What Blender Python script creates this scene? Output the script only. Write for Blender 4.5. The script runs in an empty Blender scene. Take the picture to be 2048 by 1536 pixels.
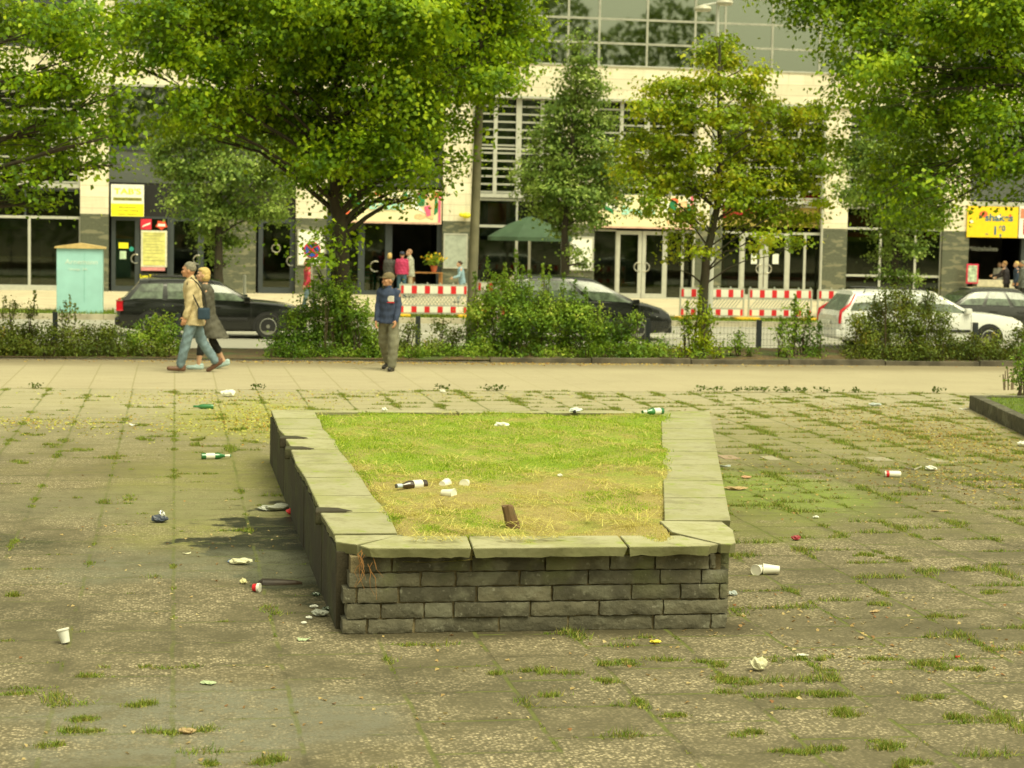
import bpy, bmesh, math, random
import numpy as np
from mathutils import Vector, Matrix
R = math.radians
SC = bpy.context.scene
COL = SC.collection
random.seed(7)
RNG = np.random.default_rng(11)

# ------------------------------------------------------------------ camera
CAMH, FPX, YAW, PITCH, ROLL = 2.45, 3900.0, R(9.85), R(4.54), 0.0194
_fw = Vector((math.sin(YAW)*math.cos(PITCH), math.cos(YAW)*math.cos(PITCH), -math.sin(PITCH)))
_r0 = Vector((math.cos(YAW), -math.sin(YAW), 0))
_u0 = _r0.cross(_fw)
_rt = _r0*math.cos(ROLL) + _u0*math.sin(ROLL)
_up = _u0*math.cos(ROLL) - _r0*math.sin(ROLL)
CAMP = Vector((0, 0, CAMH))
cd = bpy.data.cameras.new('camera'); cam = bpy.data.objects.new('camera', cd); COL.objects.link(cam)
m = Matrix(((_rt.x, _up.x, -_fw.x, 0), (_rt.y, _up.y, -_fw.y, 0), (_rt.z, _up.z, -_fw.z, CAMH), (0, 0, 0, 1)))
cam.matrix_world = m
cd.sensor_width = 36; cd.lens = FPX*36/2048; cd.clip_start = 0.1; cd.clip_end = 3000
cd.dof.use_dof = True; cd.dof.focus_distance = 13.0; cd.dof.aperture_fstop = 4.6
SC.camera = cam
SC.render.resolution_x = 1024; SC.render.resolution_y = 768

# ------------------------------------------------------------------ world, sun, exposure
SUN_EL, SUN_AZ = R(60), R(150)      # azimuth measured clockwise from +Y
w = bpy.data.worlds.new('World'); SC.world = w; w.use_nodes = True
nt = w.node_tree; nt.nodes.clear()
out = nt.nodes.new('ShaderNodeOutputWorld'); bg = nt.nodes.new('ShaderNodeBackground')
sky = nt.nodes.new('ShaderNodeTexSky'); sky.sky_type = 'NISHITA'; sky.sun_disc = False
sky.sun_elevation = SUN_EL; sky.sun_rotation = SUN_AZ; sky.dust_density = 4; sky.air_density = 1.0; sky.ozone_density = 1.0
hs = nt.nodes.new('ShaderNodeHueSaturation'); hs.inputs['Saturation'].default_value = 0.18
mx = nt.nodes.new('ShaderNodeMix'); mx.data_type = 'RGBA'; mx.blend_type = 'MULTIPLY'; mx.inputs[0].default_value = 1
mx.inputs[7].default_value = (1.0, 0.98, 0.65, 1)
nt.links.new(sky.outputs[0], hs.inputs['Color']); nt.links.new(hs.outputs[0], mx.inputs[6])
nt.links.new(mx.outputs[2], bg.inputs[0]); nt.links.new(bg.outputs[0], out.inputs[0])
bg.inputs[1].default_value = 0.15
sl = bpy.data.lights.new('sun', 'SUN'); sl.energy = 1.7; sl.angle = R(35); sl.color = (1.0, 0.955, 0.65)
so = bpy.data.objects.new('sun', sl); COL.objects.link(so)
sd = Vector((math.sin(SUN_AZ)*math.cos(SUN_EL), math.cos(SUN_AZ)*math.cos(SUN_EL), math.sin(SUN_EL)))
so.rotation_euler = sd.to_track_quat('Z', 'Y').to_euler(); so.location = (0, 0, 60)
SC.view_settings.view_transform = 'Standard'; SC.view_settings.look = 'None'
SC.view_settings.exposure = 0.66; SC.view_settings.gamma = 1.0; SC.view_settings.use_curve_mapping = False

# ------------------------------------------------------------------ pixel to place
def ray(px, py):
    return _fw*FPX + _rt*(px-1024) - _up*(py-768)
def G(px, py, z=0.0):
    d = ray(px, py); t = (z-CAMH)/d.z
    return CAMP + d*t
def AY(px, py, Y):
    d = ray(px, py); return CAMP + d*(Y/d.y)
def ppm(p):
    return FPX/((Vector(p)-CAMP).dot(_fw))

# ------------------------------------------------------------------ materials
class NT:
    def __init__(s, name):
        s.m = bpy.data.materials.new(name); s.m.use_nodes = True; s.t = s.m.node_tree
        s.b = s.t.nodes['Principled BSDF']; s.o = s.t.nodes['Material Output']
        s.geo = s.t.nodes.new('ShaderNodeNewGeometry'); s.P = s.geo.outputs['Position']
    def n(s, ty): return s.t.nodes.new('ShaderNode'+ty)
    def put(s, sock, v):
        if v is None: return
        if isinstance(v, bpy.types.NodeSocket): s.t.links.new(v, sock)
        elif isinstance(v, (tuple, list)) and len(v) == 3 and sock.type == 'RGBA': sock.default_value = (*v, 1)
        else: sock.default_value = v
    def ma(s, op, a, b=None, c=None, clamp=False):
        n = s.n('Math'); n.operation = op; n.use_clamp = clamp
        s.put(n.inputs[0], a); s.put(n.inputs[1], b)
        if c is not None: s.put(n.inputs[2], c)
        return n.outputs[0]
    def vm(s, op, a, b=None):
        n = s.n('VectorMath'); n.operation = op; s.put(n.inputs[0], a)
        if b is not None: s.put(n.inputs[1], b)
        return n.outputs['Value'] if op in ('LENGTH', 'DOT_PRODUCT', 'DISTANCE') else n.outputs[0]
    def noise(s, scale, det=3, vec=None, rough=0.55, col=False):
        n = s.n('TexNoise'); s.put(n.inputs['Vector'], vec or s.P); n.inputs['Scale'].default_value = scale
        n.inputs['Detail'].default_value = det; n.inputs['Roughness'].default_value = rough
        return n.outputs['Color' if col else 'Fac']
    def mr(s, v, a, b, c=0.0, d=1.0, smooth=True):
        n = s.n('MapRange'); n.interpolation_type = 'SMOOTHSTEP' if smooth else 'LINEAR'
        s.put(n.inputs[0], v)
        for i, q in enumerate((a, b, c, d)): s.put(n.inputs[i+1], q)
        return n.outputs[0]
    def mix(s, f, a, b, blend='MIX'):
        n = s.n('Mix'); n.data_type = 'RGBA'; n.blend_type = blend
        s.put(n.inputs[0], f); s.put(n.inputs[6], a); s.put(n.inputs[7], b); return n.outputs[2]
    def sep(s, v):
        n = s.n('SeparateXYZ'); s.put(n.inputs[0], v); return n.outputs
    def comb(s, x, y, z=0.0):
        n = s.n('CombineXYZ'); s.put(n.inputs[0], x); s.put(n.inputs[1], y); s.put(n.inputs[2], z); return n.outputs[0]
    def bump(s, h, st=0.4, dist=0.01):
        n = s.n('Bump'); n.inputs['Strength'].default_value = st; n.inputs['Distance'].default_value = dist
        s.put(n.inputs['Height'], h); s.t.links.new(n.outputs[0], s.b.inputs['Normal'])
    def set(s, **k):
        for a, v in k.items(): s.put(s.b.inputs[a.replace('_', ' ')], v)
        return s.m

_mc = {}
def M(name, c, rough=0.6, var=0.18, sc=6.0, metal=0.0, bump=0.0, spec=0.4, coat=0.0, bsc=None, obj=True):
    """plain coloured stuff with uneven tone, dirt and a little relief"""
    if name in _mc: return _mc[name]
    s = NT(name)
    if obj:
        tc = s.n('TexCoord'); v = tc.outputs['Object']
    else: v = s.P
    f = s.noise(sc, 4, v)
    k = s.mr(f, 0.3, 0.7, 1-var, 1+var*0.6)
    n = s.n('VectorMath'); n.operation = 'SCALE'; n.inputs[0].default_value = c; s.put(n.inputs['Scale'], k)
    s.set(Base_Color=n.outputs[0], Metallic=metal)
    s.put(s.b.inputs['Roughness'], s.mr(s.noise(sc*1.7, 3, v), 0.3, 0.7, max(0.02, rough-0.08), min(1, rough+0.08)))
    s.b.inputs['Specular IOR Level'].default_value = spec
    if coat: s.b.inputs['Coat Weight'].default_value = coat; s.b.inputs['Coat Roughness'].default_value = 0.06
    if bump: s.bump(s.noise(bsc or sc*6, 5, v), bump, 0.01)
    _mc[name] = s.m
    return s.m

def leaf_mat(name, cols, transl=0.42, rough=0.55):
    if name in _mc: return _mc[name]
    s = NT(name)
    rnd = s.geo.outputs['Random Per Island']
    r = s.n('ValToRGB'); e = r.color_ramp.elements
    while len(e) < len(cols): e.new(0.5)
    for i, (p, c) in enumerate(cols): e[i].position = p; e[i].color = (*c, 1)
    mixv = s.ma('ADD', s.ma('MULTIPLY', rnd, 0.42), s.ma('MULTIPLY', s.mr(s.noise(1.5, 3), 0.34, 0.66), 0.60))
    s.put(r.inputs[0], mixv)
    s.set(Base_Color=r.outputs[0], Roughness=rough)
    s.b.inputs['Specular IOR Level'].default_value = 0.3
    tr = s.n('BsdfTranslucent'); s.put(tr.inputs[0], s.mix(0.5, r.outputs[0], (cols[-1][1][0]*1.1, cols[-1][1][1]*1.15, cols[-1][1][2]*0.6)))
    ms = s.n('MixShader'); ms.inputs[0].default_value = transl
    s.t.links.new(s.b.outputs[0], ms.inputs[1]); s.t.links.new(tr.outputs[0], ms.inputs[2]); s.t.links.new(ms.outputs[0], s.o.inputs[0])
    _mc[name] = s.m
    return s.m

def glass_mat(name, tint=(0.55, 0.62, 0.55), transp=0.6, rough=0.03, refl=(0.9, 0.95, 0.85), ior=1.55, base=0.05):
    if name in _mc: return _mc[name]
    s = NT(name)
    tr = s.n('BsdfTransparent'); tr.inputs[0].default_value = (*[t*transp for t in tint], 1)
    gl = s.n('BsdfGlossy'); gl.inputs[0].default_value = (*refl, 1); gl.inputs[1].default_value = rough
    fr = s.n('Fresnel'); fr.inputs[0].default_value = ior
    ms = s.n('MixShader'); s.put(ms.inputs[0], s.ma('MULTIPLY_ADD', fr.outputs[0], 1.1, base, clamp=True))
    s.t.links.new(tr.outputs[0], ms.inputs[1]); s.t.links.new(gl.outputs[0], ms.inputs[2]); s.t.links.new(ms.outputs[0], s.o.inputs[0])
    _mc[name] = s.m
    return s.m

# ------------------------------------------------------------------ objects
def tag(o, label=None, cat=None, group=None, kind=None):
    if label: o['label'] = label
    if cat: o['category'] = cat
    if group: o['group'] = group
    if kind: o['kind'] = kind
    return o
def thing(name, label, cat, loc=(0, 0, 0), group=None, rz=0.0):
    o = bpy.data.objects.new(name, None); COL.objects.link(o); o.empty_display_size = 0.2
    o.location = loc; o.rotation_euler = (0, 0, rz)
    return tag(o, label, cat, group)
def wloc(o):
    v = Vector((0, 0, 0))
    while o is not None: v += o.location; o = o.parent
    return v
def link(name, me, mat, parent=None, world=True, smooth=None):
    o = bpy.data.objects.new(name, me); COL.objects.link(o)
    if mat: me.materials.append(mat)
    if smooth is not None:
        me.polygons.foreach_set('use_smooth', [True]*len(me.polygons)); me.set_sharp_from_angle(angle=R(smooth))
    if parent:
        o.parent = parent
        if world: me.transform(Matrix.Translation(-wloc(parent)))
    return o

class MB:
    def __init__(s): s.v = []; s.f = []
    def add(s, vs, fs):
        n = len(s.v); s.v += [tuple(v) for v in vs]; s.f += [tuple(i+n for i in f) for f in fs]; return s
    def box(s, a, b):
        x0, y0, z0 = a; x1, y1, z1 = b
        if x0 > x1: x0, x1 = x1, x0
        if y0 > y1: y0, y1 = y1, y0
        if z0 > z1: z0, z1 = z1, z0
        return s.add([(x0,y0,z0),(x1,y0,z0),(x1,y1,z0),(x0,y1,z0),(x0,y0,z1),(x1,y0,z1),(x1,y1,z1),(x0,y1,z1)],
              [(0,3,2,1),(4,5,6,7),(0,1,5,4),(1,2,6,5),(2,3,7,6),(3,0,4,7)])
    def cbox(s, a, b, c=0.01):
        """box with chamfered edges (closed)"""
        x0, y0, z0 = a; x1, y1, z1 = b
        bm = bmesh.new(); bmesh.ops.create_cube(bm, size=1)
        for v in bm.verts: v.co = ((x0+x1)/2+v.co.x*(x1-x0), (y0+y1)/2+v.co.y*(y1-y0), (z0+z1)/2+v.co.z*(z1-z0))
        bmesh.ops.bevel(bm, geom=bm.edges[:], offset=c, segments=2, affect='EDGES', profile=0.6)
        s.add([v.co[:] for v in bm.verts], [[v.index for v in f.verts] for f in bm.faces]); bm.free(); return s
    def prism(s, poly, z0, z1, axis='z'):
        """poly: list of 2D points, counter-clockwise; extruded along axis"""
        n = len(poly)
        def P(p, h): return {'z': (p[0], p[1], h), 'y': (p[0], h, p[1]), 'x': (h, p[0], p[1])}[axis]
        vs = [P(p, z0) for p in poly]+[P(p, z1) for p in poly]
        fs = [tuple(range(n))[::-1], tuple(range(n, 2*n))]+[(i, (i+1) % n, n+(i+1) % n, n+i) for i in range(n)]
        if axis == 'y': fs = [f[::-1] for f in fs]
        return s.add(vs, fs)
    def tube(s, pts, rad, seg=8, cap=True):
        pts = [Vector(p) for p in pts]
        if not isinstance(rad, (list, tuple)): rad = [rad]*len(pts)
        vs = []; up = None
        for i, p in enumerate(pts):
            d = (pts[min(i+1, len(pts)-1)]-pts[max(i-1, 0)])
            if d.length < 1e-9: d = Vector((0, 0, 1))
            d.normalize()
            if up is None:
                up = d.orthogonal().normalized()
            else:
                up = (up-d*up.dot(d)); up = up.normalized() if up.length > 1e-6 else d.orthogonal().normalized()
            q = d.cross(up)
            for k in range(seg):
                a = 2*math.pi*k/seg; vs.append(p+(up*math.cos(a)+q*math.sin(a))*rad[i])
        fs = []
        for i in range(len(pts)-1):
            for k in range(seg):
                a = i*seg+k; b = i*seg+(k+1) % seg; fs.append((a, b, b+seg, a+seg))
        if cap:
            fs.append(tuple(range(seg))[::-1]); fs.append(tuple(range((len(pts)-1)*seg, len(pts)*seg)))
        return s.add(vs, fs)
    def lathe(s, prof, seg=16, org=(0, 0, 0), ax=(0, 0, 1)):
        """prof [(r, h)] turned round axis ax at org"""
        ax = Vector(ax).normalized(); u = ax.orthogonal().normalized(); q = ax.cross(u); org = Vector(org)
        vs = []; fs = []
        for r, h in prof:
            for k in range(seg):
                a = 2*math.pi*k/seg; vs.append(org+ax*h+(u*math.cos(a)+q*math.sin(a))*max(r, 1e-4))
        for i in range(len(prof)-1):
            for k in range(seg):
                a = i*seg+k; b = i*seg+(k+1) % seg; fs.append((a, b, b+seg, a+seg))
        fs.append(tuple(range(seg))[::-1]); fs.append(tuple(range((len(prof)-1)*seg, len(prof)*seg)))
        return s.add(vs, fs)
    def ball(s, c, r, seg=12, rings=8, sc=(1, 1, 1)):
        vs = []; fs = []; c = Vector(c)
        for i in range(rings+1):
            t = math.pi*i/rings
            for k in range(seg):
                a = 2*math.pi*k/seg
                vs.append((c.x+r*sc[0]*math.sin(t)*math.cos(a), c.y+r*sc[1]*math.sin(t)*math.sin(a), c.z-r*sc[2]*math.cos(t)))
        for i in range(rings):
            for k in range(seg):
                a = i*seg+k; b = i*seg+(k+1) % seg; fs.append((a, b, b+seg, a+seg))
        return s.add(vs, fs)
    def loft(s, rings):
        n = len(rings[0]); vs = [p for r in rings for p in r]; fs = []
        for i in range(len(rings)-1):
            for k in range(n):
                a = i*n+k; b = i*n+(k+1) % n; fs.append((a, b, b+n, a+n))
        fs.append(tuple(range(n))[::-1]); fs.append(tuple(range((len(rings)-1)*n, len(rings)*n)))
        return s.add(vs, fs)
    def xf(s, mat): s.v = [tuple(mat @ Vector(v)) for v in s.v]; return s
    def mesh(s, name):
        me = bpy.data.meshes.new(name); me.from_pydata(s.v, [], s.f)
        bm = bmesh.new(); bm.from_mesh(me)
        bmesh.ops.remove_doubles(bm, verts=bm.verts[:], dist=1e-5)
        bmesh.ops.recalc_face_normals(bm, faces=bm.faces[:]); bm.to_mesh(me); bm.free()
        me.update(); return me
    def build(s, name, mat, parent=None, world=True, smooth=None, bevel=0):
        o = link(name, s.mesh(name), mat, parent, world, smooth)
        if bevel:
            b = o.modifiers.new('bevel', 'BEVEL'); b.width = bevel; b.segments = 2; b.limit_method = 'ANGLE'
        return o

def text(body, size, mat, parent, x, y, z, name='lettering', align='LEFT', depth=0.004, face='-Y', bold=0.0, sx=1.0, rot=0.0):
    cu = bpy.data.curves.new(name, 'FONT'); cu.body = body; cu.size = size; cu.extrude = depth; cu.offset = bold; cu.align_x = align
    t = bpy.data.objects.new('t', cu); COL.objects.link(t)
    dg = bpy.context.evaluated_depsgraph_get(); me = bpy.data.meshes.new_from_object(t.evaluated_get(dg))
    bpy.data.objects.remove(t)
    mt = Matrix.Translation((x, y, z)) @ Matrix.Rotation(R(90), 4, 'X') @ Matrix.Rotation(rot, 4, 'Z') @ Matrix.Diagonal((sx, 1, 1, 1))
    me.transform(mt); me.materials.clear()
    return link(name, me, mat, parent)

def fastmesh(name, V, nper):
    """V: (n, nper, 3) array; one polygon each"""
    n = V.shape[0]; me = bpy.data.meshes.new(name)
    me.vertices.add(n*nper); me.vertices.foreach_set('co', V.astype(np.float32).ravel())
    me.loops.add(n*nper); me.loops.foreach_set('vertex_index', np.arange(n*nper, dtype=np.int32))
    me.polygons.add(n); me.polygons.foreach_set('loop_start', np.arange(0, n*nper, nper, dtype=np.int32))
    me.update(calc_edges=True); return me
def unit(a): return a/np.maximum(np.linalg.norm(a, axis=1, keepdims=True), 1e-9)
def leaf_quads(C, Nn, size, rng, aspect=0.8):
    n = len(C); d = unit(np.cross(Nn, unit(rng.normal(size=(n, 3))))); q = np.cross(Nn, d)
    L = (size*rng.uniform(0.65, 1.25, n))[:, None]; Wd = L*aspect*0.5
    dr = np.zeros((n, 3)); dr[:, 2] = -1
    a = C-d*L*0.5; b = C+q*Wd+Nn*L*0.1-d*L*0.08; c = C+d*L*0.5+dr*L*0.15; e = C-q*Wd+Nn*L*0.1-d*L*0.08
    return np.stack([a, b, c, e], axis=1)
def blades(P, h, wd, rng, lean=0.5):
    n = len(P); a = rng.uniform(0, 2*math.pi, n); dx = np.stack([np.cos(a), np.sin(a), np.zeros(n)], 1)
    la = rng.normal(size=(n, 3))*lean; la[:, 2] = 1; la = unit(la)
    H = (h*rng.uniform(0.5, 1.3, n))[:, None]; Wv = (wd*rng.uniform(0.7, 1.3, n))[:, None]
    return np.stack([P-dx*Wv/2, P+dx*Wv/2, P+la*H], axis=1)
# ================================================================== SETTING
YW0 = 29.1      # walkway begins (world Y)
YB0 = 35.2      # planting bed kerb
YB1 = 38.0      # bed ends, road begins
YK = 56.8       # far kerb
YF = 75.5       # shop front
ZR, ZP = -0.35, -0.20

def blobmask(s, cx, cy, rx, ry, warp=0.5, soft=0.35, z=0.0):
    """soft-edged patch on the ground with a ragged outline"""
    x, y, _ = s.sep(s.P)
    n = s.ma('MULTIPLY_ADD', s.noise(1.3, 5), 2*warp, -warp)
    dx = s.ma('DIVIDE', s.ma('SUBTRACT', x, cx), rx); dy = s.ma('DIVIDE', s.ma('SUBTRACT', y, cy), ry)
    d = s.ma('ADD', s.ma('SQRT', s.ma('ADD', s.ma('MULTIPLY', dx, dx), s.ma('MULTIPLY', dy, dy))), n)
    return s.mr(d, 1-soft, 1+soft, 1, 0)

def slabs(s, size, jw, warp=0.02, k=0.618):
    x, y, _ = s.sep(s.P)
    nx = s.ma('MULTIPLY_ADD', s.noise(2.2, 2), 2*warp, -warp)
    X = s.ma('DIVIDE', s.ma('ADD', x, nx), size); c = s.ma('FLOOR', X); fx = s.ma('FRACT', X)
    off = s.ma('FRACT', s.ma('MULTIPLY', c, k))
    Yv = s.ma('ADD', s.ma('DIVIDE', s.ma('ADD', y, nx), size), off); r = s.ma('FLOOR', Yv); fy = s.ma('FRACT', Yv)
    dx = s.ma('MINIMUM', fx, s.ma('SUBTRACT', 1.0, fx)); dy = s.ma('MINIMUM', fy, s.ma('SUBTRACT', 1.0, fy))
    d = s.ma('MULTIPLY', s.ma('MINIMUM', dx, dy), size)
    wn = s.n('TexWhiteNoise'); wn.noise_dimensions = '2D'; s.put(wn.inputs['Vector'], s.comb(c, r, 0.0))
    return s.mr(d, jw*0.4, jw*1.3, 1, 0), wn.outputs['Value'], d

def plaza_mat():
    s = NT('exposed aggregate slabs')
    x, y, _ = s.sep(s.P)
    joint, hsh, d = slabs(s, 0.6, 0.014)
    vo = s.n('TexVoronoi'); vo.inputs['Scale'].default_value = 56; s.put(vo.inputs['Vector'], s.P); vo.inputs['Randomness'].default_value = 1
    cr, cg, cb = s.n('SeparateColor').outputs if False else (None, None, None)
    sc = s.n('SeparateColor'); s.put(sc.inputs[0], vo.outputs['Color'])
    vo2 = s.n('TexVoronoi'); vo2.inputs['Scale'].default_value = 105; s.put(vo2.inputs['Vector'], s.P)
    sc2 = s.n('SeparateColor'); s.put(sc2.inputs[0], vo2.outputs['Color'])
    stone = s.mix(s.ma('POWER', sc.outputs[0], 1.3), (0.115, 0.095, 0.052), (0.84, 0.70, 0.45))
    stone = s.mix(s.ma('MULTIPLY', sc2.outputs[1], 0.6), stone, (0.20, 0.17, 0.12))
    edge = s.mr(vo.outputs['Distance'], 0.36, 0.60, 0, 1)
    expo = s.mr(s.noise(1.0, 6, rough=0.65), 0.38, 0.60)                 # where the pebbles are bare of dirt
    expo = s.ma('MULTIPLY', expo, s.mr(hsh, 0, 1, 0.55, 1.15, False))
    dirt = s.mix(s.noise(9, 4), (0.060, 0.052, 0.029), (0.160, 0.138, 0.078))
    agg = s.mix(s.ma('MULTIPLY', edge, 0.8), stone, dirt)
    base = s.mix(s.ma('MULTIPLY_ADD', expo, 0.85, 0.15), dirt, agg)
    base = s.mix(s.mr(hsh, 0, 1, 0.0, 0.30, False), base, (0.09, 0.082, 0.045))
    base = s.mix(s.mr(s.noise(2.2, 6, rough=0.7), 0.52, 0.70, 0, 0.45), base, (0.135, 0.115, 0.055))
    base = s.mix(s.mr(s.noise(0.55, 5, rough=0.7), 0.52, 0.64, 0, 0.42), base, (0.06, 0.054, 0.030))
    # grime round the joints
    base = s.mix(s.ma('MULTIPLY', s.mr(d, 0.0, 0.09, 0.55, 0.0), s.mr(s.noise(3.0, 4), 0.35, 0.7)), base, (0.055, 0.05, 0.028))
    # far slabs are worn smooth and pale
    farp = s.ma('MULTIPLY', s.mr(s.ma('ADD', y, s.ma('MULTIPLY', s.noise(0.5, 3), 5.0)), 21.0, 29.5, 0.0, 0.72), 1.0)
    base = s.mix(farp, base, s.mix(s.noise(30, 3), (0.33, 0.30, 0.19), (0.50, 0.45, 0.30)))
    grain = s.mr(s.ma('ADD', s.ma('MULTIPLY', s.noise(5.5, 5, rough=0.7), 0.6), s.ma('MULTIPLY', s.noise(55, 3), 0.4)), 0.40, 0.58, 0.25, 1.0)
    def dab(px, py, rx, ry, col, k, warp=0.5, soft=0.4):
        nonlocal base
        g = G(px, py)
        mk = s.ma('MULTIPLY', s.ma('MULTIPLY', blobmask(s, g.x, g.y, rx, ry, warp, soft), k), grain); base = s.mix(mk, base, col); return mk
    mossn = s.mr(s.noise(24, 5), 0.35, 0.6, 0.45, 1)
    # green algae film beside the planter
    dab(470, 985, 1.1, 3.4, (0.235, 0.245, 0.060), 0.72)
    dab(330, 960, 1.6, 3.0, (0.19, 0.165, 0.07), 0.35)
    dab(1550, 985, 0.85, 1.6, (0.20, 0.30, 0.028), 0.85)
    dab(1500, 1040, 0.6, 1.2, (0.18, 0.20, 0.045), 0.6)
    dab(1700, 900, 2.6, 2.6, (0.20, 0.205, 0.055), 0.50, 0.9)
    dab(1850, 860, 2.2, 3.2, (0.22, 0.20, 0.06), 0.55, 0.9)
    dab(1640, 1010, 2.2, 1.8, (0.16, 0.16, 0.05), 0.45, 0.9)
    dab(700, 800, 5.0, 1.4, (0.34, 0.30, 0.14), 0.3, 0.9); dab(520, 840, 1.2, 2.4, (0.30, 0.31, 0.06), 0.9, 0.9); dab(300, 870, 2.6, 3.0, (0.15, 0.135, 0.05), 0.4, 1.2)
    dab(430, 1010, 2.3, 1.0, (0.20, 0.19, 0.12), 0.5)
    # damp: dark by the wall, grey silt film at the front
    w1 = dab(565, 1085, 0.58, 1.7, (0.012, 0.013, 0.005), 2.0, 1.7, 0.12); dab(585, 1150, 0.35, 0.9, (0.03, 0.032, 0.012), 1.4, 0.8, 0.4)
    w2 = dab(420, 1130, 1.5, 0.6, (0.15, 0.15, 0.10), 0.75, 1.2, 0.4)
    w3 = dab(430, 1440, 0.85, 0.8, (0.175, 0.17, 0.125), 0.9, 1.0, 0.4)
    w4 = dab(20, 1085, 0.4, 0.4, (0.04, 0.042, 0.015), 0.9, 1.2)
    dab(680, 1450, 0.35, 0.3, (0.15, 0.14, 0.10), 0.4)
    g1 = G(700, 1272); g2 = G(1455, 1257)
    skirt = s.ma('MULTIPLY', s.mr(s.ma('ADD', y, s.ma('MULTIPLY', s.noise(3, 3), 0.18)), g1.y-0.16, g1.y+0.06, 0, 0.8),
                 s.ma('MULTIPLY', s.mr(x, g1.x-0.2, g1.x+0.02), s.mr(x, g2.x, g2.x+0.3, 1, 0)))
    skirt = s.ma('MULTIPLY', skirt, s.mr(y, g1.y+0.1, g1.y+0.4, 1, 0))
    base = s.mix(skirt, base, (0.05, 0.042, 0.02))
    # mossy joints, more to the back and right
    jm = s.ma('ADD', s.ma('MULTIPLY', s.mr(s.noise(2.8, 5), 0.41, 0.53), s.mr(x, -1.0, 3.0, 0.45, 1.0)), s.mr(y, 14, 25, 0, 0.35))
    jmoss = s.ma('MULTIPLY', joint, s.ma('MINIMUM', jm, 1.0))
    base = s.mix(s.ma('MULTIPLY', joint, s.ma('MULTIPLY', s.mr(s.noise(2.6, 4), 0.42, 0.62, 0.06, 0.6), s.mr(x, 0.3, 2.6, 0.30, 1.0))), base, (0.06, 0.05, 0.024))
    base = s.mix(s.ma('MULTIPLY', jmoss, 0.9), base, s.mix(s.noise(14, 3), (0.07, 0.095, 0.018), (0.165, 0.175, 0.04)))
    wet = s.ma('MAXIMUM', w1, s.ma('MAXIMUM', w3, w4))
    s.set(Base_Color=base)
    s.put(s.b.inputs['Roughness'], s.mr(wet, 0.2, 0.9, 0.88, 0.42))
    s.b.inputs['Specular IOR Level'].default_value = 0.3
    h = s.ma('ADD', s.ma('MULTIPLY', s.ma('SUBTRACT', 1.0, edge), s.ma('MULTIPLY', expo, 0.5)), s.ma('MULTIPLY', joint, s.ma('MULTIPLY', s.mr(x, 0.3, 2.6, -0.35, -1.3), s.mr(s.noise(2.6, 4), 0.42, 0.62, 0.3, 1.0))))
    s.bump(h, 0.75, 0.006)
    return s.m
def walk_mat():
    s = NT('pale walkway slabs')
    x, y, _ = s.sep(s.P)
    joint, hsh, d = slabs(s, 0.62, 0.012, 0.01, 0.5)
    b = s.mix(s.noise(0.6, 4), (0.33, 0.285, 0.185), (0.45, 0.39, 0.255))
    b = s.mix(s.mr(hsh, 0, 1, 0, 0.25, False), b, (0.34, 0.29, 0.19))
    b = s.mix(s.ma('MULTIPLY', s.mr(s.noise(22, 3), 0.45, 0.7), 0.3), b, (0.28, 0.23, 0.14)); b = s.mix(s.mr(s.noise(1.4, 6, rough=0.75), 0.55, 0.68, 0, 0.35), b, (0.22, 0.185, 0.115))
    b = s.mix(s.ma('MULTIPLY', joint, s.mr(x, 2.0, 9.0, 0.55, 0.08)), b, (0.22, 0.2, 0.08))
    edge = s.mr(s.ma('ADD', y, s.ma('MULTIPLY', s.noise(1.2, 4), 1.0)), YB0-1.6, YB0-0.1, 0, 0.85)
    b = s.mix(edge, b, s.mix(s.noise(6, 4), (0.16, 0.13, 0.07), (0.27, 0.22, 0.13)))
    s.set(Base_Color=b, Roughness=0.9); s.bump(s.ma('ADD', s.noise(40, 4), s.ma('MULTIPLY', joint, -1.0)), 0.3, 0.005)
    return s.m
def soil_mat(name='leafy soil'):
    s = NT(name)
    b = s.mix(s.noise(5, 5), (0.05, 0.035, 0.015), (0.16, 0.11, 0.045))
    vo = s.n('TexVoronoi'); vo.inputs['Scale'].default_value = 14; s.put(vo.inputs['Vector'], s.P)
    b = s.mix(s.ma('MULTIPLY', s.mr(vo.outputs['Distance'], 0.1, 0.35, 1, 0), s.mr(s.noise(2.5, 3), 0.45, 0.6)), b, (0.30, 0.16, 0.05))
    b = s.mix(s.mr(s.noise(1.6, 4), 0.5, 0.62, 0, 0.7), b, (0.06, 0.10, 0.02))
    s.set(Base_Color=b, Roughness=0.95); s.bump(s.noise(9, 5), 0.8, 0.05); return s.m
def road_mat():
    s = NT('worn pale asphalt')
    b = s.mix(s.noise(0.4, 5), (0.26, 0.25, 0.20), (0.38, 0.365, 0.30))
    b = s.mix(s.mr(s.noise(90, 2), 0.5, 0.7, 0, 0.4), b, (0.2, 0.19, 0.16))
    s.set(Base_Color=b, Roughness=0.8); s.bump(s.noise(120, 2), 0.3, 0.004); return s.m
def verge_mat():
    s = NT('short verge turf')
    b = s.mix(s.noise(3, 5), (0.07, 0.12, 0.015), (0.16, 0.22, 0.03)); b = s.mix(s.mr(s.noise(1.1, 3), 0.5, 0.65, 0, 0.5), b, (0.16, 0.13, 0.05))
    s.set(Base_Color=b, Roughness=0.9); s.bump(s.noise(60, 4), 0.9, 0.03); return s.m

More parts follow.
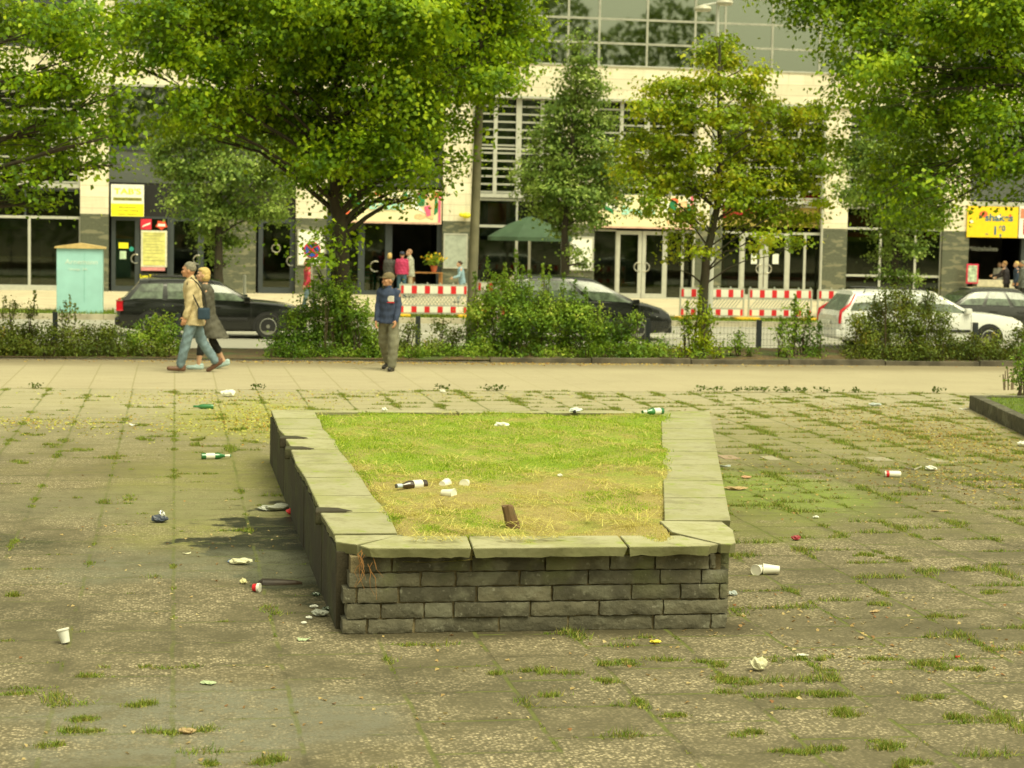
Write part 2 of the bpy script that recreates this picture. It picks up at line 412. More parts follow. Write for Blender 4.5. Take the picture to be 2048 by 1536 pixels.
def sheet(name, x0, x1, y0, y1, z, mat, th=0.0):
    mb = MB()
    if th: mb.box((x0, y0, z-th), (x1, y1, z))
    else: mb.add([(x0, y0, z), (x1, y0, z), (x1, y1, z), (x0, y1, z)], [(0, 1, 2, 3)])
    return tag(mb.build(name, mat), kind='structure')
MSOIL = soil_mat()
sheet('ground', -1500, 1500, -1500, 1500, -0.6, M('far earth', (0.12, 0.11, 0.06), 0.95, obj=False, sc=0.1))
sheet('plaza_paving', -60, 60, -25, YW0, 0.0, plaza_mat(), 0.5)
sheet('walkway', -60, 60, YW0, YB0, 0.004, walk_mat(), 0.5)
sheet('road', -90, 90, YB1, YK-0.14, ZR, road_mat(), 0.2)
sheet('pavement', -90, 90, YK+2.6, YF+9, ZP, M('far paving', (0.52, 0.45, 0.31), 0.85, 0.15, 1.5, obj=False), 0.35)
sheet('verge_turf', -90, 90, YK, YK+2.6, ZP-0.03, verge_mat(), 0.3)
kb = MB()
for i in range(-40, 40): kb.cbox((i*1.0, YK-0.14, ZR-0.1), (i*1.0+0.99, YK, ZP+0.01), 0.012)
tag(kb.build('far_kerb', M('kerb stone', (0.40, 0.36, 0.26), 0.8, 0.25, 2, obj=False)), kind='structure')
# lane marks
lm = MB()
for i in range(-12, 12): lm.box((i*6.0, 51.2, ZR), (i*6.0+3, 51.32, ZR+0.004))
tag(lm.build('lane_marking', M('road paint', (0.72, 0.70, 0.6), 0.7)), kind='structure')

# planting bed by the road: soil with a mound, darker kerb blocks on the right
def bed_h(x, y):
    t = min(1, max(0, (y-YB0)/(YB1-YB0))); r = 0.5+0.5*math.tanh((x-3.5)/2.5)
    if -6.9 < x < -5.6: r = 0
    return 0.03+0.12*r*math.sin(min(1, t*1.6)*math.pi/2)+0.03*math.sin(x*2.1)*math.sin(y*3+x)*min(1, t*6)*(0.3+r)
nx, ny = 220, 12; vs = []; fs = []
for j in range(ny+1):
    for i in range(nx+1):
        X = -45+90*i/nx; Y = YB0+0.11+(YB1-YB0-0.11)*j/ny; vs.append((X, Y, bed_h(X, Y)))
for j in range(ny):
    for i in range(nx): a = j*(nx+1)+i; fs.append((a, a+1, a+nx+2, a+nx+1))
n0 = len(vs)
for i in range(nx+1): vs.append((-45+90*i/nx, YB1, -0.5))
for i in range(nx): a = ny*(nx+1)+i; fs.append((a, a+1, n0+i+1, n0+i))
tag(MB().add(vs, fs).build('planting_bed', MSOIL, smooth=60), kind='structure')
kb = MB()
for i in range(-24, 24):
    h = 0.10 if i*1.9 > 5.5 else 0.02
    if i in (-4, -3): h = 0.02
    kb.cbox((i*1.9+0.005, YB0, -0.1), (i*1.9+1.89, YB0+0.12, h+0.012*math.sin(i*3.3)), 0.012)
tag(kb.build('bed_kerb', M('dark kerb stone', (0.105, 0.09, 0.062), 0.85, 0.45, 3, obj=False, bump=0.4)), kind='structure')
# ================================================================== SHOP BUILDING
def FR(x0, y0, x1, y1, Y=YF):
    a = AY(x0, (y0+y1)/2, Y); b = AY(x1, (y0+y1)/2, Y); t = AY((x0+x1)/2, y0, Y); u = AY((x0+x1)/2, y1, Y)
    return a.x, b.x, u.z, t.z
def stone_clad():
    s = NT('pale travertine cladding')
    x, y, z = s.sep(s.P)
    r = s.ma('DIVIDE', z, 0.42); rj = s.ma('FRACT', r); wn = s.n('TexWhiteNoise'); wn.noise_dimensions = '2D'
    s.put(wn.inputs['Vector'], s.comb(s.ma('FLOOR', r), s.ma('FLOOR', s.ma('DIVIDE', x, 1.3)), 0.0))
    b = s.mix(wn.outputs['Value'], (0.66, 0.60, 0.455), (0.80, 0.75, 0.58))
    v = s.vm('MULTIPLY', s.P, (1.0, 1.0, 14.0)); b = s.mix(s.mr(s.noise(1.5, 4, v), 0.4, 0.7, 0, 0.35), b, (0.58, 0.50, 0.34))
    b = s.mix(s.mr(s.noise(2.2, 5, s.vm('MULTIPLY', s.P, (2.5, 1, 0.25)), 0.7), 0.52, 0.68, 0, 0.35), b, (0.38, 0.33, 0.22)); d = s.ma('MINIMUM', rj, s.ma('SUBTRACT', 1.0, rj)); b = s.mix(s.mr(d, 0.0, 0.035, 0.65, 0), b, (0.25, 0.2, 0.13))
    s.set(Base_Color=b, Roughness=0.7); return s.m
def granite():
    s = NT('polished grey green granite')
    x, y, z = s.sep(s.P)
    b = s.mix(s.noise(14, 5), (0.055, 0.065, 0.045), (0.15, 0.155, 0.11))
    rj = s.ma('FRACT', s.ma('DIVIDE', s.ma('ADD', z, 0.2), 0.7)); b = s.mix(s.mr(rj, 0.0, 0.03, 0.6, 0), b, (0.02, 0.02, 0.015))
    n = s.noise(2.3, 4, s.vm('MULTIPLY', s.P, (0.7, 1, 2.4)))
    b = s.mix(s.mr(n, 0.54, 0.60, 0, 0.45), b, (0.30, 0.28, 0.18))
    s.set(Base_Color=b, Roughness=0.22); s.bump(s.noise(2.5, 2), 0.15, 0.02); return s.m
MST, MGR = stone_clad(), granite()
MDF = M('dark grey metal frame', (0.045, 0.055, 0.06), 0.45, 0.1)
MPAN = M('slate grey facade panel', (0.085, 0.095, 0.085), 0.5, 0.08, 1)
MWF = M('white grey metal frame', (0.45, 0.45, 0.39), 0.4, 0.08)
MLV = M('light grey louvre blades', (0.37, 0.375, 0.32), 0.45, 0.1, 2)
MCH = M('brushed steel', (0.62, 0.60, 0.52), 0.28, 0.1, metal=0.9)
MGL = glass_mat('shop window glass', (0.55, 0.65, 0.52), 0.8, 0.03, (0.85, 0.9, 0.75), 1.5, 0.02)
MGU = glass_mat('upper storey glass', (0.50, 0.62, 0.48), 0.6, 0.02, (0.80, 0.86, 0.70), 1.8, 0.24)
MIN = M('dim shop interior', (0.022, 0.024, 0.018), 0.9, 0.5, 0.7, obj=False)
MRED = M('red banner cloth', (0.50, 0.02, 0.03), 0.6, 0.1)

bld = thing('shop_building', 'long pale stone building with ground floor shops, louvres and a glass upper storey', 'building', (8, YF, ZP))
ZB0, ZB1, ZTOP = 7.63, 8.88, 15.2
gtop = 2.72      # top of granite plinth, close to the eye line
cols = [(-13.9, -12.8), (-8.7, -7.6), (-3.54, -2.49), (4.56, 5.75), (10.25, 11.37), (15.05, 16.3), (20.4, 21.5), (25.7, 26.72), (30.8, 31.92), (36.0, 37.1), (41.2, 42.3)]
for a, b in cols:
    c = MB().box((a, YF, gtop), (b, YF+0.7, ZB0)).build('column', MST, bld)
    MB().box((a-0.003, YF-0.003, ZP), (b+0.003, YF+0.7, gtop)).build('plinth', MGR, c)
# stone pier inside the dark grey unit on the left
MB().box((1.75, YF+0.1, ZP), (3.05, YF+0.6, gtop-0.02)).build('plinth', MGR, bld)
MB().box((-14, YF-0.02, ZB0), (42.4, YF+0.7, ZB1)).build('beam', MST, bld)
MB().box((-14, YF-0.10, ZB0-0.09), (42.4, YF+0.02, ZB0)).build('drip_edge', MWF, bld)
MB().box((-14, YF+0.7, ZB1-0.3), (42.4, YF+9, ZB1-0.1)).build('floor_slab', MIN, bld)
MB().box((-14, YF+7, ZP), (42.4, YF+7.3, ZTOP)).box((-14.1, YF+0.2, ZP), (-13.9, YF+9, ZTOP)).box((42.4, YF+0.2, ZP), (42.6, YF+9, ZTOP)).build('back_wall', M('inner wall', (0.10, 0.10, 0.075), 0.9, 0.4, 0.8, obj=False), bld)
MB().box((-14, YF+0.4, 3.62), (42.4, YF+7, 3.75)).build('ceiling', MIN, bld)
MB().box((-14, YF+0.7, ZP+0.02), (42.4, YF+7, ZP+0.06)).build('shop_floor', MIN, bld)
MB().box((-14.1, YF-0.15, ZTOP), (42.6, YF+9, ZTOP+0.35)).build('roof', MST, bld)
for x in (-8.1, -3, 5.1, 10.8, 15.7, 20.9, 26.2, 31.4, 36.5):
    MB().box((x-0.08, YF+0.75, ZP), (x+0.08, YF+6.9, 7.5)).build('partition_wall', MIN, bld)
# upper storey: stone with windows on the left, glass wall on the right
for a, b in [(-14, -12.8), (-8.7, -7.0), (-3.6, -2.3), (1.6, 2.9), (7.6, 8.6)]:
    MB().box((a, YF+0.02, ZB1), (b, YF+0.6, ZTOP)).build('column', MST, bld)
MB().box((-14, YF+0.06, 12.2), (8.6, YF+0.5, 13.0)).build('beam', MST, bld)
def window(x0, x1, z0, z1, Y, nx, nz, fm, fw=0.07, gm=None, name='window', xs=None, zs=None, par=None):
    par = par or bld
    f = MB(); xs = xs if xs is not None else [x0+(x1-x0)*i/nx for i in range(nx+1)]; zs = zs if zs is not None else [z0+(z1-z0)*i/nz for i in range(nz+1)]
    for x in xs: f.box((x-fw/2, Y-0.04, z0), (x+fw/2, Y+0.04, z1))
    for z in zs: f.box((x0, Y-0.035, z-fw/2), (x1, Y+0.035, z+fw/2))
    o = f.build(name, fm, par); MB().box((x0+0.01, Y-0.006, z0+0.01), (x1-0.01, Y+0.006, z1-0.01)).build('pane', gm or MGL, o)
    return o
for a, b in [(-12.8, -8.7), (-7.0, -3.6), (-2.3, 1.6), (2.9, 7.6)]:
    window(a, b, ZB1+0.1, 12.2, YF+0.3, 3, 2, MDF, 0.12, MGU); window(a, b, 13.0, ZTOP, YF+0.3, 3, 1, MDF, 0.12, MGU)
# curtain wall: mullion rhythm wide wide narrow
xm = [8.6]; k = 0
for px in (1137, 1199, 1295, 1391, 1451, 1546, 1641, 1699): pass
mull = sorted([AY(px, 100, YF).x for px in (950, 1043, 1137, 1199, 1295, 1391, 1451, 1546, 1641, 1699, 1795, 1858)])
mull[0] = 8.62
zr = [ZB1+0.02, ZB1+0.02+0.90, ZB1+1.86, ZB1+2.85, ZB1+3.85, ZB1+4.85, ZTOP]
window(mull[0], mull[-1], ZB1+0.02, ZTOP, YF+0.12, 1, 1, M('grey curtain frame', (0.36, 0.36, 0.30), 0.4), 0.085, MGU, 'curtain_wall', mull, zr)
MB().box((8.6, YF-0.06, ZB1), (mull[-1], YF+0.2, ZB1+0.06)).build('sill', MWF, bld)
for x in (AY(1168, 50, YF).x, AY(1650, 50, YF).x+0.6, AY(1412, 50, YF).x): MB().tube([(x, YF+1.3, ZB1), (x, YF+1.3, ZTOP)], 0.14, 12).build('inner_column', M('pale green column', (0.50, 0.62, 0.45), 0.6), bld)
MB().box((mull[-1], YF+0.02, ZB1), (mull[-1]+1.1, YF+0.6, ZTOP)).build('column', MST, bld)
MB().box((mull[-1]+1.1, YF+0.3, ZB1), (42.4, YF+0.5, ZTOP)).build('panel', MPAN, bld)
window(mull[-1]+1.6, 41.0, ZB1+0.8, 12.5, YF+0.26, 6, 2, MDF, 0.12, MGU)

def louvre(x0, x1, z0, z1, nv):
    f = MB(); n = int((z1-z0)/0.285)
    for i in range(n+1):
        z = z0+(z1-z0)*i/n; f.box((x0, YF+0.18, z-0.035), (x1, YF+0.26, z+0.035))
    o = f.build('louvre_screen', MLV, bld)
    v = MB()
    for i in range(nv+1):
        x = x0+(x1-x0)*i/nv; wd = 0.075 if i % 2 else 0.11
        v.box((x-wd, YF+0.13, z0-0.1), (x+wd, YF+0.175, z1))
    v.box((x0, YF+0.12, z0-0.22), (x1, YF+0.28, z0-0.06)); v.box((x0, YF+0.14, (z0+z1)/2-0.17), (x1, YF+0.18, (z0+z1)/2-0.10))
    v.build('louvre_post', MWF, o)
    MB().box((x0, YF+0.42, z0), (x1, YF+0.435, z1)).build('pane', MGL, o)
    MB().box((x0, YF+1.4, z0-0.3), (x1, YF+1.5, z1+0.2)).build('blind', M('pale inner blind', (0.40, 0.43, 0.30), 0.9, 0.5, 1.4, obj=False), o)
LZ = FR(1000, 205, 1100, 385)[2]
for a, b in [(-12.8, -8.7), (-7.6, -3.54), (11.37, 15.05), (16.3, 20.4), (21.5, 25.7), (26.72, 30.8), (37.1, 41.2)]:
    louvre(a, b, LZ, ZB0-0.1, 4)
    MB().box((a, YF+0.24, LZ-0.35), (b, YF+0.4, LZ-0.24)).build('transom', MWF, bld)
zt = FR(960, 440, 1100, 453)[2]   # transom above the shop glass
# grey panelled units (left, middle and far right)
for a, b, pz in [(-2.49, 4.56, 365), (5.75, 10.25, 372), (31.92, 36.0, 400)]:
    zc = FR(230 if a < 0 else (700 if a < 20 else 1950), 300, 280 if a < 0 else (880 if a < 20 else 2030), pz)[2]
    zw = zc+1.28
    MB().box((a, YF+0.3, zc), (b, YF+0.42, zw)).build('panel', MPAN, bld)
    n = 4 if a < 0 else 3
    window(a, b, zw, ZB0, YF+0.34, n, 1, MDF, 0.16, MGU)
    MB().box((a, YF+0.24, zw-0.04), (b, YF+0.3, zw+0.1)).build('ledge', MDF, bld)
MB().box((-2.3, YF+0.6, 5.3), (-0.95, YF+0.64, 7.5)).build('blind', M('pale mint blind', (0.50, 0.68, 0.50), 0.8), bld)
MB().box((-2.49, YF+0.32, gtop-0.05), (4.56, YF+0.44, 3.9)).build('panel', M('black fascia', (0.012, 0.012, 0.012), 0.5), bld)
x0, x1, z0, z1 = FR(1890, 403, 2048, 412); MB().box((31.92, YF+0.05, z0), (36.0, YF+0.3, z1)).build('ledge', MWF, bld)

def ring_handle(x, z, Y, par, half=0, r=0.17):
    pts = []; a0, a1 = (0, 360) if not half else ((60, 300) if half > 0 else (240, 480))
    for i in range(21):
        a = R(a0+(a1-a0)*i/20); pts.append((x+r*math.cos(a), Y-0.06, z+r*math.sin(a)))
    MB().tube(pts, 0.022, 6).build('handle', MCH, par)
def door(x0, x1, z0, z1, Y, fm, wd=0.12, handle=0, gm=None, label=None):
    f = MB().box((x0, Y-0.05, z0), (x0+wd, Y+0.05, z1)).box((x1-wd, Y-0.05, z0), (x1, Y+0.05, z1)).box((x0, Y-0.047, z1-wd), (x1, Y+0.047, z1)).box((x0, Y-0.047, z0), (x1, Y+0.047, z0+wd*1.3))
    o = f.build('door', fm, bld)
    if label: o['label'] = label
    MB().box((x0+wd, Y-0.008, z0+wd), (x1-wd, Y+0.008, z1-wd)).build('pane', gm or MGL, o)
    if handle: ring_handle((x1-0.13) if handle > 0 else (x0+0.13), z0+1.25, Y, o, handle)
    return o
def fxr(x0, x1, y=520): return AY(x0, y, YF).x, AY(x1, y, YF).x
# unit A: grey door, menu window, second door, door with porthole
a, b = fxr(222, 278); d1 = door(a, b, ZP, 2.65, YF+0.34, MDF, 0.16, 1)
a, b = fxr(280, 338); window(a, b, ZP, 2.65, YF+0.36, 1, 1, MDF, 0.14)
a, b = fxr(340, 403); door(a, b, ZP, 2.65, YF+0.34, MDF, 0.14, 1)
a, b = fxr(405, 449); window(a, b, ZP, 2.65, YF+0.36, 1, 1, MDF, 0.1)
a, b = fxr(517, 590); d4 = door(a, b, ZP, 2.68, YF+0.34, MDF, 0.18, 1, label='grey door with a round porthole')
pz = AY(553, 497, YF)
pt = [(pz.x+0.16*math.cos(R(i*18)), YF+0.32, pz.z+0.16*math.sin(R(i*18))) for i in range(21)]
MB().tube(pt, 0.025, 6).build('porthole', MCH, d4)
# far left glazed shop front
window(-7.6, -3.54, ZP+0.15, zt, YF+0.2, 2, 1, MWF, 0.10, xs=[-7.6, AY(58, 500, YF).x, -3.54])
window(-12.8, -8.7, ZP+0.15, zt, YF+0.2, 2, 1, MWF, 0.10)
MB().box((-7.6, YF+0.1, ZP), (-3.54, YF+0.4, ZP+0.15)).build('sill', MWF, bld)
window(-7.6, -3.54, zt, LZ-0.3, YF+0.24, 2, 1, MDF, 0.07)
MB().box((-7.4, YF+0.8, zt+0.1), (-3.8, YF+0.84, LZ-0.45)).build('poster', M('dark red poster', (0.16, 0.02, 0.02), 0.6, 0.6, 2), bld)
MB().box((-7.5, YF+0.55, 1.0), (-3.6, YF+0.75, 1.06)).build('counter', M('window counter wood', (0.32, 0.19, 0.07), 0.5), bld)
for x in (-6.9, -5.6, -4.4): MB().box((x, YF+0.6, ZP), (x+0.06, YF+0.66, 1.0)).build('counter_leg', MDF, bld)
MB().lathe([(1.5, 0), (1.4, 0.04), (0.06, 0.75), (0.02, 0.78)], 8, (-6.2, YF+2.2, 2.1)).build('awning', M('grey green parasol cloth', (0.20, 0.26, 0.16), 0.8), bld)
# unit C (open cafe front, middle)
MB().box((5.75, YF+0.3, ZP), (5.95, YF+0.5, 2.9)).box((7.0, YF+0.3, ZP), (7.25, YF+0.5, 2.9)).box((8.05, YF+0.3, ZP), (8.32, YF+0.5, 2.9)).box((10.08, YF+0.3, ZP), (10.25, YF+0.5, 2.9)).box((5.75, YF+0.28, 2.55), (10.25, YF+0.52, 2.75)).box((5.75, YF+0.28, ZP), (8.3, YF+0.52, ZP+0.16)).build('shop_frame', MDF, bld)
MB().box((5.95, YF+0.4, ZP+0.1), (8.1, YF+0.42, 2.6)).build('pane', MGL, bld)
ring_handle(AY(752, 535, YF).x-0.0, AY(752, 533, YF).z, YF+0.28, bld, 1, 0.2)
# unit D glazed, behind the green parasol
window(11.37, 15.05, ZP+0.15, zt, YF+0.2, 3, 1, MWF, 0.1, xs=[11.37, AY(1034, 520, YF).x, AY(1060, 520, YF).x, 15.05])
window(11.37, 15.05, zt, LZ-0.3, YF+0.24, 2, 1, MWF, 0.08)
MB().box((AY(980, 420, YF).x, YF+0.5, AY(1000, 448, YF).z), (AY(1017, 420, YF).x, YF+0.54, AY(1000, 406, YF).z)).build('poster', M('orange red poster', (0.55, 0.07, 0.02), 0.6), bld)
MB().box((11.37, YF+0.1, ZP), (15.05, YF+0.4, ZP+0.15)).build('sill', MWF, bld)
# unit E double door
zdt = AY(1285, 462, YF).z
a, b = fxr(1234, 1285); door(a, b, ZP, zdt, YF+0.2, MWF, 0.15, 1); a2, b2 = fxr(1286, 1334); door(a2, b2, ZP, zdt, YF+0.2, MWF, 0.15, -1)
window(16.3, a, ZP, zdt, YF+0.22, 1, 1, MWF, 0.06); window(b2, 20.4, ZP, zdt, YF+0.22, 1, 1, MWF, 0.10, xs=[b2, 19.95, 20.4])
# unit F double door
zdt = AY(1530, 466, YF).z
a, b = fxr(1483, 1529); door(a, b, ZP, zdt, YF+0.2, MWF, 0.17, 1); a2, b2 = fxr(1531, 1580); door(a2, b2, ZP, zdt, YF+0.2, MWF, 0.17, -1)
window(21.5, a, ZP, zdt, YF+0.22, 1, 1, MWF, 0.08); window(b2, 25.7, ZP, zdt, YF+0.22, 2, 1, MWF, 0.10)
MP = M('white paper notice', (0.72, 0.74, 0.66), 0.8, 0.05)
for px in (1510, 1553):
    a, b, c, d = FR(px-6, 508, px+6, 528); MB().box((a, YF+0.12, c), (b, YF+0.124, d)).build('notice', MP, bld)
yb = M('yellow fascia cloth', (0.42, 0.33, 0.08), 0.6)
MB().prism([(21.6, 3.55), (21.6, 3.0), (25.65, 2.75), (25.65, 4.3)][::-1] if False else [(21.6, 2.75), (25.65, 2.75), (25.65, 3.75), (21.6, 3.0)], YF+0.42, YF+0.46, 'y').build('fascia', yb, bld)
MB().prism([(21.6, 3.06), (25.65, 3.80), (25.65, 4.1), (21.6, 3.6)], YF+0.42, YF+0.46, 'y').build('fascia', MRED, bld)
# unit G glazed, red and yellow band
MB().box((26.8, YF+0.42, 2.4), (30.7, YF+0.46, 2.6)).build('fascia', MRED, bld); MB().box((26.8, YF+0.42, 2.22), (30.7, YF+0.46, 2.4)).build('fascia', yb, bld)
MB().box((26.8, YF+0.5, 2.85), (30.7, YF+0.54, 3.3)).build('fascia', MRED, bld)
window(26.72, 30.8, ZP+0.1, 2.75, YF+0.2, 1, 1, MWF, 0.09, xs=[26.72, 28.2, 29.7, 30.8], zs=[ZP+0.1, 0.85, 2.75])
window(26.72, 30.8, 2.75, LZ-0.3, YF+0.24, 1, 1, MWF, 0.08)
MB().box((27, YF+0.9, ZP), (30.5, YF+1.5, 0.8)).build('counter', M('dark red bench', (0.28, 0.02, 0.03), 0.5), bld)
MB().box((22, YF+0.9, ZP), (25.5, YF+1.5, 0.7)).build('counter', M('dark red bench', (0.28, 0.02, 0.03), 0.5), bld)
# unit H open kiosk on the right
MB().box((31.92, YF+0.3, ZP), (32.05, YF+0.5, 2.9)).box((34.35, YF+0.3, ZP), (34.75, YF+0.5, 2.9)).box((31.92, YF+0.28, 2.55), (36, YF+0.52, 2.75)).build('shop_frame', MDF, bld)
MB().box((32.4, YF+0.2, ZP), (34.2, YF+0.6, 0.75)).build('counter', M('cream counter', (0.55, 0.50, 0.36), 0.6), bld)
window(37.1, 41.2, ZP+0.1, 2.75, YF+0.2, 2, 1, MWF, 0.09)
t_ = AY(1934, 497, YF+0.25); text('Milchshakes', 0.27, M('etched pale lettering', (0.28, 0.29, 0.24), 0.6), bld, t_.x+0.05, YF+0.27, t_.z-0.08)
# gutter pipes beside two columns
for x, nm in ((11.42, 0), (25.62, 0), (20.33, 0)):
    MB().tube([(x, YF-0.08, ZP), (x, YF-0.08, ZB0)], 0.05, 8).build('downpipe', MWF, bld)

# ------------------------------------------------------------------ signs, banners, cases on the front
def banner(name, label, x0, y0, x1, y1, Y, mat, group=None):
    a, b, c, d = FR(x0, y0, x1, y1, Y)
    t = thing(name, label, 'banner' if name == 'banner' else 'sign', ((a+b)/2, Y, c), group)
    MB().cbox((a, Y-0.02, c), (b, Y+0.03, d), 0.005).build('board', mat, t)
    return t, a, b, c, d
YS = YF-0.06
MYE = M('strong yellow panel', (0.82, 0.76, 0.02), 0.5, 0.05); MWH = M('white panel', (0.80, 0.80, 0.72), 0.5, 0.05)
MBK = M('black lettering', (0.015, 0.015, 0.012), 0.6); MOL = M('faded olive lettering', (0.30, 0.27, 0.04), 0.6)
t, a, b, c, d = banner('shop_sign', "white and yellow square sign with yellow TAB'S lettering above the grey door", 222, 369, 288, 433, YS, MWH)
z = c+(d-c)*0.40
MB().box((a+0.01, YS-0.035, c+0.01), (b-0.01, YS-0.022, z)).build('lower_panel', MYE, t)
text("TAB'S", 0.30, MYE, t, (a+b)/2, YS-0.024, d-0.36, align='CENTER', bold=0.006, sx=1.35)
MB().box((a+0.08, YS-0.03, z+0.12), (b-0.08, YS-0.022, z+0.23)).build('stripe', M('olive stripe', (0.30, 0.30, 0.05), 0.6), t)
text('Internet Telefon Fax', 0.09, MBK, t, (a+b)/2, YS-0.032, z+0.145, align='CENTER', sx=1.25)
for i, s_ in enumerate(('Billig telefonieren', 'in alle Welt  Callshop', 'Kopien  Getränke')):
    text(s_, 0.095, MOL, t, (a+b)/2, YS-0.037, z-0.16-0.13*i, align='CENTER')
# menu board, red stickers, yellow lettering beside the door
t, a, b, c, d = banner('menu_board', 'framed pale yellow price list beside the grey door', 282, 461, 334, 534, YF+0.22, M('cream frame', (0.66, 0.64, 0.5), 0.5))
MB().box((a+0.07, YF+0.185, c+0.07), (b-0.07, YF+0.199, d-0.07)).build('price_list', M('pale yellow paper', (0.62, 0.60, 0.20), 0.7), t)
for i, k in enumerate((0.92, 0.86, 0.77, 0.71, 0.62, 0.55, 0.46, 0.38, 0.27, 0.18)):
    MB().box((a+0.12, YF+0.178, c+(d-c)*k-0.012), (b-0.12-0.1*(i % 3), YF+0.184, c+(d-c)*k+0.008)).build('line', M('grey print', (0.38, 0.36, 0.16), 0.7), t)
t, a, b, c, d = banner('sticker', 'red square sticker with a white swoosh above the price list', 281, 438, 303, 459, YF+0.22, M('bright red panel', (0.68, 0.03, 0.06), 0.5))
MB().prism([(a+0.05, c+0.08), (b-0.05, c+0.2), (b-0.05, c+0.27), (a+0.1, c+0.16)], YF+0.19, YF+0.199, 'y').build('swoosh', MWH, t)
t = thing('sticker', 'red and white star shaped sticker right of the red square', 'sticker', tuple(AY(323, 450, YF+0.2)))
p = AY(323, 450, YF+0.2); st = [(p.x+(0.24 if i % 2 else 0.17)*math.cos(R(i*36+18)), p.z+(0.2 if i % 2 else 0.14)*math.sin(R(i*36+18))) for i in range(10)]
MB().prism(st, YF+0.2, YF+0.22, 'y').build('star', M('orange red panel', (0.7, 0.08, 0.03), 0.5), t)
MB().box((p.x-0.14, YF+0.185, p.z-0.05), (p.x+0.14, YF+0.199, p.z+0.04)).build('label', MWH, t)
p = AY(282, 541, YF+0.2); t = thing('pink_strip', 'faded pink strip under the price list', 'sign', tuple(p)); q = AY(330, 537, YF+0.2)
MB().box((p.x, YF+0.2, p.z), (q.x, YF+0.22, p.z+0.13)).build('strip', M('faded pink', (0.6, 0.25, 0.25), 0.6), t)
p = AY(307, 555, YF+0.2); t = thing('window_lettering', 'bright yellow Lotto Tabakwaren lettering low on the window', 'sign', tuple(p))
MB().box((p.x-0.55, YF+0.2, p.z-0.12), (p.x+0.53, YF+0.215, p.z+0.16)).build('backing', M('black backing', (0.02, 0.02, 0.015), 0.5), t)
text('Lotto Tabakwaren', 0.2, MYE, t, p.x, YF+0.19, p.z-0.03, align='CENTER', bold=0.006, sx=0.68)
for i, (px, py, w_, h_, mt, lb) in enumerate([(247, 491, 0.36, 0.22, MYE, 'small yellow notice taped to the grey door'), (246, 510, 0.24, 0.30, M('mint paper', (0.45, 0.6, 0.42), 0.7), 'pale mint notice under the yellow one on the grey door')]):
    p = AY(px, py, YF+0.25); tag(MB().box((p.x-w_/2, YF+0.25, p.z-h_/2), (p.x+w_/2, YF+0.255, p.z+h_/2)).build('notice', mt), lb, 'notice')
p = AY(263, 498, YF+0.25); tag(MB().lathe([(0.09, 0), (0.09, 0.01)], 14, (p.x, YF+0.25, p.z), (0, -1, 0)).build('round_sticker', M('teal panel', (0.03, 0.30, 0.24), 0.5)), 'round teal sticker on the grey door', 'sticker')

# the two illustrated banners
MCR = M('cream banner cloth', (0.80, 0.72, 0.46), 0.6, 0.06, 2); MPK = M('pink print', (0.80, 0.12, 0.24), 0.6); MGN = M('green print', (0.02, 0.22, 0.08), 0.6)
MTQ = M('turquoise print', (0.38, 0.72, 0.62), 0.6); MOR = M('orange red print', (0.75, 0.13, 0.05), 0.6); MSK = M('peach print', (0.80, 0.52, 0.28), 0.6); MWP = M('white print', (0.85, 0.85, 0.78), 0.6)
def poly(t, name, pts, mat, Y, th=0.004):
    n = len(pts); ar = sum(pts[i][0]*pts[(i+1) % n][1]-pts[(i+1) % n][0]*pts[i][1] for i in range(n))
    if ar < 0: pts = pts[::-1]
    MB().prism(pts, Y-th, Y, 'y').build(name, mat, t)
def blobpts(cx, cz, rx, rz, n=11, seed=0, j=0.3):
    r = random.Random(seed); return [(cx+rx*(1-j*r.random())*math.cos(2*math.pi*i/n), cz+rz*(1-j*r.random())*math.sin(2*math.pi*i/n)) for i in range(n)]
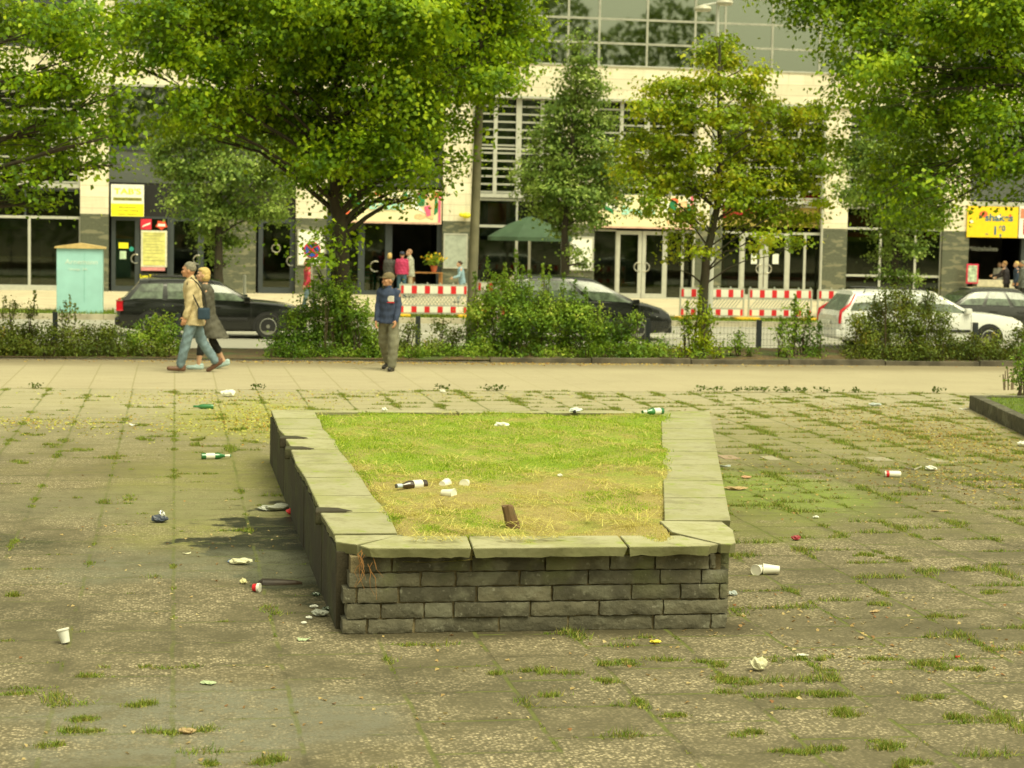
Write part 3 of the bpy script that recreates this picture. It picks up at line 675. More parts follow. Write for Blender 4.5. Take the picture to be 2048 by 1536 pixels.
def fiesta(label, x0, y0, x1, y1, word, seed, group):
    t, a, b, c, d = banner('banner', label, x0, y0, x1, y1, YS, MCR, group)
    W_, H_ = b-a, d-c; r = random.Random(seed); Y = YS-0.022
    for i in range(7):
        poly(t, 'flower', blobpts(a+W_*(0.05+0.15*i), d-H_*0.12-0.03*(i % 2), 0.2, 0.13, 9, seed+i), (MPK, MOR, MWP, MGN)[(i+seed) % 4], Y-0.001*(i+1))
    poly(t, 'leaf', [(a+W_*.03, d-H_*.1), (a+W_*.16, d-H_*.25), (a+W_*.2, d-H_*.6), (a+W_*.08, d-H_*.4)], MGN, Y-0.010)
    poly(t, 'bird', [(a+W_*.08, d-H_*.08), (a+W_*.22, d-H_*.14), (a+W_*.24, d-H_*.5), (a+W_*.12, d-H_*.35)], MWP, Y-0.015)
    poly(t, 'bird', [(a+W_*.64, d-H_*.05), (a+W_*.74, d-H_*.1), (a+W_*.76, d-H_*.45), (a+W_*.86, d-H_*.72), (a+W_*.7, d-H_*.5)], MWP, Y-0.012)
    poly(t, 'leaf', blobpts(a+W_*.79, d-H_*.3, 0.18, 0.3, 9, seed+31), MGN, Y-0.016)
    poly(t, 'leaf', blobpts(a+W_*.93, d-H_*.45, 0.17, 0.5, 9, seed+33), MGN, Y-0.006)
    poly(t, 'figure', [(a+W_*.85, d-H_*.2), (a+W_*.93, d-H_*.12), (a+W_*.92, d-H_*.85), (a+W_*.86, d-H_*.8)], MSK, Y-0.020)
    poly(t, 'dress', [(a+W_*.82, d-H_*.48), (a+W_*.885, d-H_*.44), (a+W_*.89, d-H_*.74), (a+W_*.85, d-H_*.78)], MPK, Y-0.026)
    poly(t, 'flower', blobpts(a+W_*.04, c+H_*.35, 0.13, 0.22, 9, seed+55), MOR, Y-0.008)
    poly(t, 'flower', blobpts(a+W_*.78, c+H_*.22, 0.3, 0.12, 9, seed+56), MSK, Y-0.009)
    poly(t, 'edge_stripe', [(b-0.13, c), (b-0.03, c), (b-0.03, d), (b-0.13, d)], MPK, Y-0.011)
    poly(t, 'lower_edge', [(a, c), (b, c), (b, c+0.07), (a, c+0.07)], M('pinkish edge', (0.66, 0.42, 0.32), 0.6), Y-0.030)
    text(word, 0.46, MTQ, t, a+W_*0.44, Y-0.034, c+H_*0.42, align='CENTER', bold=0.012, sx=1.25)
    return t
fiesta('cream illustrated banner reading Beach above the open cafe front', 686, 379, 883, 447, 'Beach', 3, 'illustrated cream banners over the shops')
fiesta('cream illustrated banner above the white double doors, left of the yellowish tree', 1188, 391, 1387, 457, 'Beach', 8, 'illustrated cream banners over the shops')
t, a, b, c, d = banner('banner', 'yellow shakes banner with a blue 1,60 price above the open kiosk', 1934, 413, 2036, 475, YS, M('warm yellow banner cloth', (0.85, 0.58, 0.01), 0.6, 0.05))
MBL = M('dull blue print', (0.03, 0.14, 0.24), 0.6)
text('shakes', 0.40, MBL, t, b-0.22, YS-0.024, c+(d-c)*0.54, align='RIGHT', bold=0.012, sx=1.15); text('1', 0.46, MBL, t, a+1.22, YS-0.024, c+0.13, align='CENTER', bold=0.02)
text('60', 0.30, MBL, t, a+1.36, YS-0.024, c+0.28, bold=0.012); text(',', 0.5, MBL, t, a+1.40, YS-0.024, c+0.08, bold=0.012); text('ab', 0.14, MBL, t, a+0.8, YS-0.024, c+0.1)
poly(t, 'fruit', blobpts(b-0.36, c+(d-c)*0.72, 0.07, 0.07, 9, 4), MOR, YS-0.028); poly(t, 'cream_blob', blobpts(b-0.85, c+(d-c)*0.68, 0.1, 0.07, 9, 5), MWP, YS-0.028)
poly(t, 'cream_blob', blobpts(a+0.18, c+(d-c)*0.5, 0.09, 0.07, 9, 6), MWP, YS-0.028); poly(t, 'fruit', blobpts(a+0.7, c+(d-c)*0.75, 0.2, 0.15, 9, 7), MOR, YS-0.028)
t, a, b, c, d = banner('banner', 'white banner with large red letters at the right edge of the photo', 2038, 413, 2130, 477, YS-0.01, MWH)
text('EIS', 0.85, MRED, t, a+0.14, YS-0.034, c+0.16, bold=0.01, sx=0.8); MB().box((a+0.05, YS-0.04, d-0.5), (b-0.05, YS-0.033, d-0.1)).build('stripe', M('salmon print', (0.65, 0.25, 0.15), 0.6), t)
# poster cases on the stone columns
for (x0, y0, x1, y1, lb, pm) in [(595, 459, 650, 531, 'white poster case behind the round sign', MWH), (887, 467, 935, 537, 'white framed poster case with grey sheet left of the lamp post', M('pale grey sheet', (0.36, 0.40, 0.34), 0.5)), (1140, 473, 1187, 541, 'white poster case behind the tall narrow tree', MWH)]:
    a, b, c, d = FR(x0, y0, x1, y1, YF-0.08)
    t = thing('poster_case', lb, 'poster case', ((a+b)/2, YF-0.02, c), 'white poster cases on the columns')
    MB().box((a, YF-0.09, c), (b, YF-0.004, c+0.05)).box((a, YF-0.09, d-0.05), (b, YF-0.004, d)).box((a, YF-0.088, c), (a+0.05, YF-0.006, d)).box((b-0.05, YF-0.088, c), (b, YF-0.006, d)).build('frame', MWF, t)
    MB().box((a+0.05, YF-0.07, c+0.05), (b-0.05, YF-0.01, d-0.05)).build('sheet', pm, t)
p = AY(932, 431, YF-0.1); t = thing('wall_lamp', 'small bright yellow lamp on the stone column beside the lamp post', 'lamp', tuple(p))
MB().ball((p.x, YF-0.2, p.z), 0.16, 12, 8, (1.1, 0.8, 0.75)).ball((p.x-0.2, YF-0.18, p.z+0.02), 0.09).build('shade', M('yellow plastic', (0.80, 0.72, 0.03), 0.35), t)
MB().box((p.x-0.05, YF-0.12, p.z-0.04), (p.x+0.05, YF-0.004, p.z+0.04)).build('bracket', MWF, t)

# things seen dimly through the glass: balustrade, floor beams and counters
for i, x in enumerate(np.arange(9.2, 30, 1.9)):
    MB().box((x, YF+2.6, ZB1), (x+0.22, YF+2.8, ZTOP)).build('inner_column', M('dim inner post', (0.10, 0.12, 0.07), .8), bld)
MB().box((8.7, YF+2.3, ZB1+0.9), (31, YF+2.4, ZB1+1.02)).box((8.7, YF+2.3, ZB1), (31, YF+2.36, ZB1+0.35)).build('balustrade', M('dim green rail', (0.16, 0.22, 0.12), .6), bld)
MB().box((8.7, YF+1.8, ZB1+3.0), (31, YF+6.9, ZB1+3.5)).build('floor_slab', M('pale inner slab', (0.34, 0.36, 0.22), .8), bld)
rr_ = random.Random(12)
for a_, b_ in [(-7.3, -3.8), (11.6, 14.8), (16.5, 20.2), (21.8, 25.5), (27, 30.5), (5.9, 8.0)]:
    for k in range(5):
        x = rr_.uniform(a_, b_-.5); MB().box((x, YF+rr_.uniform(2.2, 4.5), ZP), (x+rr_.uniform(.3, .9), YF+5.2, rr_.uniform(.7, 2.1))).build('shop_fitting', M('dim fitting %s' % 'abc'[k % 3], [(0.20, 0.14, 0.06), (0.10, 0.13, 0.10), (0.24, 0.22, 0.15)][k % 3], .7, .3, 3), bld)
# ================================================================== RAISED PLANTER
PX0, PX1, PXB = 1.02, 3.40, 5.62      # left side, right side at the front, right side at the back
PY0, PY1, PZ = 11.56, 20.15, 0.475    # front, back, underside of coping
def wall_stone(name, c0, c1):
    s = NT(name); x, y, z = s.sep(s.P); rnd = s.geo.outputs['Random Per Island']
    b = s.mix(rnd, c0, c1); b = s.mix(s.mr(s.noise(7, 5), 0.35, 0.7, 0, 0.65), b, (0.045, 0.042, 0.026))
    b = s.mix(s.mr(s.noise(5.0, 4), 0.52, 0.66, 0, 0.45), b, (0.24, 0.235, 0.165))
    b = s.mix(s.mr(s.noise(30, 4), 0.60, 0.72, 0, 0.5), b, (0.30, 0.29, 0.22))
    b = s.mix(s.ma('MULTIPLY', s.mr(s.noise(3.3, 4), 0.5, 0.65, 0, 0.55), s.mr(z, 0.1, 0.5)), b, (0.14, 0.155, 0.045))
    s.set(Base_Color=b, Roughness=0.85); s.bump(s.noise(20, 6), 0.8, 0.02); return s.m
MFS = wall_stone('weathered sandstone blocks', (0.066, 0.060, 0.040), (0.165, 0.15, 0.098))
def cop_mat():
    s = NT('mossy coping slabs'); x, y, z = s.sep(s.P); rnd = s.geo.outputs['Random Per Island']
    b = s.mix(rnd, (0.33, 0.315, 0.19), (0.42, 0.40, 0.245))
    b = s.mix(s.mr(s.noise(1.8, 6, rough=0.7), 0.42, 0.62, 0, 0.65), b, (0.25, 0.255, 0.085)); b = s.mix(s.mr(s.noise(3.1, 6, rough=0.75), 0.52, 0.64, 0, 0.6), b, (0.20, 0.185, 0.10))
    b = s.mix(s.mr(s.noise(16, 5), 0.52, 0.7, 0, 0.4), b, (0.22, 0.205, 0.10))
    b = s.mix(s.mr(s.noise(5, 6), 0.60, 0.68, 0, 0.7), b, (0.23, 0.29, 0.03))
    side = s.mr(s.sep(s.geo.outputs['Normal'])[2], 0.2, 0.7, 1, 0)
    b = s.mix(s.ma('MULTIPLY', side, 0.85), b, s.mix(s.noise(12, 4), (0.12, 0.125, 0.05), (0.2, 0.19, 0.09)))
    s.set(Base_Color=b, Roughness=0.85); s.bump(s.noise(26, 6), 0.5, 0.012); return s.m
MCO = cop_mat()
MMO = M('crumbling mortar', (0.20, 0.16, 0.085), 0.95, 0.4, 20, obj=False, bump=0.5)
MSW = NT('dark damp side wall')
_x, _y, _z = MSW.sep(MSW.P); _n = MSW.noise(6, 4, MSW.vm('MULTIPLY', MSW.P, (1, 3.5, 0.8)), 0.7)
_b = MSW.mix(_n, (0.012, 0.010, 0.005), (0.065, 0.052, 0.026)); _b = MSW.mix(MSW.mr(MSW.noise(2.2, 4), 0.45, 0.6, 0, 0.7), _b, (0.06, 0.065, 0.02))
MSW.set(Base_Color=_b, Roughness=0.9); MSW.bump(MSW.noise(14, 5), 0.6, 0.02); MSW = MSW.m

pl = thing('raised_planter', 'long low raised planter of grey stone blocks with mossy coping, widening towards the back', 'planter', (2.3, PY0, 0))
rs = random.Random(5)
def xr(y): return PX1+(PXB-PX1)*(y-PY0)/(PY1-PY0)
# mortar core
MB().prism([(PX0+0.03, PY0+0.03), (PX1-0.05, PY0+0.03), (PXB-0.04, PY1-0.03), (PX0+0.03, PY1-0.03)], -0.05, PZ-0.012).build('core', MMO, pl)
# front: five courses, joint positions read along the course (0 = left, 1 = right)
courses = [
 (0.000, 0.093, [-.01, .055, .175, .395, .575, .80, .955, 1.0]),
 (0.094, 0.189, [.0, .09, .20, .275, .475, .655, .825, 1.0]),
 (0.190, 0.285, [-.01, .028, .135, .335, .53, .74, .87, .975, 1.0]),
 (0.286, 0.377, [.005, .19, .28, .445, .625, .815, .925, 1.0]),
 (0.378, 0.472, [.035, .115, .32, .51, .68, .80, .945, .965]),
]
fw_ = MB(); Wd = PX1-PX0
def rough_block(mb, x0, x1, y0, z0, z1, dep=0.16):
    bm = bmesh.new(); bmesh.ops.create_cube(bm, size=1)
    for v in bm.verts: v.co = ((x0+x1)/2+v.co.x*(x1-x0), y0+dep/2+v.co.y*dep, (z0+z1)/2+v.co.z*(z1-z0))
    bmesh.ops.subdivide_edges(bm, edges=[e for e in bm.edges if abs(e.verts[0].co.x-e.verts[1].co.x) > 0.02], cuts=max(2, int((x1-x0)/0.035)))
    bmesh.ops.subdivide_edges(bm, edges=[e for e in bm.edges if abs(e.verts[0].co.z-e.verts[1].co.z) > 0.03], cuts=3)
    for v in bm.verts:
        ex = min(v.co.x-x0, x1-v.co.x); ez = min(v.co.z-z0, z1-v.co.z)
        if v.co.y < y0+0.01:
            k = 0.005 if min(ex, ez) < 0.002 else 0
            v.co.y += k+rs.uniform(-0.003, 0.0035)
        if ez < 0.002: v.co.z += (1 if v.co.z < (z0+z1)/2 else -1)*rs.uniform(0.0, 0.006)
        if ex < 0.002: v.co.x += (1 if v.co.x < (x0+x1)/2 else -1)*rs.uniform(0, 0.007)
    bmesh.ops.recalc_face_normals(bm, faces=bm.faces[:])
    mb.add([v.co[:] for v in bm.verts], [[v.index for v in f.verts] for f in bm.faces]) if not bm.verts.index_update() else None
    bm.free()
for z0, z1, js in courses:
    for i in range(len(js)-1):
        g = rs.choice((0.003, 0.004, 0.009)); a = PX0+js[i]*Wd+g/2; b = PX0+js[i+1]*Wd-g/2
        rough_block(fw_, a, b, PY0+rs.uniform(-0.008, 0.008)+(0.01 if z0 == 0 else 0), z0, z1-rs.choice((0.002, 0.003, 0.006)))
rough_block(fw_, PX1-0.085, PX1+0.005, PY0+0.13, 0.378, 0.47, 0.2)
fw_.build('front_wall', MFS, pl, smooth=25)
# sides and back
sw = MB()
y = PY0+0.17
while y < PY1-0.1:
    L = rs.uniform(0.7, 1.2); y2 = min(PY1, y+L)
    sw.cbox((PX0-0.045+rs.uniform(-.003, .003), y, -0.05), (PX0+0.12, y2-0.004, PZ), 0.006); y = y2
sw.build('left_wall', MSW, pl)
bw = MB(); y = PY0+0.2
while y < PY1:
    y2 = min(PY1, y+0.5)
    for k in range(5):
        xa, xb = xr(y), xr(y2); bw.prism([(xa-0.14, y), (xa, y), (xb, y2-0.006), (xb-0.14, y2-0.006)], k*0.094, k*0.094+0.089)
    y = y2
x = PX0+0.13
while x < PXB-0.1:
    x2 = min(PXB, x+0.55)
    for k in range(5): bw.box((x, PY1-0.15, k*0.094), (x2-0.006, PY1, k*0.094+0.089))
    x = x2
bw.build('back_wall', MFS, pl)
# coping slabs: front three, left and right rows, back row
def cop(poly, z0=PZ+0.003, z1=0.54, rough=True, tilt=0.0):
    """slab with a hewn edge; poly ccw in plan"""
    bm = bmesh.new(); vs = [bm.verts.new((p[0], p[1], z1)) for p in poly]; f = bm.faces.new(vs)
    r = bmesh.ops.extrude_face_region(bm, geom=[f]); 
    for v in [g for g in r['geom'] if isinstance(g, bmesh.types.BMVert)]: v.co.z = z0
    for _ in range(4):
        es = [e for e in bm.edges if e.calc_length() > 0.075 and abs(e.verts[0].co.z-e.verts[1].co.z) < 0.01]
        if es: bmesh.ops.subdivide_edges(bm, edges=es, cuts=1)
    bmesh.ops.recalc_face_normals(bm, faces=bm.faces[:])
    cx = sum(p[0] for p in poly)/len(poly); cy = sum(p[1] for p in poly)/len(poly)
    for v in bm.verts:
        d = Vector((cx-v.co.x, cy-v.co.y, 0)).normalized()
        if v.co.z < (z0+z1)/2: v.co += d*(0.016+0.008*math.sin(v.co.x*47)*math.sin(v.co.x*13+v.co.y*9)+rs.uniform(-.011, .011)); v.co.z += 0.003+0.003*math.sin(v.co.x*23+v.co.y*17)+rs.uniform(-.002, .006)
        else: v.co += d*rs.uniform(0.0, 0.0025)
        v.co.z += tilt*(v.co.x-cx)
    bmesh.ops.bevel(bm, geom=[e for e in bm.edges if all(v.co.z > (z0+z1)/2 for v in e.verts) and not all(f.normal.z > 0.9 for f in e.link_faces)], offset=0.004, segments=2, affect='EDGES')
    me = bpy.data.meshes.new('coping_slab'); bm.to_mesh(me); bm.free()
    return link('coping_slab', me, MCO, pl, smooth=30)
YA, YC = PY0-0.38, PY0+0.36     # front edge of the overhang at left, inner edge
GP = lambda px, py: tuple(G(px, py, 0.54))[:2]
cop([GP(718, 1091), GP(738, 1097), GP(943, 1097), GP(934, 1072), GP(790, 1072)])
cop([GP(946, 1097), GP(1256, 1094), GP(1236, 1071), GP(937, 1072)])
cop([GP(1259, 1094), GP(1420, 1092), GP(1437, 1088), GP(1362, 1071), GP(1239, 1071)])
g_ = GP(1368, 1071); cop([GP(1442, 1088), GP(1462, 1089), GP(1472, 1085), GP(1466, 1058), (3.60, 12.45), (3.17, 12.45), (g_[0]-.05, g_[1]+.12), g_], tilt=-0.02)
def row(edge_out, edge_in, ys, notch=()):
    for i in range(len(ys)-1):
        y0, y1 = ys[i]+0.003, ys[i+1]-0.003
        p = [(edge_out(y0), y0), (edge_in(y0), y0), (edge_in(y1), y1), (edge_out(y1), y1)]
        if i in notch: # outer corner broken off in a wedge
            p = [(edge_out(y0)+0.21, y0), (edge_in(y0), y0), (edge_in(y1), y1), (edge_out(y1), y1), (edge_out(y0)+0.01, y0+0.22)]
        a = sum(p[k][0]*p[(k+1) % len(p)][1]-p[(k+1) % len(p)][0]*p[k][1] for k in range(len(p)))
        cop(p if a > 0 else p[::-1], tilt=rs.uniform(-0.006, 0.006))
lo = lambda y: 0.975+0.012*math.sin(y*2.3); li = lambda y: 1.40+0.02*math.sin(y*3)
q_ = GP(788, 1071); cop([GP(671, 1081), GP(714, 1087), q_, (1.42, 12.02), (0.985, 12.02)], z0=PZ-0.01, z1=0.532)
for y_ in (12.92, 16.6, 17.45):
    MB().prism([(0.93, y_+0.02), (1.19, y_+0.05), (1.10, y_+0.20), (0.95, y_+0.24)], PZ-0.02, 0.546).build('shade_wedge', MSW, pl, bevel=0.01)  # dark wedges added in the coping notches, standing in for shaded gaps
row(lo, li, [12.03, 12.92, 13.75, 14.75, 15.6, 16.6, 17.45, 18.3, 19.3], notch=(1, 5, 6))
row(lambda y: xr(y)+0.03, lambda y: xr(y)-0.42-0.01*(y-12), [12.47, 13.55, 14.5, 15.5, 16.45, 17.4, 18.4, 19.45])
row_y = [(0.975, 19.31), (1.9, 19.93), (2.9, 19.93), (3.9, 19.93), (4.9, 19.93)]
cop([(0.975, 19.31), (1.40, 19.31), (1.42, 19.93), (1.95, 19.95), (1.95, 20.2), (0.985, 20.2)])
for a, b in ((1.96, 2.9), (2.91, 3.85), (3.86, 4.8)): cop([(a, 19.95), (b, 19.95), (b, 20.2), (a, 20.2)])
cop([(4.81, 19.95), (4.98, 19.46), (5.47, 19.46), (5.67, 20.2), (4.81, 20.2)])
# earth fill
def bed_z(x, y): return 0.535+0.014*math.sin(2.1*x+0.7*y)+0.016*math.sin(1.7*y-1.3*x)+0.012*math.sin(5.1*x+3*y)
vs = []; fs = []; NXg, NYg = 36, 80
for j in range(NYg+1):
    y = 11.56+(19.97-11.56)*j/NYg; xa = 1.36; xb = xr(y)-0.36
    for i in range(NXg+1):
        x = xa+(xb-xa)*i/NXg; e = min(i, NXg-i, j*0.8, NYg-j); vs.append((x, y, bed_z(x, y)-(0.06 if e == 0 else 0.0 if e > 1 else 0.005)))
for j in range(NYg):
    for i in range(NXg): a = j*(NXg+1)+i; fs.append((a, a+1, a+NXg+2, a+NXg+1))
def turf(name):
    s = NT(name); x, y, z = s.sep(s.P)
    b = s.mix(s.noise(9, 5), (0.20, 0.155, 0.05), (0.44, 0.36, 0.12))
    g = s.mix(s.noise(12, 5), (0.13, 0.20, 0.012), (0.29, 0.38, 0.03))
    k = s.ma('ADD', s.mr(y, 14.0, 16.3, 0.1, 0.7), s.mr(s.noise(1.8, 6, rough=0.7), 0.40, 0.62, -0.4, 0.45))
    s.set(Base_Color=s.mix(k, b, g), Roughness=0.95); s.bump(s.noise(30, 5), 0.9, 0.03); return s.m
tag(MB().add(vs, fs).build('planter_earth', turf('matted turf'), smooth=60), kind='structure')

def grass_mat(name, cols):
    s = NT(name); r = s.n('ValToRGB'); e = r.color_ramp.elements
    while len(e) < len(cols): e.new(0.5)
    for i, (p, c) in enumerate(cols): e[i].position = p; e[i].color = (*c, 1)
    s.put(r.inputs[0], s.geo.outputs['Random Per Island']); s.set(Base_Color=r.outputs[0], Roughness=0.7)
    tr = s.n('BsdfTranslucent'); s.put(tr.inputs[0], r.outputs[0]); ms = s.n('MixShader'); ms.inputs[0].default_value = 0.3
    s.t.links.new(s.b.outputs[0], ms.inputs[1]); s.t.links.new(tr.outputs[0], ms.inputs[2]); s.t.links.new(ms.outputs[0], s.o.inputs[0]); return s.m
MGG = grass_mat('fresh grass', [(0, (0.15, 0.26, 0.010)), (0.5, (0.31, 0.46, 0.02)), (1, (0.54, 0.60, 0.07))])
MGD = grass_mat('dry straw grass', [(0, (0.32, 0.25, 0.06)), (0.5, (0.56, 0.49, 0.12)), (1, (0.74, 0.68, 0.22))])
def vnoise(x, y, seed=0):
    return (np.sin(1.9*x+1.3*y+seed)+np.sin(-1.1*x+2.3*y+2*seed)+np.sin(3.7*x-0.9*y+seed*.5)*0.7+np.sin(5.3*x+4.1*y+seed)*0.5)/3.2
# cut grass: ragged edge creeping over the coping
n = 190000; y = 11.56+(20.02-11.56)*RNG.random(n)**1.25
x = 1.30+(PX1+(PXB-PX1)*(y-PY0)/(PY1-PY0)-0.30-1.30)*RNG.random(n)
ed = np.minimum.reduce([x-1.40, (PX1+(PXB-PX1)*(y-PY0)/(PY1-PY0)-0.42)-x, y-11.62, 19.97-y])
keep = ed+0.055*vnoise(x*6, y*5, 3)+RNG.normal(size=n)*0.02 > 0; x, y = x[keep], y[keep]
z = bed_z_np = 0.535+0.014*np.sin(2.1*x+0.7*y)+0.016*np.sin(1.7*y-1.3*x)+0.012*np.sin(5.1*x+3*y)-0.004
gr = (np.clip((y-14.0)/2.4, 0.05, 0.74)+0.75*vnoise(x*1.9, y*1.2, 1)+0.45*vnoise(x*6, y*4.5, 6)+RNG.normal(size=len(x))*0.12) > 0.45
P = np.stack([x, y, z], 1)
for nm, msk, mt, h, kd in (('green_grass', gr, MGG, 0.030, 'fresh green grass covering the back half of the planter'), ('dry_grass', ~gr, MGD, 0.019, 'cut straw coloured grass covering the front half of the planter')):
    Q = P[msk]; lump = 0.75+1.7*np.clip(vnoise(Q[:, 0]*5.2, Q[:, 1]*3.6, 9), 0, 1)*np.clip(0.5+vnoise(Q[:, 0]*13, Q[:, 1]*11, 2), 0, 1.4)
    me = fastmesh(nm, blades(Q, h*0.75*lump, np.full(len(Q), 0.0055)*(1+0.05*(Q[:, 1]-11)), RNG, 1.0 if nm == 'dry_grass' else 0.6), 3)
    tag(link(nm, me, mt), kd, 'grass', kind='stuff')
# loose hay wisps on top
n = 9000; y = 11.6+8.2*RNG.random(n)**1.3; x = 1.4+(xr(12)+(PXB-PX1)*(y-12)/8.6-0.45-1.4)*RNG.random(n)
k = vnoise(x*3, y*2.3, 4) > -0.05; x, y = x[k], y[k]
C = np.stack([x, y, 0.565+0.012*RNG.random(len(x))], 1); a = RNG.uniform(0, 6.28, len(x)); L = RNG.uniform(0.02, 0.05, len(x))[:, None]
d = np.stack([np.cos(a), np.sin(a), RNG.normal(size=len(x))*0.25], 1); q = np.stack([-np.sin(a), np.cos(a), np.zeros(len(x))], 1)*0.0022
tag(link('hay_wisps', fastmesh('hay', np.stack([C-d*L-q, C-d*L+q, C+d*L+q, C+d*L-q], 1), 4), MGD), 'loose cut hay lying on the planter turf', 'hay', kind='stuff')
# dry roots at the broken left corner
rt = MB(); rr = random.Random(3)
for i in range(9):
    p = Vector((1.10+rr.uniform(-.02, .08), 11.50+rr.uniform(-0.03, .03), 0.50+rr.uniform(-.06, .03))); pts = [p]
    for k in range(5): p = p+Vector((rr.uniform(-.03, .03), rr.uniform(-.02, .005), -rr.uniform(0.02, 0.05))); pts.append(p)
    rt.tube(pts, [0.0025, 0.002, 0.002, 0.0015, 0.001, 0.001], 5)
tag(rt.build('dry_roots', M('rusty root', (0.30, 0.14, 0.04), 0.8)), 'thin rusty roots hanging from the broken left front corner of the planter', 'roots')

# ------------------------------------------------------------------ grass tufts in the paving joints
def jfilter(x, y):
    return vnoise(x*1.7, y*1.5, 2)+0.7*vnoise(x*6.0, y*6.0, 5)
pts = []; size = 0.6
for c in range(-8, 40):
    off = (c*0.618) % 1.0
    for r in range(10, 52):
        y0 = (r-off)*size; y1 = y0+size; x0 = c*size
        # across joint and along joint
        nj = 34
        pts.append(np.stack([x0+size*RNG.random(nj), np.full(nj, y0)], 1)); pts.append(np.stack([np.full(nj, x0), y0+size*RNG.random(nj)], 1))
J = np.concatenate(pts); J = np.repeat(J, 9, axis=0); x, y = J[:, 0], J[:, 1]
gC = G(1500, 1400); dens = jfilter(x, y)
thr = 0.44-0.18*np.clip((x-2.2)/2, -0.8, 1.6)-0.18*np.clip((y-13)/8, 0, 1.0)+0.35*np.exp(-((x-0.9)**2/0.4+(y-10.4)**2/0.5))
keep = (dens+RNG.normal(size=len(x))*0.07 > thr) & (y < YW0-0.0)
inside = (x > PX0-0.05) & (x < PX1+(PXB-PX1)*(y-PY0)/(PY1-PY0)+0.03) & (y > PY0-0.02) & (y < PY1+0.05)
keep &= ~inside; J = J[keep]; dn = dens[keep]-thr[keep]; spread = 0.012+0.050*np.clip(dn*2.4, 0, 1)
J = J+RNG.normal(size=J.shape)*spread[:, None]*0.6
P = np.stack([J[:, 0], J[:, 1], np.zeros(len(J))], 1); h = 0.014+0.034*np.clip(dn*2.0, 0, 1)
h = np.minimum(h, 0.046)*np.clip(1.1-(P[:, 1]-10)*0.012, 0.7, 1.1)

tf = []; th_ = []
for (px, py, lx, ly, k_) in [(1240,1330,.10,.03,1),(1300,1320,.13,.02,1),(1430,1330,.05,.06,1),(1470,1362,.07,.07,1.4),(1060,1345,.12,.02,.7),(1110,1346,.10,.02,.7),(1345,1435,.06,.04,1.2),(1490,1468,.07,.03,1.1),(1545,1392,.12,.02,.8),(1620,1388,.12,.02,.8),(1690,1425,.06,.05,1.3),(1665,1390,.09,.02,.9),(1600,1320,.16,.02,.8),(1760,1318,.12,.02,.9),(1860,1330,.07,.04,1.2),
  (1920,1340,.12,.02,1),(1560,1503,.10,.02,1),(1640,1503,.12,.02,1),(1760,1490,.06,.05,1.4),(1830,1530,.08,.03,1),(1925,1438,.07,.04,1.1),(1990,1438,.07,.02,.8),(1860,1400,.10,.02,.8),(1580,1390,.05,.04,.8),(165,1440,.035,.09,1.2),(165,1465,.05,.03,1),(180,1350,.03,.06,.9),(30,1190,.03,.06,.8),(420,1525,.05,.03,1),(535,1525,.04,.04,1.2),
  (60,1388,.12,.015,.8),(300,1336,.22,.012,.6),(115,1492,.06,.015,.8),(330,1464,.12,.012,.8),(395,1462,.05,.015,.8),(275,1410,.05,.012,.7),(1100,1395,.03,.03,.6),(1210,1360,.04,.05,.8),(1000,1350,.03,.03,.5),(1720,1110,.05,.05,.9),(1790,1120,.05,.06,.9),(1930,1140,.05,.05,.9),(1980,1185,.08,.04,.8),(1750,1210,.06,.05,.8),(1900,1235,.10,.03,.9),
  (290,880,.06,.12,1),(285,850,.08,.1,1),(400,880,.08,.08,1),(60,870,.1,.08,.8),(100,890,.1,.03,.8),(500,885,.06,.1,1),(385,890,.06,.12,1),(230,915,.06,.1,.7),(40,925,.08,.1,.8),(160,900,.1,.05,.8),(255,1000,.03,.2,.5),(480,860,.08,.1,1),(1560,975,.35,.4,.9),(1500,1010,.2,.3,.6),(860,1290,.15,.02,.4),(1230,1278,.3,.02,.5)]:
    g_ = G(px, py); ns_ = max(3, int(lx/0.022)+int(ly/0.025))
    for _k in range(ns_):
        n_ = int(400*k_/ns_*RNG.uniform(.35, 1.7)); c_ = RNG.uniform(-1, 1, 2)*np.array([lx, ly+.012])*1.15; sp_ = RNG.uniform(.010, .026)
        r_ = RNG.normal(size=(n_, 2))*np.array([sp_*1.5, sp_])+c_; tf.append(np.stack([g_.x+r_[:, 0], g_.y+r_[:, 1], np.zeros(n_)], 1)); th_.append(np.full(n_, RNG.uniform(.012, .042)))
tf = np.concatenate(tf); P = np.concatenate([P, tf]); h = np.concatenate([h, np.concatenate(th_)])
dry = RNG.random(len(P)) < 0.30
MGJ = grass_mat('joint grass', [(0, (0.08, 0.14, 0.010)), (0.5, (0.18, 0.27, 0.020)), (1, (0.32, 0.38, 0.04))])
for nm, ms_, mt, lb in (('joint_grass', ~dry, MGJ, 'green grass tufts growing in the joints of the paving'), ('joint_moss', dry, grass_mat('yellowing joint grass', [(0, (0.2, 0.16, 0.04)), (0.5, (0.3, 0.27, 0.06)), (1, (0.38, 0.32, 0.09))]), 'yellowed grass growing in the joints of the paving')):
    tag(link(nm, fastmesh(nm, blades(P[ms_], h[ms_], 0.004+0.0002*P[ms_][:, 1], RNG, 0.7), 3), mt), lb, 'grass', kind='stuff')
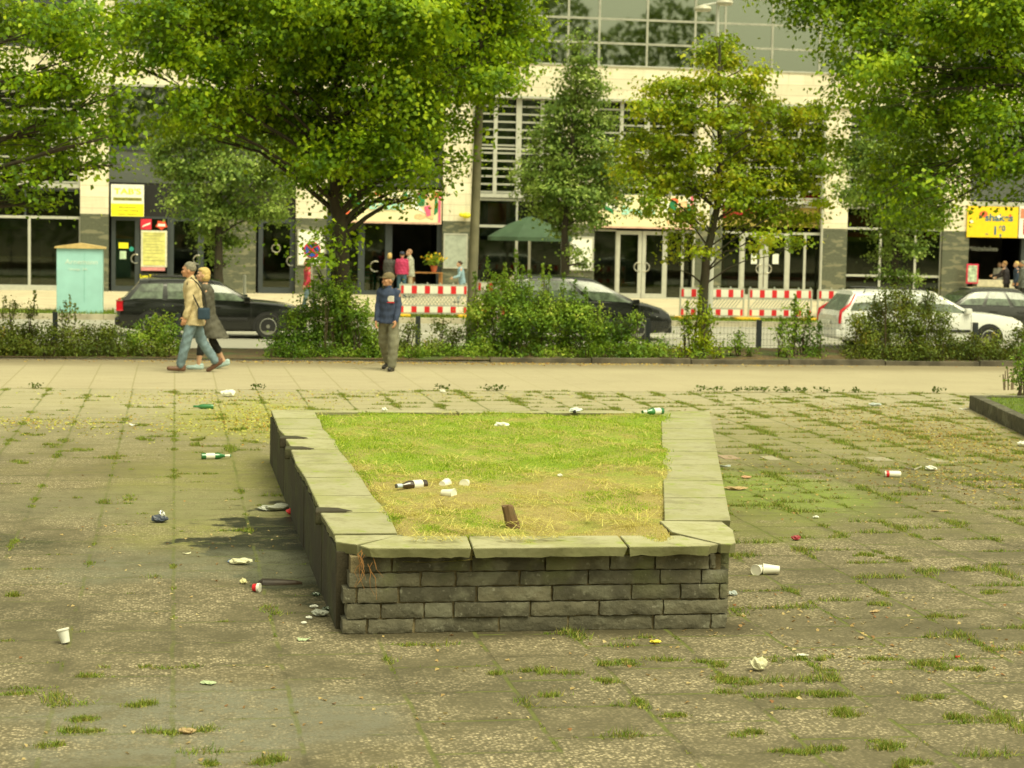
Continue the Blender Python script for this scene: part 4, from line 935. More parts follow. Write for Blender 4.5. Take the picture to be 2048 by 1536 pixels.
# leaf litter: yellow and brown flecks, thick in drifts
def litter(n, zone, cols, name, lb, size, zz=0.006):
    pp = []
    for (px, py, rx, ry, k) in zone:
        g = G(px, py); m_ = int(n*k); a = RNG.normal(size=(m_, 2))*np.array([rx, ry])*0.5; pp.append(np.stack([g.x+a[:, 0], g.y+a[:, 1], np.full(m_, zz)], 1))
    P = np.concatenate(pp); ins = (P[:, 0] > PX0-0.1) & (P[:, 0] < PXB) & (P[:, 1] > PY0) & (P[:, 1] < PY1); ins &= P[:, 0] < PX1+(PXB-PX1)*(P[:, 1]-PY0)/(PY1-PY0)+0.05
    P = P[~ins & (P[:, 1] < YB0)]; Nn = unit(RNG.normal(size=P.shape)*0.25+np.array([0, 0, 1]))
    tag(link(name, fastmesh(name, leaf_quads(P, Nn, size, RNG), 4), grass_mat(name+' colour', cols)), lb, 'leaves', kind='stuff')
litter(1500, [(520, 840, 0.9, 2.2, 1.0), (300, 850, 2.4, 1.6, 0.45), (40, 845, 1.0, 0.8, 0.25), (420, 800, 2.0, 1.2, 0.3), (700, 790, 4.0, 0.8, 0.35)], [(0, (0.42, 0.20, 0.04)), (0.3, (0.55, 0.45, 0.08)), (0.6, (0.46, 0.48, 0.08)), (1, (0.60, 0.58, 0.16))], 'yellow_leaves', 'drift of small yellow and orange leaves behind the planter', 0.036)
litter(2200, [(1900, 880, 1.1, 3.0, 1.0), (1800, 830, 2.6, 3.0, 0.7), (1980, 960, 1.2, 1.6, 0.3), (1700, 950, 2.5, 2.5, 0.22)], [(0, (0.25, 0.13, 0.03)), (0.5, (0.42, 0.30, 0.08)), (1, (0.50, 0.45, 0.12))], 'brown_leaves', 'scattered brown and yellow leaf litter on the right of the plaza', 0.035)
litter(330, [(1500, 1250, 2.2, 1.6, 0.5), (700, 1400, 3.0, 1.2, 0.3), (300, 1100, 2.4, 3.0, 0.4), (1800, 1300, 1.5, 1.5, 0.5), (1500, 1010, 1.2, 1.2, 0.3)], [(0, (0.28, 0.12, 0.04)), (0.5, (0.5, 0.36, 0.14)), (1, (0.6, 0.5, 0.26))], 'loose_leaves', 'few loose brown leaf scraps on the front paving', 0.03)
litter(900, [(900, 727, 7.0, 0.35, 1.0), (1500, 727, 5.0, 0.35, 0.6)], [(0, (0.28, 0.12, 0.03)), (0.5, (0.5, 0.34, 0.08)), (1, (0.6, 0.45, 0.12))], 'kerb_leaves', 'yellow leaves gathered along the bed kerb', 0.06)
# leafy weeds at the edge of the walkway
wd_ = []
for px in [x_ for x_ in (1405, 1432, 1468, 1500, 1520, 1555, 1575, 1600, 980, 1640, 1700, 880, 1000, 520, 60, 1860)]:
    g = G(px+RNG.uniform(-4, 4), 783); nn = 26
    wd_.append(np.stack([g.x+RNG.normal(size=nn)*0.06, YW0-0.03+RNG.normal(size=nn)*0.03, 0.02+0.07*RNG.random(nn)], 1))
P = np.concatenate(wd_)
tag(link('edge_weeds', fastmesh('weeds', leaf_quads(P, unit(RNG.normal(size=P.shape)+np.array([0, 0, 1])), 0.05, RNG), 4), leaf_mat('weed leaves', [(0, (0.05, 0.08, 0.012)), (1, (0.14, 0.19, 0.03))])), 'low leafy weeds along the near edge of the walkway', 'weeds', kind='stuff')

# ------------------------------------------------------------------ small kerbed lawn on the right
kx = [(11.27, 26.40), (10.50, 22.95)]
dx_, dy_ = kx[1][0]-kx[0][0], kx[1][1]-kx[0][1]
e0 = kx[0]; e1 = (kx[0][0]+dx_*2.2, kx[0][1]+dy_*2.2)
t = thing('raised_kerb', 'rough stone kerb round the small lawn at the right edge', 'kerb', (e0[0], e0[1], 0))
for i in range(8):
    a, b = i/8+0.003, (i+1)/8-0.003; p = (e0[0]+(e1[0]-e0[0])*a, e0[1]+(e1[1]-e0[1])*a); q = (e0[0]+(e1[0]-e0[0])*b, e0[1]+(e1[1]-e0[1])*b)
    MB().prism([p, q, (q[0]+0.16, q[1]-0.03), (p[0]+0.16, p[1]-0.03)], -0.05, 0.20+0.008*math.sin(i*3)).build('kerb_stone', MFS, t, bevel=0.012)
for i in range(9): MB().box((e1[0]+.17+i*1.0, e1[1]-.02, -.05), (e1[0]+1.16+i*1.0, e1[1]+.13, .19)).build('kerb_stone', MFS, t, bevel=0.012)
for i in range(5): MB().box((11.30+i*1.2, 26.35, -0.05), (11.30+i*1.2+1.19, 26.50, 0.19)).build('kerb_stone', MFS, t, bevel=0.012)
tag(MB().prism([(e0[0]+0.1, e0[1]-0.05), (e1[0]+0.1, e1[1]), (19, e1[1]), (19, 26.38)], 0.0, 0.165).build('corner_lawn', verge_mat()), kind='structure')
n = 26000; x = 9.6+5*RNG.random(n); y = 19+7.4*RNG.random(n); xe = e0[0]+(e1[0]-e0[0])*(y-e0[1])/(e1[1]-e0[1])+0.15; k = x > xe
P = np.stack([x[k], y[k], np.full(k.sum(), 0.163)], 1)
tag(link('lawn_grass', fastmesh('lawn', blades(P, np.full(len(P), 0.05), np.full(len(P), 0.009), RNG, 0.7), 3), MGJ), 'green grass on the small kerbed lawn at the right edge', 'grass', kind='stuff')
# grass on the far verge
n = 30000; P = np.stack([-12+50*RNG.random(n), YK+2.55*RNG.random(n), np.full(n, ZP-0.03)], 1)
tag(link('verge_grass', fastmesh('verge', blades(P, np.full(n, 0.12), np.full(n, 0.03), RNG, 0.5), 3), MGJ), 'strip of grass along the far kerb of the road', 'grass', kind='stuff')
# ================================================================== TREES AND SHRUBS
def bark_mat(name, c0, c1):
    s = NT(name); n = s.noise(9, 5, s.vm('MULTIPLY', s.P, (1, 1, 0.25)))
    b = s.mix(n, c0, c1); b = s.mix(s.mr(s.noise(2.5, 3), 0.5, 0.65, 0, 0.4), b, (0.06, 0.08, 0.03)); s.set(Base_Color=b, Roughness=0.95); s.bump(n, 0.9, 0.04); return s.m
MBK1 = bark_mat('dark bark', (0.022, 0.017, 0.010), (0.07, 0.055, 0.032)); MBK2 = bark_mat('brown bark', (0.03, 0.02, 0.01), (0.10, 0.07, 0.035))
LM1 = leaf_mat('maple leaves', [(0, (0.016, 0.052, 0.002)), (0.36, (0.080, 0.175, 0.003)), (0.70, (0.24, 0.38, 0.006)), (1, (0.48, 0.58, 0.02))], 0.32)
LM2 = leaf_mat('linden leaves', [(0, (0.032, 0.072, 0.010)), (0.42, (0.110, 0.19, 0.024)), (0.75, (0.24, 0.34, 0.055)), (1, (0.46, 0.54, 0.15))], 0.25)
LM3 = leaf_mat('yellowing maple leaves', [(0, (0.05, 0.115, 0.003)), (0.4, (0.17, 0.28, 0.006)), (0.75, (0.34, 0.43, 0.016)), (1, (0.60, 0.54, 0.03))], 0.35)
LM4 = leaf_mat('shrub leaves', [(0, (0.024, 0.064, 0.005)), (0.45, (0.090, 0.185, 0.010)), (0.85, (0.24, 0.36, 0.028)), (1, (0.42, 0.47, 0.07))], 0.25)
LM5 = leaf_mat('olive hedge leaves', [(0, (0.040, 0.070, 0.010)), (0.5, (0.115, 0.170, 0.020)), (0.9, (0.22, 0.28, 0.035)), (1, (0.42, 0.30, 0.05))], 0.25)

def leaf_cloud(blobs, dens, size, rng, clump=0.2, flat=0.6, per=16, aspect=0.85, upw=0.55, shell=0.55):
    Cs = []; Ns = []
    for (c, r) in blobs:
        n = max(30, int(dens*r*r)); nc = max(3, n//per)
        d = unit(rng.normal(size=(nc, 3))); rad = r*0.94*np.minimum(1.0, rng.random(nc)**shell)*(1+0.12*rng.normal(size=nc)); cn = unit(rng.normal(size=(nc, 3))*0.45+d*0.75+np.array([0, 0, upw]))
        cc = np.array(c)+d*rad[:, None]*np.array([1, 1, 0.9])
        k = rng.integers(0, nc, n); off = rng.normal(size=(n, 3))*clump*np.array([1, 1, flat])*(0.6+0.8*rng.random(nc))[k][:, None]
        Cs.append(cc[k]+off); o = d[k]
        Ns.append(unit(rng.normal(size=(n, 3))*0.42+cn[k]+off/clump*0.12))
    return leaf_quads(np.concatenate(Cs), np.concatenate(Ns), size, rng, aspect)

def blobs_from(px_blobs, Y, seed, dyr=0.7, squash=1.0):
    rr = random.Random(seed); out = []
    for b in px_blobs:
        px, py, rp = b[:3]; dy = b[3] if len(b) > 3 else rr.uniform(-1, 1)*dyr
        p = AY(px, py, Y+dy); out.append((tuple(p), rp/ppm(p)*squash))
    return out

def tree(label, base, fork, px_blobs, Y, mat, size, dens, rtrunk, seed, bark=MBK1, extra=(), lean=(), dyr=1.2, per=110, clump=0.29, upw=0.7, flat=0.42, mink=3, lr=0.45, name='tree', limbs=True, group='street trees'):
    rr = random.Random(seed); rng = np.random.default_rng(seed)
    B = Vector(base); bl = blobs_from(px_blobs, Y, seed, dyr)+[((B.x+e[0], B.y+e[1], e[2]), e[3]) for e in extra]
    t = thing(name, label, 'tree', tuple(B), group)
    me = fastmesh('crown', leaf_cloud(bl, dens, size, rng, clump=clump, per=per, upw=upw, flat=flat), 4)
    link('crown', me, mat, t)
    tk = MB(); F_ = [Vector(f) for f in fork]; pts = [B]+F_
    P2 = []; n = len(pts)
    for i in range(n-1):
        for k in range(4):
            u = k/4; P2.append(pts[i].lerp(pts[i+1], u)+Vector((rr.uniform(-1, 1), rr.uniform(-1, 1), 0))*rtrunk*0.12)
    P2.append(pts[-1]); m_ = len(P2)
    tk.tube(P2, [rtrunk*(1.25 if i == 0 else 1.0)*(1-0.80*i/(m_-1)) for i in range(m_)], 12)
    tk.build('trunk', bark, t, smooth=60)
    if limbs:
        lb = MB()
        for (c, r) in bl:
            c = Vector(c); k = min(range(len(P2)), key=lambda i: abs(P2[i].z-(c.z-0.45*(c-P2[i]).length)))
            k = max(mink, min(k, m_-1)); a = P2[k]; ra = max(0.02, rtrunk*(1-0.8*k/(m_-1))*lr)
            mid = a.lerp(c, 0.5)+Vector((rr.uniform(-.2, .2), rr.uniform(-.2, .2), 0.15*(c-a).length*rr.uniform(0.2, 1)))
            q = [a.lerp(mid, 0.0), a.lerp(mid, 0.55)+Vector((0, 0, .05)), mid, mid.lerp(c, 0.5)+Vector((rr.uniform(-.1, .1), 0, rr.uniform(-.1, .1))), c]
            lb.tube(q, [ra, ra*0.7, ra*0.5, ra*0.32, ra*0.12], 6)
            for j in range(5):
                s_ = mid.lerp(c, rr.random()); e = c+Vector((rr.gauss(0, 1), rr.gauss(0, 1), rr.gauss(0, 0.7))).normalized()*r*0.95
                lb.tube([s_, s_.lerp(e, 0.5)+Vector((0, 0, .06)), e], [ra*0.25, ra*0.15, 0.006], 4)
        lb.build('branches', bark, t, smooth=60)
    return t

YT = 36.6
# big dark tree left of centre
A_b = [(310,40,75),(400,20,90),(500,40,100),(610,40,105),(730,40,105),(850,50,105),(960,40,85),(1030,90,55),(1045,50,40),(345,120,60),
 (440,150,80),(550,160,88),(670,170,92),(790,170,90),(890,170,78),(985,160,62),(1010,120,50),(385,225,62),(340,245,45),(470,240,72),(585,255,75),(640,270,70),(720,290,80),(800,265,65),(870,255,40),
 (640,335,56),(705,345,52),(770,340,50),(830,335,42),(880,340,26),(915,320,20),(590,330,45),(735,395,26),(655,395,22),(850,385,22),(800,400,22),(640,510,20),(655,480,22),(690,465,22),(640,555,20),(930,250,26),(240,120,34),(250,50,40)]
bA = (AY(684, 708, YT).x, YT, 0.02)
pA = lambda px, py: tuple(AY(px, py, YT))
tree('big broad dark green maple with an ivy covered trunk, left of the grey lamp post', bA, [pA(684, 600), pA(680, 480), pA(672, 380), pA(665, 250), pA(690, 60), pA(700, -200)], A_b, YT, LM1, 0.095, 3500, 0.20, 21,
     extra=[(-2.2, 0.5, 7.9, 1.4), (-0.4, 0.6, 8.3, 1.7), (1.4, 0.4, 8.2, 1.5), (2.8, -.2, 7.6, 1.2), (-1.0, -1.6, 6.6, 1.3), (1.0, -1.6, 6.2, 1.2), (0, 1.9, 6.0, 1.6), (0, 0, 9.6, 1.5), (-2.4, 1.6, 6, 1.2), (2.6, 1.8, 6, 1.2)])
# tree outside the left edge hanging in
G_b = [(20,50,80),(105,50,80),(175,110,52),(215,40,40),(30,160,85),(125,170,70),(190,185,42),(230,190,24),(40,265,75),(130,250,60),(205,245,42),(35,350,50),(95,330,40),(190,320,28),(225,330,18),(40,410,34),(80,405,22),(230,270,26),(150,60,55)]
tree('dark green maple reaching in from the left edge of the photo', (-5.1, 34.6, 0.0), [(-5.0, 34.6, 2.2), (-4.9, 34.6, 4.2), (-4.6, 34.7, 7.5)], G_b, 34.8, LM1, 0.098, 2700, 0.26, 22,
     extra=[(-.6, 0, 5.0, 1.3), (.2, .3, 7.2, 1.5), (-1.6, 0.6, 6.3, 1.3), (1.6, .3, 7.6, 1.2), (0.4, -1.0, 8.6, 1.1), (-1.8, -.4, 4.2, .9)])
# young yellowish tree by the wire fence
D_b = [(1440,85,30),(1425,115,34),(1455,125,34),(1435,160,40),(1345,165,24),(1365,190,36),(1310,180,26),(1500,160,26),(1525,135,16),(1500,190,36),(1290,215,34),(1345,225,40),(1400,225,40),(1455,235,45),(1530,230,42),(1590,235,34),(1640,225,28),
 (1290,275,36),(1345,290,52),(1400,305,40),(1480,300,55),(1550,300,52),(1615,290,45),(1665,290,22),(1275,335,36),(1330,355,48),(1390,375,36),(1460,370,55),(1530,375,55),(1600,360,45),(1640,340,28),(1310,410,34),(1370,430,34),(1480,430,42),(1550,430,45),(1610,440,28),(1360,480,26),(1400,500,20),(1520,480,26),(1590,490,20),(1345,520,14),(1645,400,18),(1250,300,18),(1250,350,22)]
bD = (AY(1408, 700, YT).x, YT, 0.12)
tree('slender young tree with yellowing crown in front of the red and white barriers', bD, [pA(1406, 620), pA(1412, 520), pA(1432, 420), pA(1440, 330), pA(1437, 200), pA(1440, 90)], D_b, YT, LM3, 0.085, 4600, 0.11, 23, lr=0.26, bark=MBK1, per=44, clump=0.17, dyr=0.8)
# big tree on the right
E_b = [(1745,25,50),(1800,50,60),(1880,50,80),(1960,50,85),(2040,50,90),(1720,120,34),(1765,130,50),(1690,195,26),(1735,200,42),(1840,150,78),(1930,150,80),(2020,150,85),(1790,225,62),(1700,255,26),(1880,240,75),(1965,250,78),(2040,240,85),(1830,300,60),(1905,330,58),(1985,320,58),(2045,330,50),(1800,360,42),(1860,380,46),(1930,385,28),(1760,340,30),(1800,420,30),(1850,430,32),(1760,400,22),(2030,395,24),(1725,60,30),(1700,20,24),(1890,410,24)]
bE = (19.6, YT+0.2, 0.05)
tree('large spreading maple at the right edge with drooping lower branches', bE, [(19.4, YT+.2, 2.2), (18.9, YT+.2, 4.2), (17.6, YT, 5.6), (15.4, YT, 7.4)], E_b, YT, LM1, 0.098, 2500, 0.24, 24, mink=8, lr=0.32,
     extra=[(-6.5, 0.5, 7.7, 1.4), (-5.2, 0.8, 8.2, 1.5), (-3.3, .3, 7.9, 1.5), (-1.2, .3, 7.0, 1.5), (-1.0, .3, 5.4, 1.4), (-1.6, -.4, 4.4, 1.1), (-5.2, 1.8, 6.3, 1.4), (-7.2, .6, 7.3, 1.1), (-4.5, -1.5, 6.9, 1.2)])
# trees across the road
YL = 58.4
pL = lambda px, py: tuple(AY(px, py, YL))
def farbase(px): q = AY(px, 620, YL); return (q.x, YL, ZP-0.03)
B_b = [(400,250,40),(350,285,44),(430,285,52),(505,280,50),(330,330,34),(385,345,56),(460,345,60),(530,355,52),(575,390,22),(370,400,40),(430,415,48),(495,420,45),(545,425,34),(420,465,34),(460,480,26),(560,310,30),(310,300,20),(480,220,40),(440,520,18)]
tree('dark round linden across the road behind the black estate car', farbase(437), [pL(438, 520), pL(437, 420), pL(435, 230)], B_b, YL, LM2, 0.105, 2700, 0.17, 25, per=34, clump=0.24, dyr=0.7)
C_b = [(1160,70,10),(1157,92,16),(1160,120,22),(1150,148,28),(1180,160,26),(1135,185,32),(1175,195,36),(1205,185,18),(1120,230,40),(1165,240,45),(1205,240,30),(1090,285,38),(1145,285,48),(1200,290,42),(1070,330,34),(1120,335,50),(1180,340,52),(1225,340,30),(1060,380,34),(1110,385,46),(1165,390,50),(1215,385,40),(1085,420,32),(1130,430,38),(1180,430,38),(1130,465,24),(1150,500,16),(1165,530,18),(1245,360,20),(1040,350,16),(1185,130,14)]
tree('tall narrow conical linden across the road, tip reaching the glass storey', farbase(1128), [pL(1130, 520), pL(1128, 460), pL(1145, 300), pL(1160, 90)], C_b, YL, LM2, 0.105, 2700, 0.16, 26, per=34, clump=0.22, dyr=0.6)
F_b = [(1740,290,48),(1710,330,40),(1760,350,50),(1815,330,48),(1690,385,26),(1735,395,42),(1790,405,45),(1845,400,45),(1770,445,36),(1830,450,34),(1870,440,26),(1790,490,28),(1835,500,22),(1760,520,16),(1780,550,22),(1820,560,20),(1850,350,40),(1770,250,45),(1820,260,45),(1690,300,22),(1660,290,12)]
tree('dark linden across the road behind the white estate car', farbase(1790), [pL(1790, 520), pL(1790, 420), pL(1785, 260)], F_b, YL, LM2, 0.105, 2700, 0.15, 27, per=34, clump=0.24, dyr=0.7)

def shrub(label, px_blobs, Y, mat, size, dens, seed, shoots=(), group='shrubs in the roadside bed', name='shrub', dyr=0.35, cat='shrub', basez=0.05, aspect=0.6):
    rng = np.random.default_rng(seed); rr = random.Random(seed); bl = blobs_from(px_blobs, Y, seed, dyr)
    cx = sum(b[0][0] for b in bl)/len(bl); cy = sum(b[0][1] for b in bl)/len(bl)
    t = thing(name, label, cat, (cx, cy, basez), group)
    V = [leaf_cloud(bl, dens, size, rng, clump=0.075, per=12, aspect=aspect, flat=0.9, upw=0.5)]
    st = MB()
    for (px, py0, py1) in shoots:
        a = AY(px+rr.uniform(-6, 6), py1, Y+rr.uniform(-.2, .2)); b = AY(px, py0, Y+rr.uniform(-.2, .2)); st.tube([a, a.lerp(b, .5)+Vector((rr.uniform(-.03, .03), 0, 0)), b], [0.008, 0.006, 0.003], 5)
        n = int((b-a).length*130); u = rng.random(n)[:, None]; C = np.array(a)+(np.array(b)-np.array(a))*u+rng.normal(size=(n, 3))*np.array([0.055, 0.055, 0.03])*(1.25-u)
        V.append(leaf_quads(C, unit(rng.normal(size=(n, 3))*0.7+np.array([0, 0, .4])), size*1.1, rng, aspect))
    for (c, r) in bl:
        for k in range(3): st.tube([(c[0]+rr.uniform(-.3, .3)*r, c[1], basez-0.05), (c[0]+rr.uniform(-.3, .3)*r, c[1]+rr.uniform(-.3, .3)*r, (basez+c[2])/2), (c[0]+rr.uniform(-.6, .6)*r, c[1]+rr.uniform(-.5, .5)*r, c[2]+r*0.6)], [0.014, 0.009, 0.004], 5)
    link('foliage', fastmesh('foliage', np.concatenate(V), 4), mat, t); st.build('stems', MBK2, t)
    return t
YH = 36.1
def hedge(x0, x1, ytop, ybot, seed, r=30):
    rr = random.Random(seed); o = []
    x = x0
    while x < x1:
        y = ybot-14
        while y > ytop: o.append((x+rr.uniform(-8, 8), y+rr.uniform(-5, 5), r*rr.uniform(0.75, 1.15))); y -= r*0.95
        x += r*1.0
    return o
SL, SD = 0.052, 9500
shrub('low olive green hedge at the left edge of the bed', hedge(-60, 130, 645, 712, 1, 32)+[(60,625,14),(25,615,12)], YH, LM5, SL, SD, 31, shoots=[(70, 580, 640), (30, 600, 640), (10, 590, 640), (130, 600, 650)])
shrub('low hedge in front of the turquoise cabinet', hedge(140, 250, 655, 712, 2, 30), YH, LM5, SL, SD, 32, shoots=[(140, 590, 650), (150, 605, 650), (120, 615, 650)])
shrub('low grassy hedge behind the walking couple', hedge(260, 345, 655, 712, 3, 28)+[(300,645,14),(330,640,16)], YH, LM4, SL, SD, 33, shoots=[(310, 630, 670), (345, 625, 670), (275, 640, 670)])
shrub('leafy bush round the foot of the ivy covered trunk', [(560,690,32),(600,680,40),(640,665,45),(690,660,48),(730,670,38),(590,640,28),(630,620,36),(670,610,38),(715,625,30),(650,580,24),(690,585,24),(745,690,26),(600,705,20),(660,705,22),(720,705,20)], YH, LM4, 0.062, 8000, 34, shoots=[(600, 590, 650), (625, 560, 640), (735, 590, 650), (700, 540, 620), (580, 620, 660), (760, 610, 680)])
shrub('low hedge between the ivy trunk and the big bush', hedge(770, 905, 680, 712, 5, 24)+[(820,660,20),(880,655,20),(910,670,26)], YH, LM5, 0.05, SD, 35)
shrub('large tall bush with upright shoots in front of the black people carrier', [(960,690,34),(1010,690,40),(1070,690,40),(1130,690,38),(1190,690,34),(970,645,40),(1030,640,48),(1095,640,48),(1155,645,45),(1205,655,34),(985,600,34),(1035,598,38),(1085,612,34),(1140,620,30),(1015,570,22),(1165,630,26),(950,625,22),(1230,680,24)], YH, LM4, 0.060, 11000, 36,
      shoots=[(975, 510, 600), (1032, 500, 590), (1010, 525, 600), (1085, 525, 600), (1060, 540, 600), (1100, 530, 600), (1128, 545, 610), (950, 545, 620), (990, 545, 610), (1150, 560, 620), (1170, 575, 630), (1045, 530, 590), (1200, 600, 650)])
shrub('small low bush under the nose of the black people carrier', hedge(1250, 1330, 690, 712, 6, 22)+[(1250,660,22),(1270,640,16)], YH, LM4, 0.055, SD, 37, shoots=[(1265, 620, 680), (1240, 625, 680)])
shrub('leafy suckers round the foot of the slender young tree', [(1385,660,24),(1410,680,26),(1385,695,24),(1430,700,18),(1370,640,14),(1410,640,16),(1395,610,12),(1360,700,16)], YH, LM3, 0.07, 4500, 38, shoots=[(1375, 600, 680), (1420, 610, 670), (1400, 570, 640)])
shrub('tiny bush at the foot of the fence post', [(1475,690,18),(1460,700,14),(1500,702,14),(1480,675,10)], YH, LM4, 0.05, 8000, 39, shoots=[(1478, 660, 700)])
shrub('loose open shrub between the fence post and the white car', [(1585,650,24),(1600,680,26),(1570,700,20),(1625,700,20),(1590,620,16),(1610,640,14),(1560,670,14),(1640,680,12)], YH, LM4, 0.07, 3600, 40, shoots=[(1590, 590, 680), (1615, 605, 690), (1560, 630, 690), (1640, 640, 700)])
shrub('dense dark bush in front of the white estate car', [(1740,700,28),(1790,700,34),(1845,700,32),(1890,705,22),(1730,660,30),(1780,655,42),(1835,655,40),(1880,670,28),(1760,620,32),(1810,615,36),(1850,625,28),(1800,590,20),(1700,690,22),(1712,640,22),(1740,690,30),(1880,640,28),(1860,600,18),(1770,590,20),(1830,690,34),(1900,690,24)], YH, LM5, 0.052, 9500, 41, shoots=[(1790, 570, 620), (1820, 575, 620), (1850, 590, 640), (1750, 590, 640)])
shrub('low straggling shrubs right of the dense dark bush', hedge(1915, 2070, 692, 715, 8, 22)+[(1990,680,16),(1940,680,18),(2040,670,22)], YH, LM5, 0.055, SD, 42)
shrub('bright green bush on the kerbed lawn at the right edge', [(2040,745,20),(2065,730,36),(2050,700,14),(2100,720,50),(2044,765,16),(2085,770,26)], 27.2, LM4, 0.055, 8000, 43, basez=0.16, group='shrubs on the kerbed lawn')
sb = MB(); q = G(2012, 775, 0.16)
for i, (dx, h) in enumerate(((-.02, .26), (.05, .30), (.11, .24), (.0, .2), (.15, .28))): sb.tube([(q.x+dx, q.y+0.02*i, 0.12), (q.x+dx-0.03*(i % 2), q.y+0.02*i, 0.16+h)], [0.014, 0.009], 6)
tag(sb.build('cut_stems', M('pale dead wood', (0.22, 0.17, 0.11), 0.9)), 'bundle of cut grey stems sticking up from the kerbed lawn', 'stump')

shrub('creeping green ground cover spilling over the kerb between the ivy trunk and the lamp post', hedge(545, 925, 704, 720, 51, 15), 35.75, LM4, 0.05, SD, 51, group='creepers along the bed kerb', dyr=.15)
shrub('creeping green ground cover below the large tall bush', hedge(925, 1330, 702, 720, 52, 17), 35.75, LM4, 0.055, SD, 52, group='creepers along the bed kerb', dyr=.15)
shrub('creeping ground cover along the kerb below the hedge at the left edge', hedge(-40, 340, 700, 716, 53, 15), 35.7, LM5, 0.05, SD, 53, group='creepers along the bed kerb', dyr=.15)
shrub('patchy ground cover along the kerb below the dense dark bush', hedge(1690, 2040, 708, 726, 54, 14), 35.75, LM5, 0.05, SD, 54, group='creepers along the bed kerb', dyr=.15)
shrub('sparse ground cover along the kerb under the slender young tree', [(1345,712,11),(1372,716,10),(1398,710,13),(1440,714,10),(1465,718,8),(1560,716,12),(1590,718,9),(1640,720,11)], 35.85, LM4, 0.05, SD, 55, group='creepers along the bed kerb', dyr=.15)
# ================================================================== FENCE, POSTS, LAMPS, CABINET, BARRIERS
fn = thing('wire_fence', 'low dark wire mesh fence along the back of the planting bed', 'fence', (6, YB1-0.25, 0))
YFN = YB1-0.25; px0 = AY(1517, 690, YFN).x; ws = MB()
zf = AY(1517, 642, YFN).z
for i in range(-9, 5):
    x = px0+i*2.3; MB().box((x-0.045, YFN-0.045, -0.1), (x+0.045, YFN+0.045, zf+0.02)).build('fence_post', MDF, fn)
xa, xb = px0-2.3, px0+2.3
for k in range(6): z = zf-0.03-k*0.115; ws.box((xa, YFN-0.004, z-0.002), (xb, YFN+0.004, z+0.002))
n = int((xb-xa)/0.075)
for k in range(n): x = xa+k*0.075; ws.box((x-0.0015, YFN-0.0015, zf-0.62), (x+0.0015, YFN+0.0015, zf-0.02))
ws.build('wire_mesh', MDF, fn)
MCON = M('grey green painted concrete', (0.20, 0.185, 0.115), 0.8, 0.2, 3, obj=False)
a = AY(940, 690, 36.9); b = AY(959, 190, 36.9); tp = a+(b-a)*1.55
t = thing('lamp_post', 'tall grey concrete lamp post rising into the leaves left of centre', 'lamp post', (a.x, a.y, 0))
MB().tube([(a.x, a.y, -0.1), tuple(tp)], [0.10, 0.065], 16).build('post', MCON, t, smooth=60)
MB().tube([tuple(tp), (tp.x+0.1, tp.y+0.5, tp.z+0.25), (tp.x+0.15, tp.y+1.2, tp.z+0.3)], 0.04, 8).build('arm', MCON, t)
MB().cbox((tp.x, tp.y+1.1, tp.z+0.24), (tp.x+0.3, tp.y+1.8, tp.z+0.38), 0.03).build('lamp_head', MWF, t)
pS = AY(1428, 300, 57.3)
t = thing('street_lamp', 'tall thin pale street lamp with two flat heads behind the slender young tree', 'street lamp', (pS.x, 57.3, ZP))
zt_ = AY(1428, 8, 57.3).z
MB().tube([(pS.x, 57.3, ZP), (pS.x, 57.3, 4.0), (pS.x, 57.3, zt_)], [0.10, 0.075, 0.05], 12).build('post', MWF, t, smooth=60)
for px0_, px1_, py in ((1388, 1424, 16), (1432, 1466, 4)):
    u = AY(px0_, py, 57.3); v = AY(px1_, py, 57.3)
    MB().lathe([(0.02, -0.09), (0.22, -0.08), (0.27, -0.02), (0.24, 0.05), (0.06, 0.1)], 14, ((u.x+v.x)/2, 57.3, u.z)).build('lamp_head', M('greyish lamp hood', (0.50, 0.48, 0.38), 0.4), t, smooth=40)
MB().tube([(AY(1406, 12, 57.3).x, 57.3, zt_-0.05), (AY(1450, 2, 57.3).x, 57.3, zt_+0.08)], 0.03, 8).build('arm', MWF, t)
# turquoise cabinet
c0, c1 = AY(113, 560, 57.6), AY(207, 560, 57.6); zc = AY(160, 497, 57.6).z; zp_ = AY(160, 486, 57.6).z
t = thing('switch_cabinet', 'tall turquoise switch cabinet with a wooden pitched lid on the verge', 'cabinet', ((c0.x+c1.x)/2, 57.9, ZP))
MTU = M('weathered turquoise paint', (0.34, 0.61, 0.60), 0.55, 0.07, 2)
MB().cbox((c0.x, 57.6, ZP-0.05), (c1.x-0.02, 58.35, zc), 0.02).build('body', MTU, t)
MB().box(((c0.x+c1.x)/2+0.12, 57.592, 0.1), ((c0.x+c1.x)/2+0.128, 57.6, zc-0.12)).build('door_seam', M('turquoise shadow seam', (0.22, 0.48, 0.42), 0.6), t)
MB().prism([(c0.x-0.06, zc), (c1.x+0.06, zc), (c1.x+0.05, zc+0.05), ((c0.x+c1.x)/2, zp_), (c0.x-0.05, zc+0.05)], 57.53, 58.42, 'y').build('lid', M('pale lid wood', (0.58, 0.42, 0.17), 0.7), t)
q = AY(130, 525, 57.6); ml = M('faded white lettering', (0.66, 0.76, 0.68), 0.7); text('Arnemann', 0.20, ml, t, q.x, 57.596, q.z-0.04, sx=1.1); text('Umzüge  24h', 0.10, ml, t, q.x+0.1, 57.596, q.z-0.22)
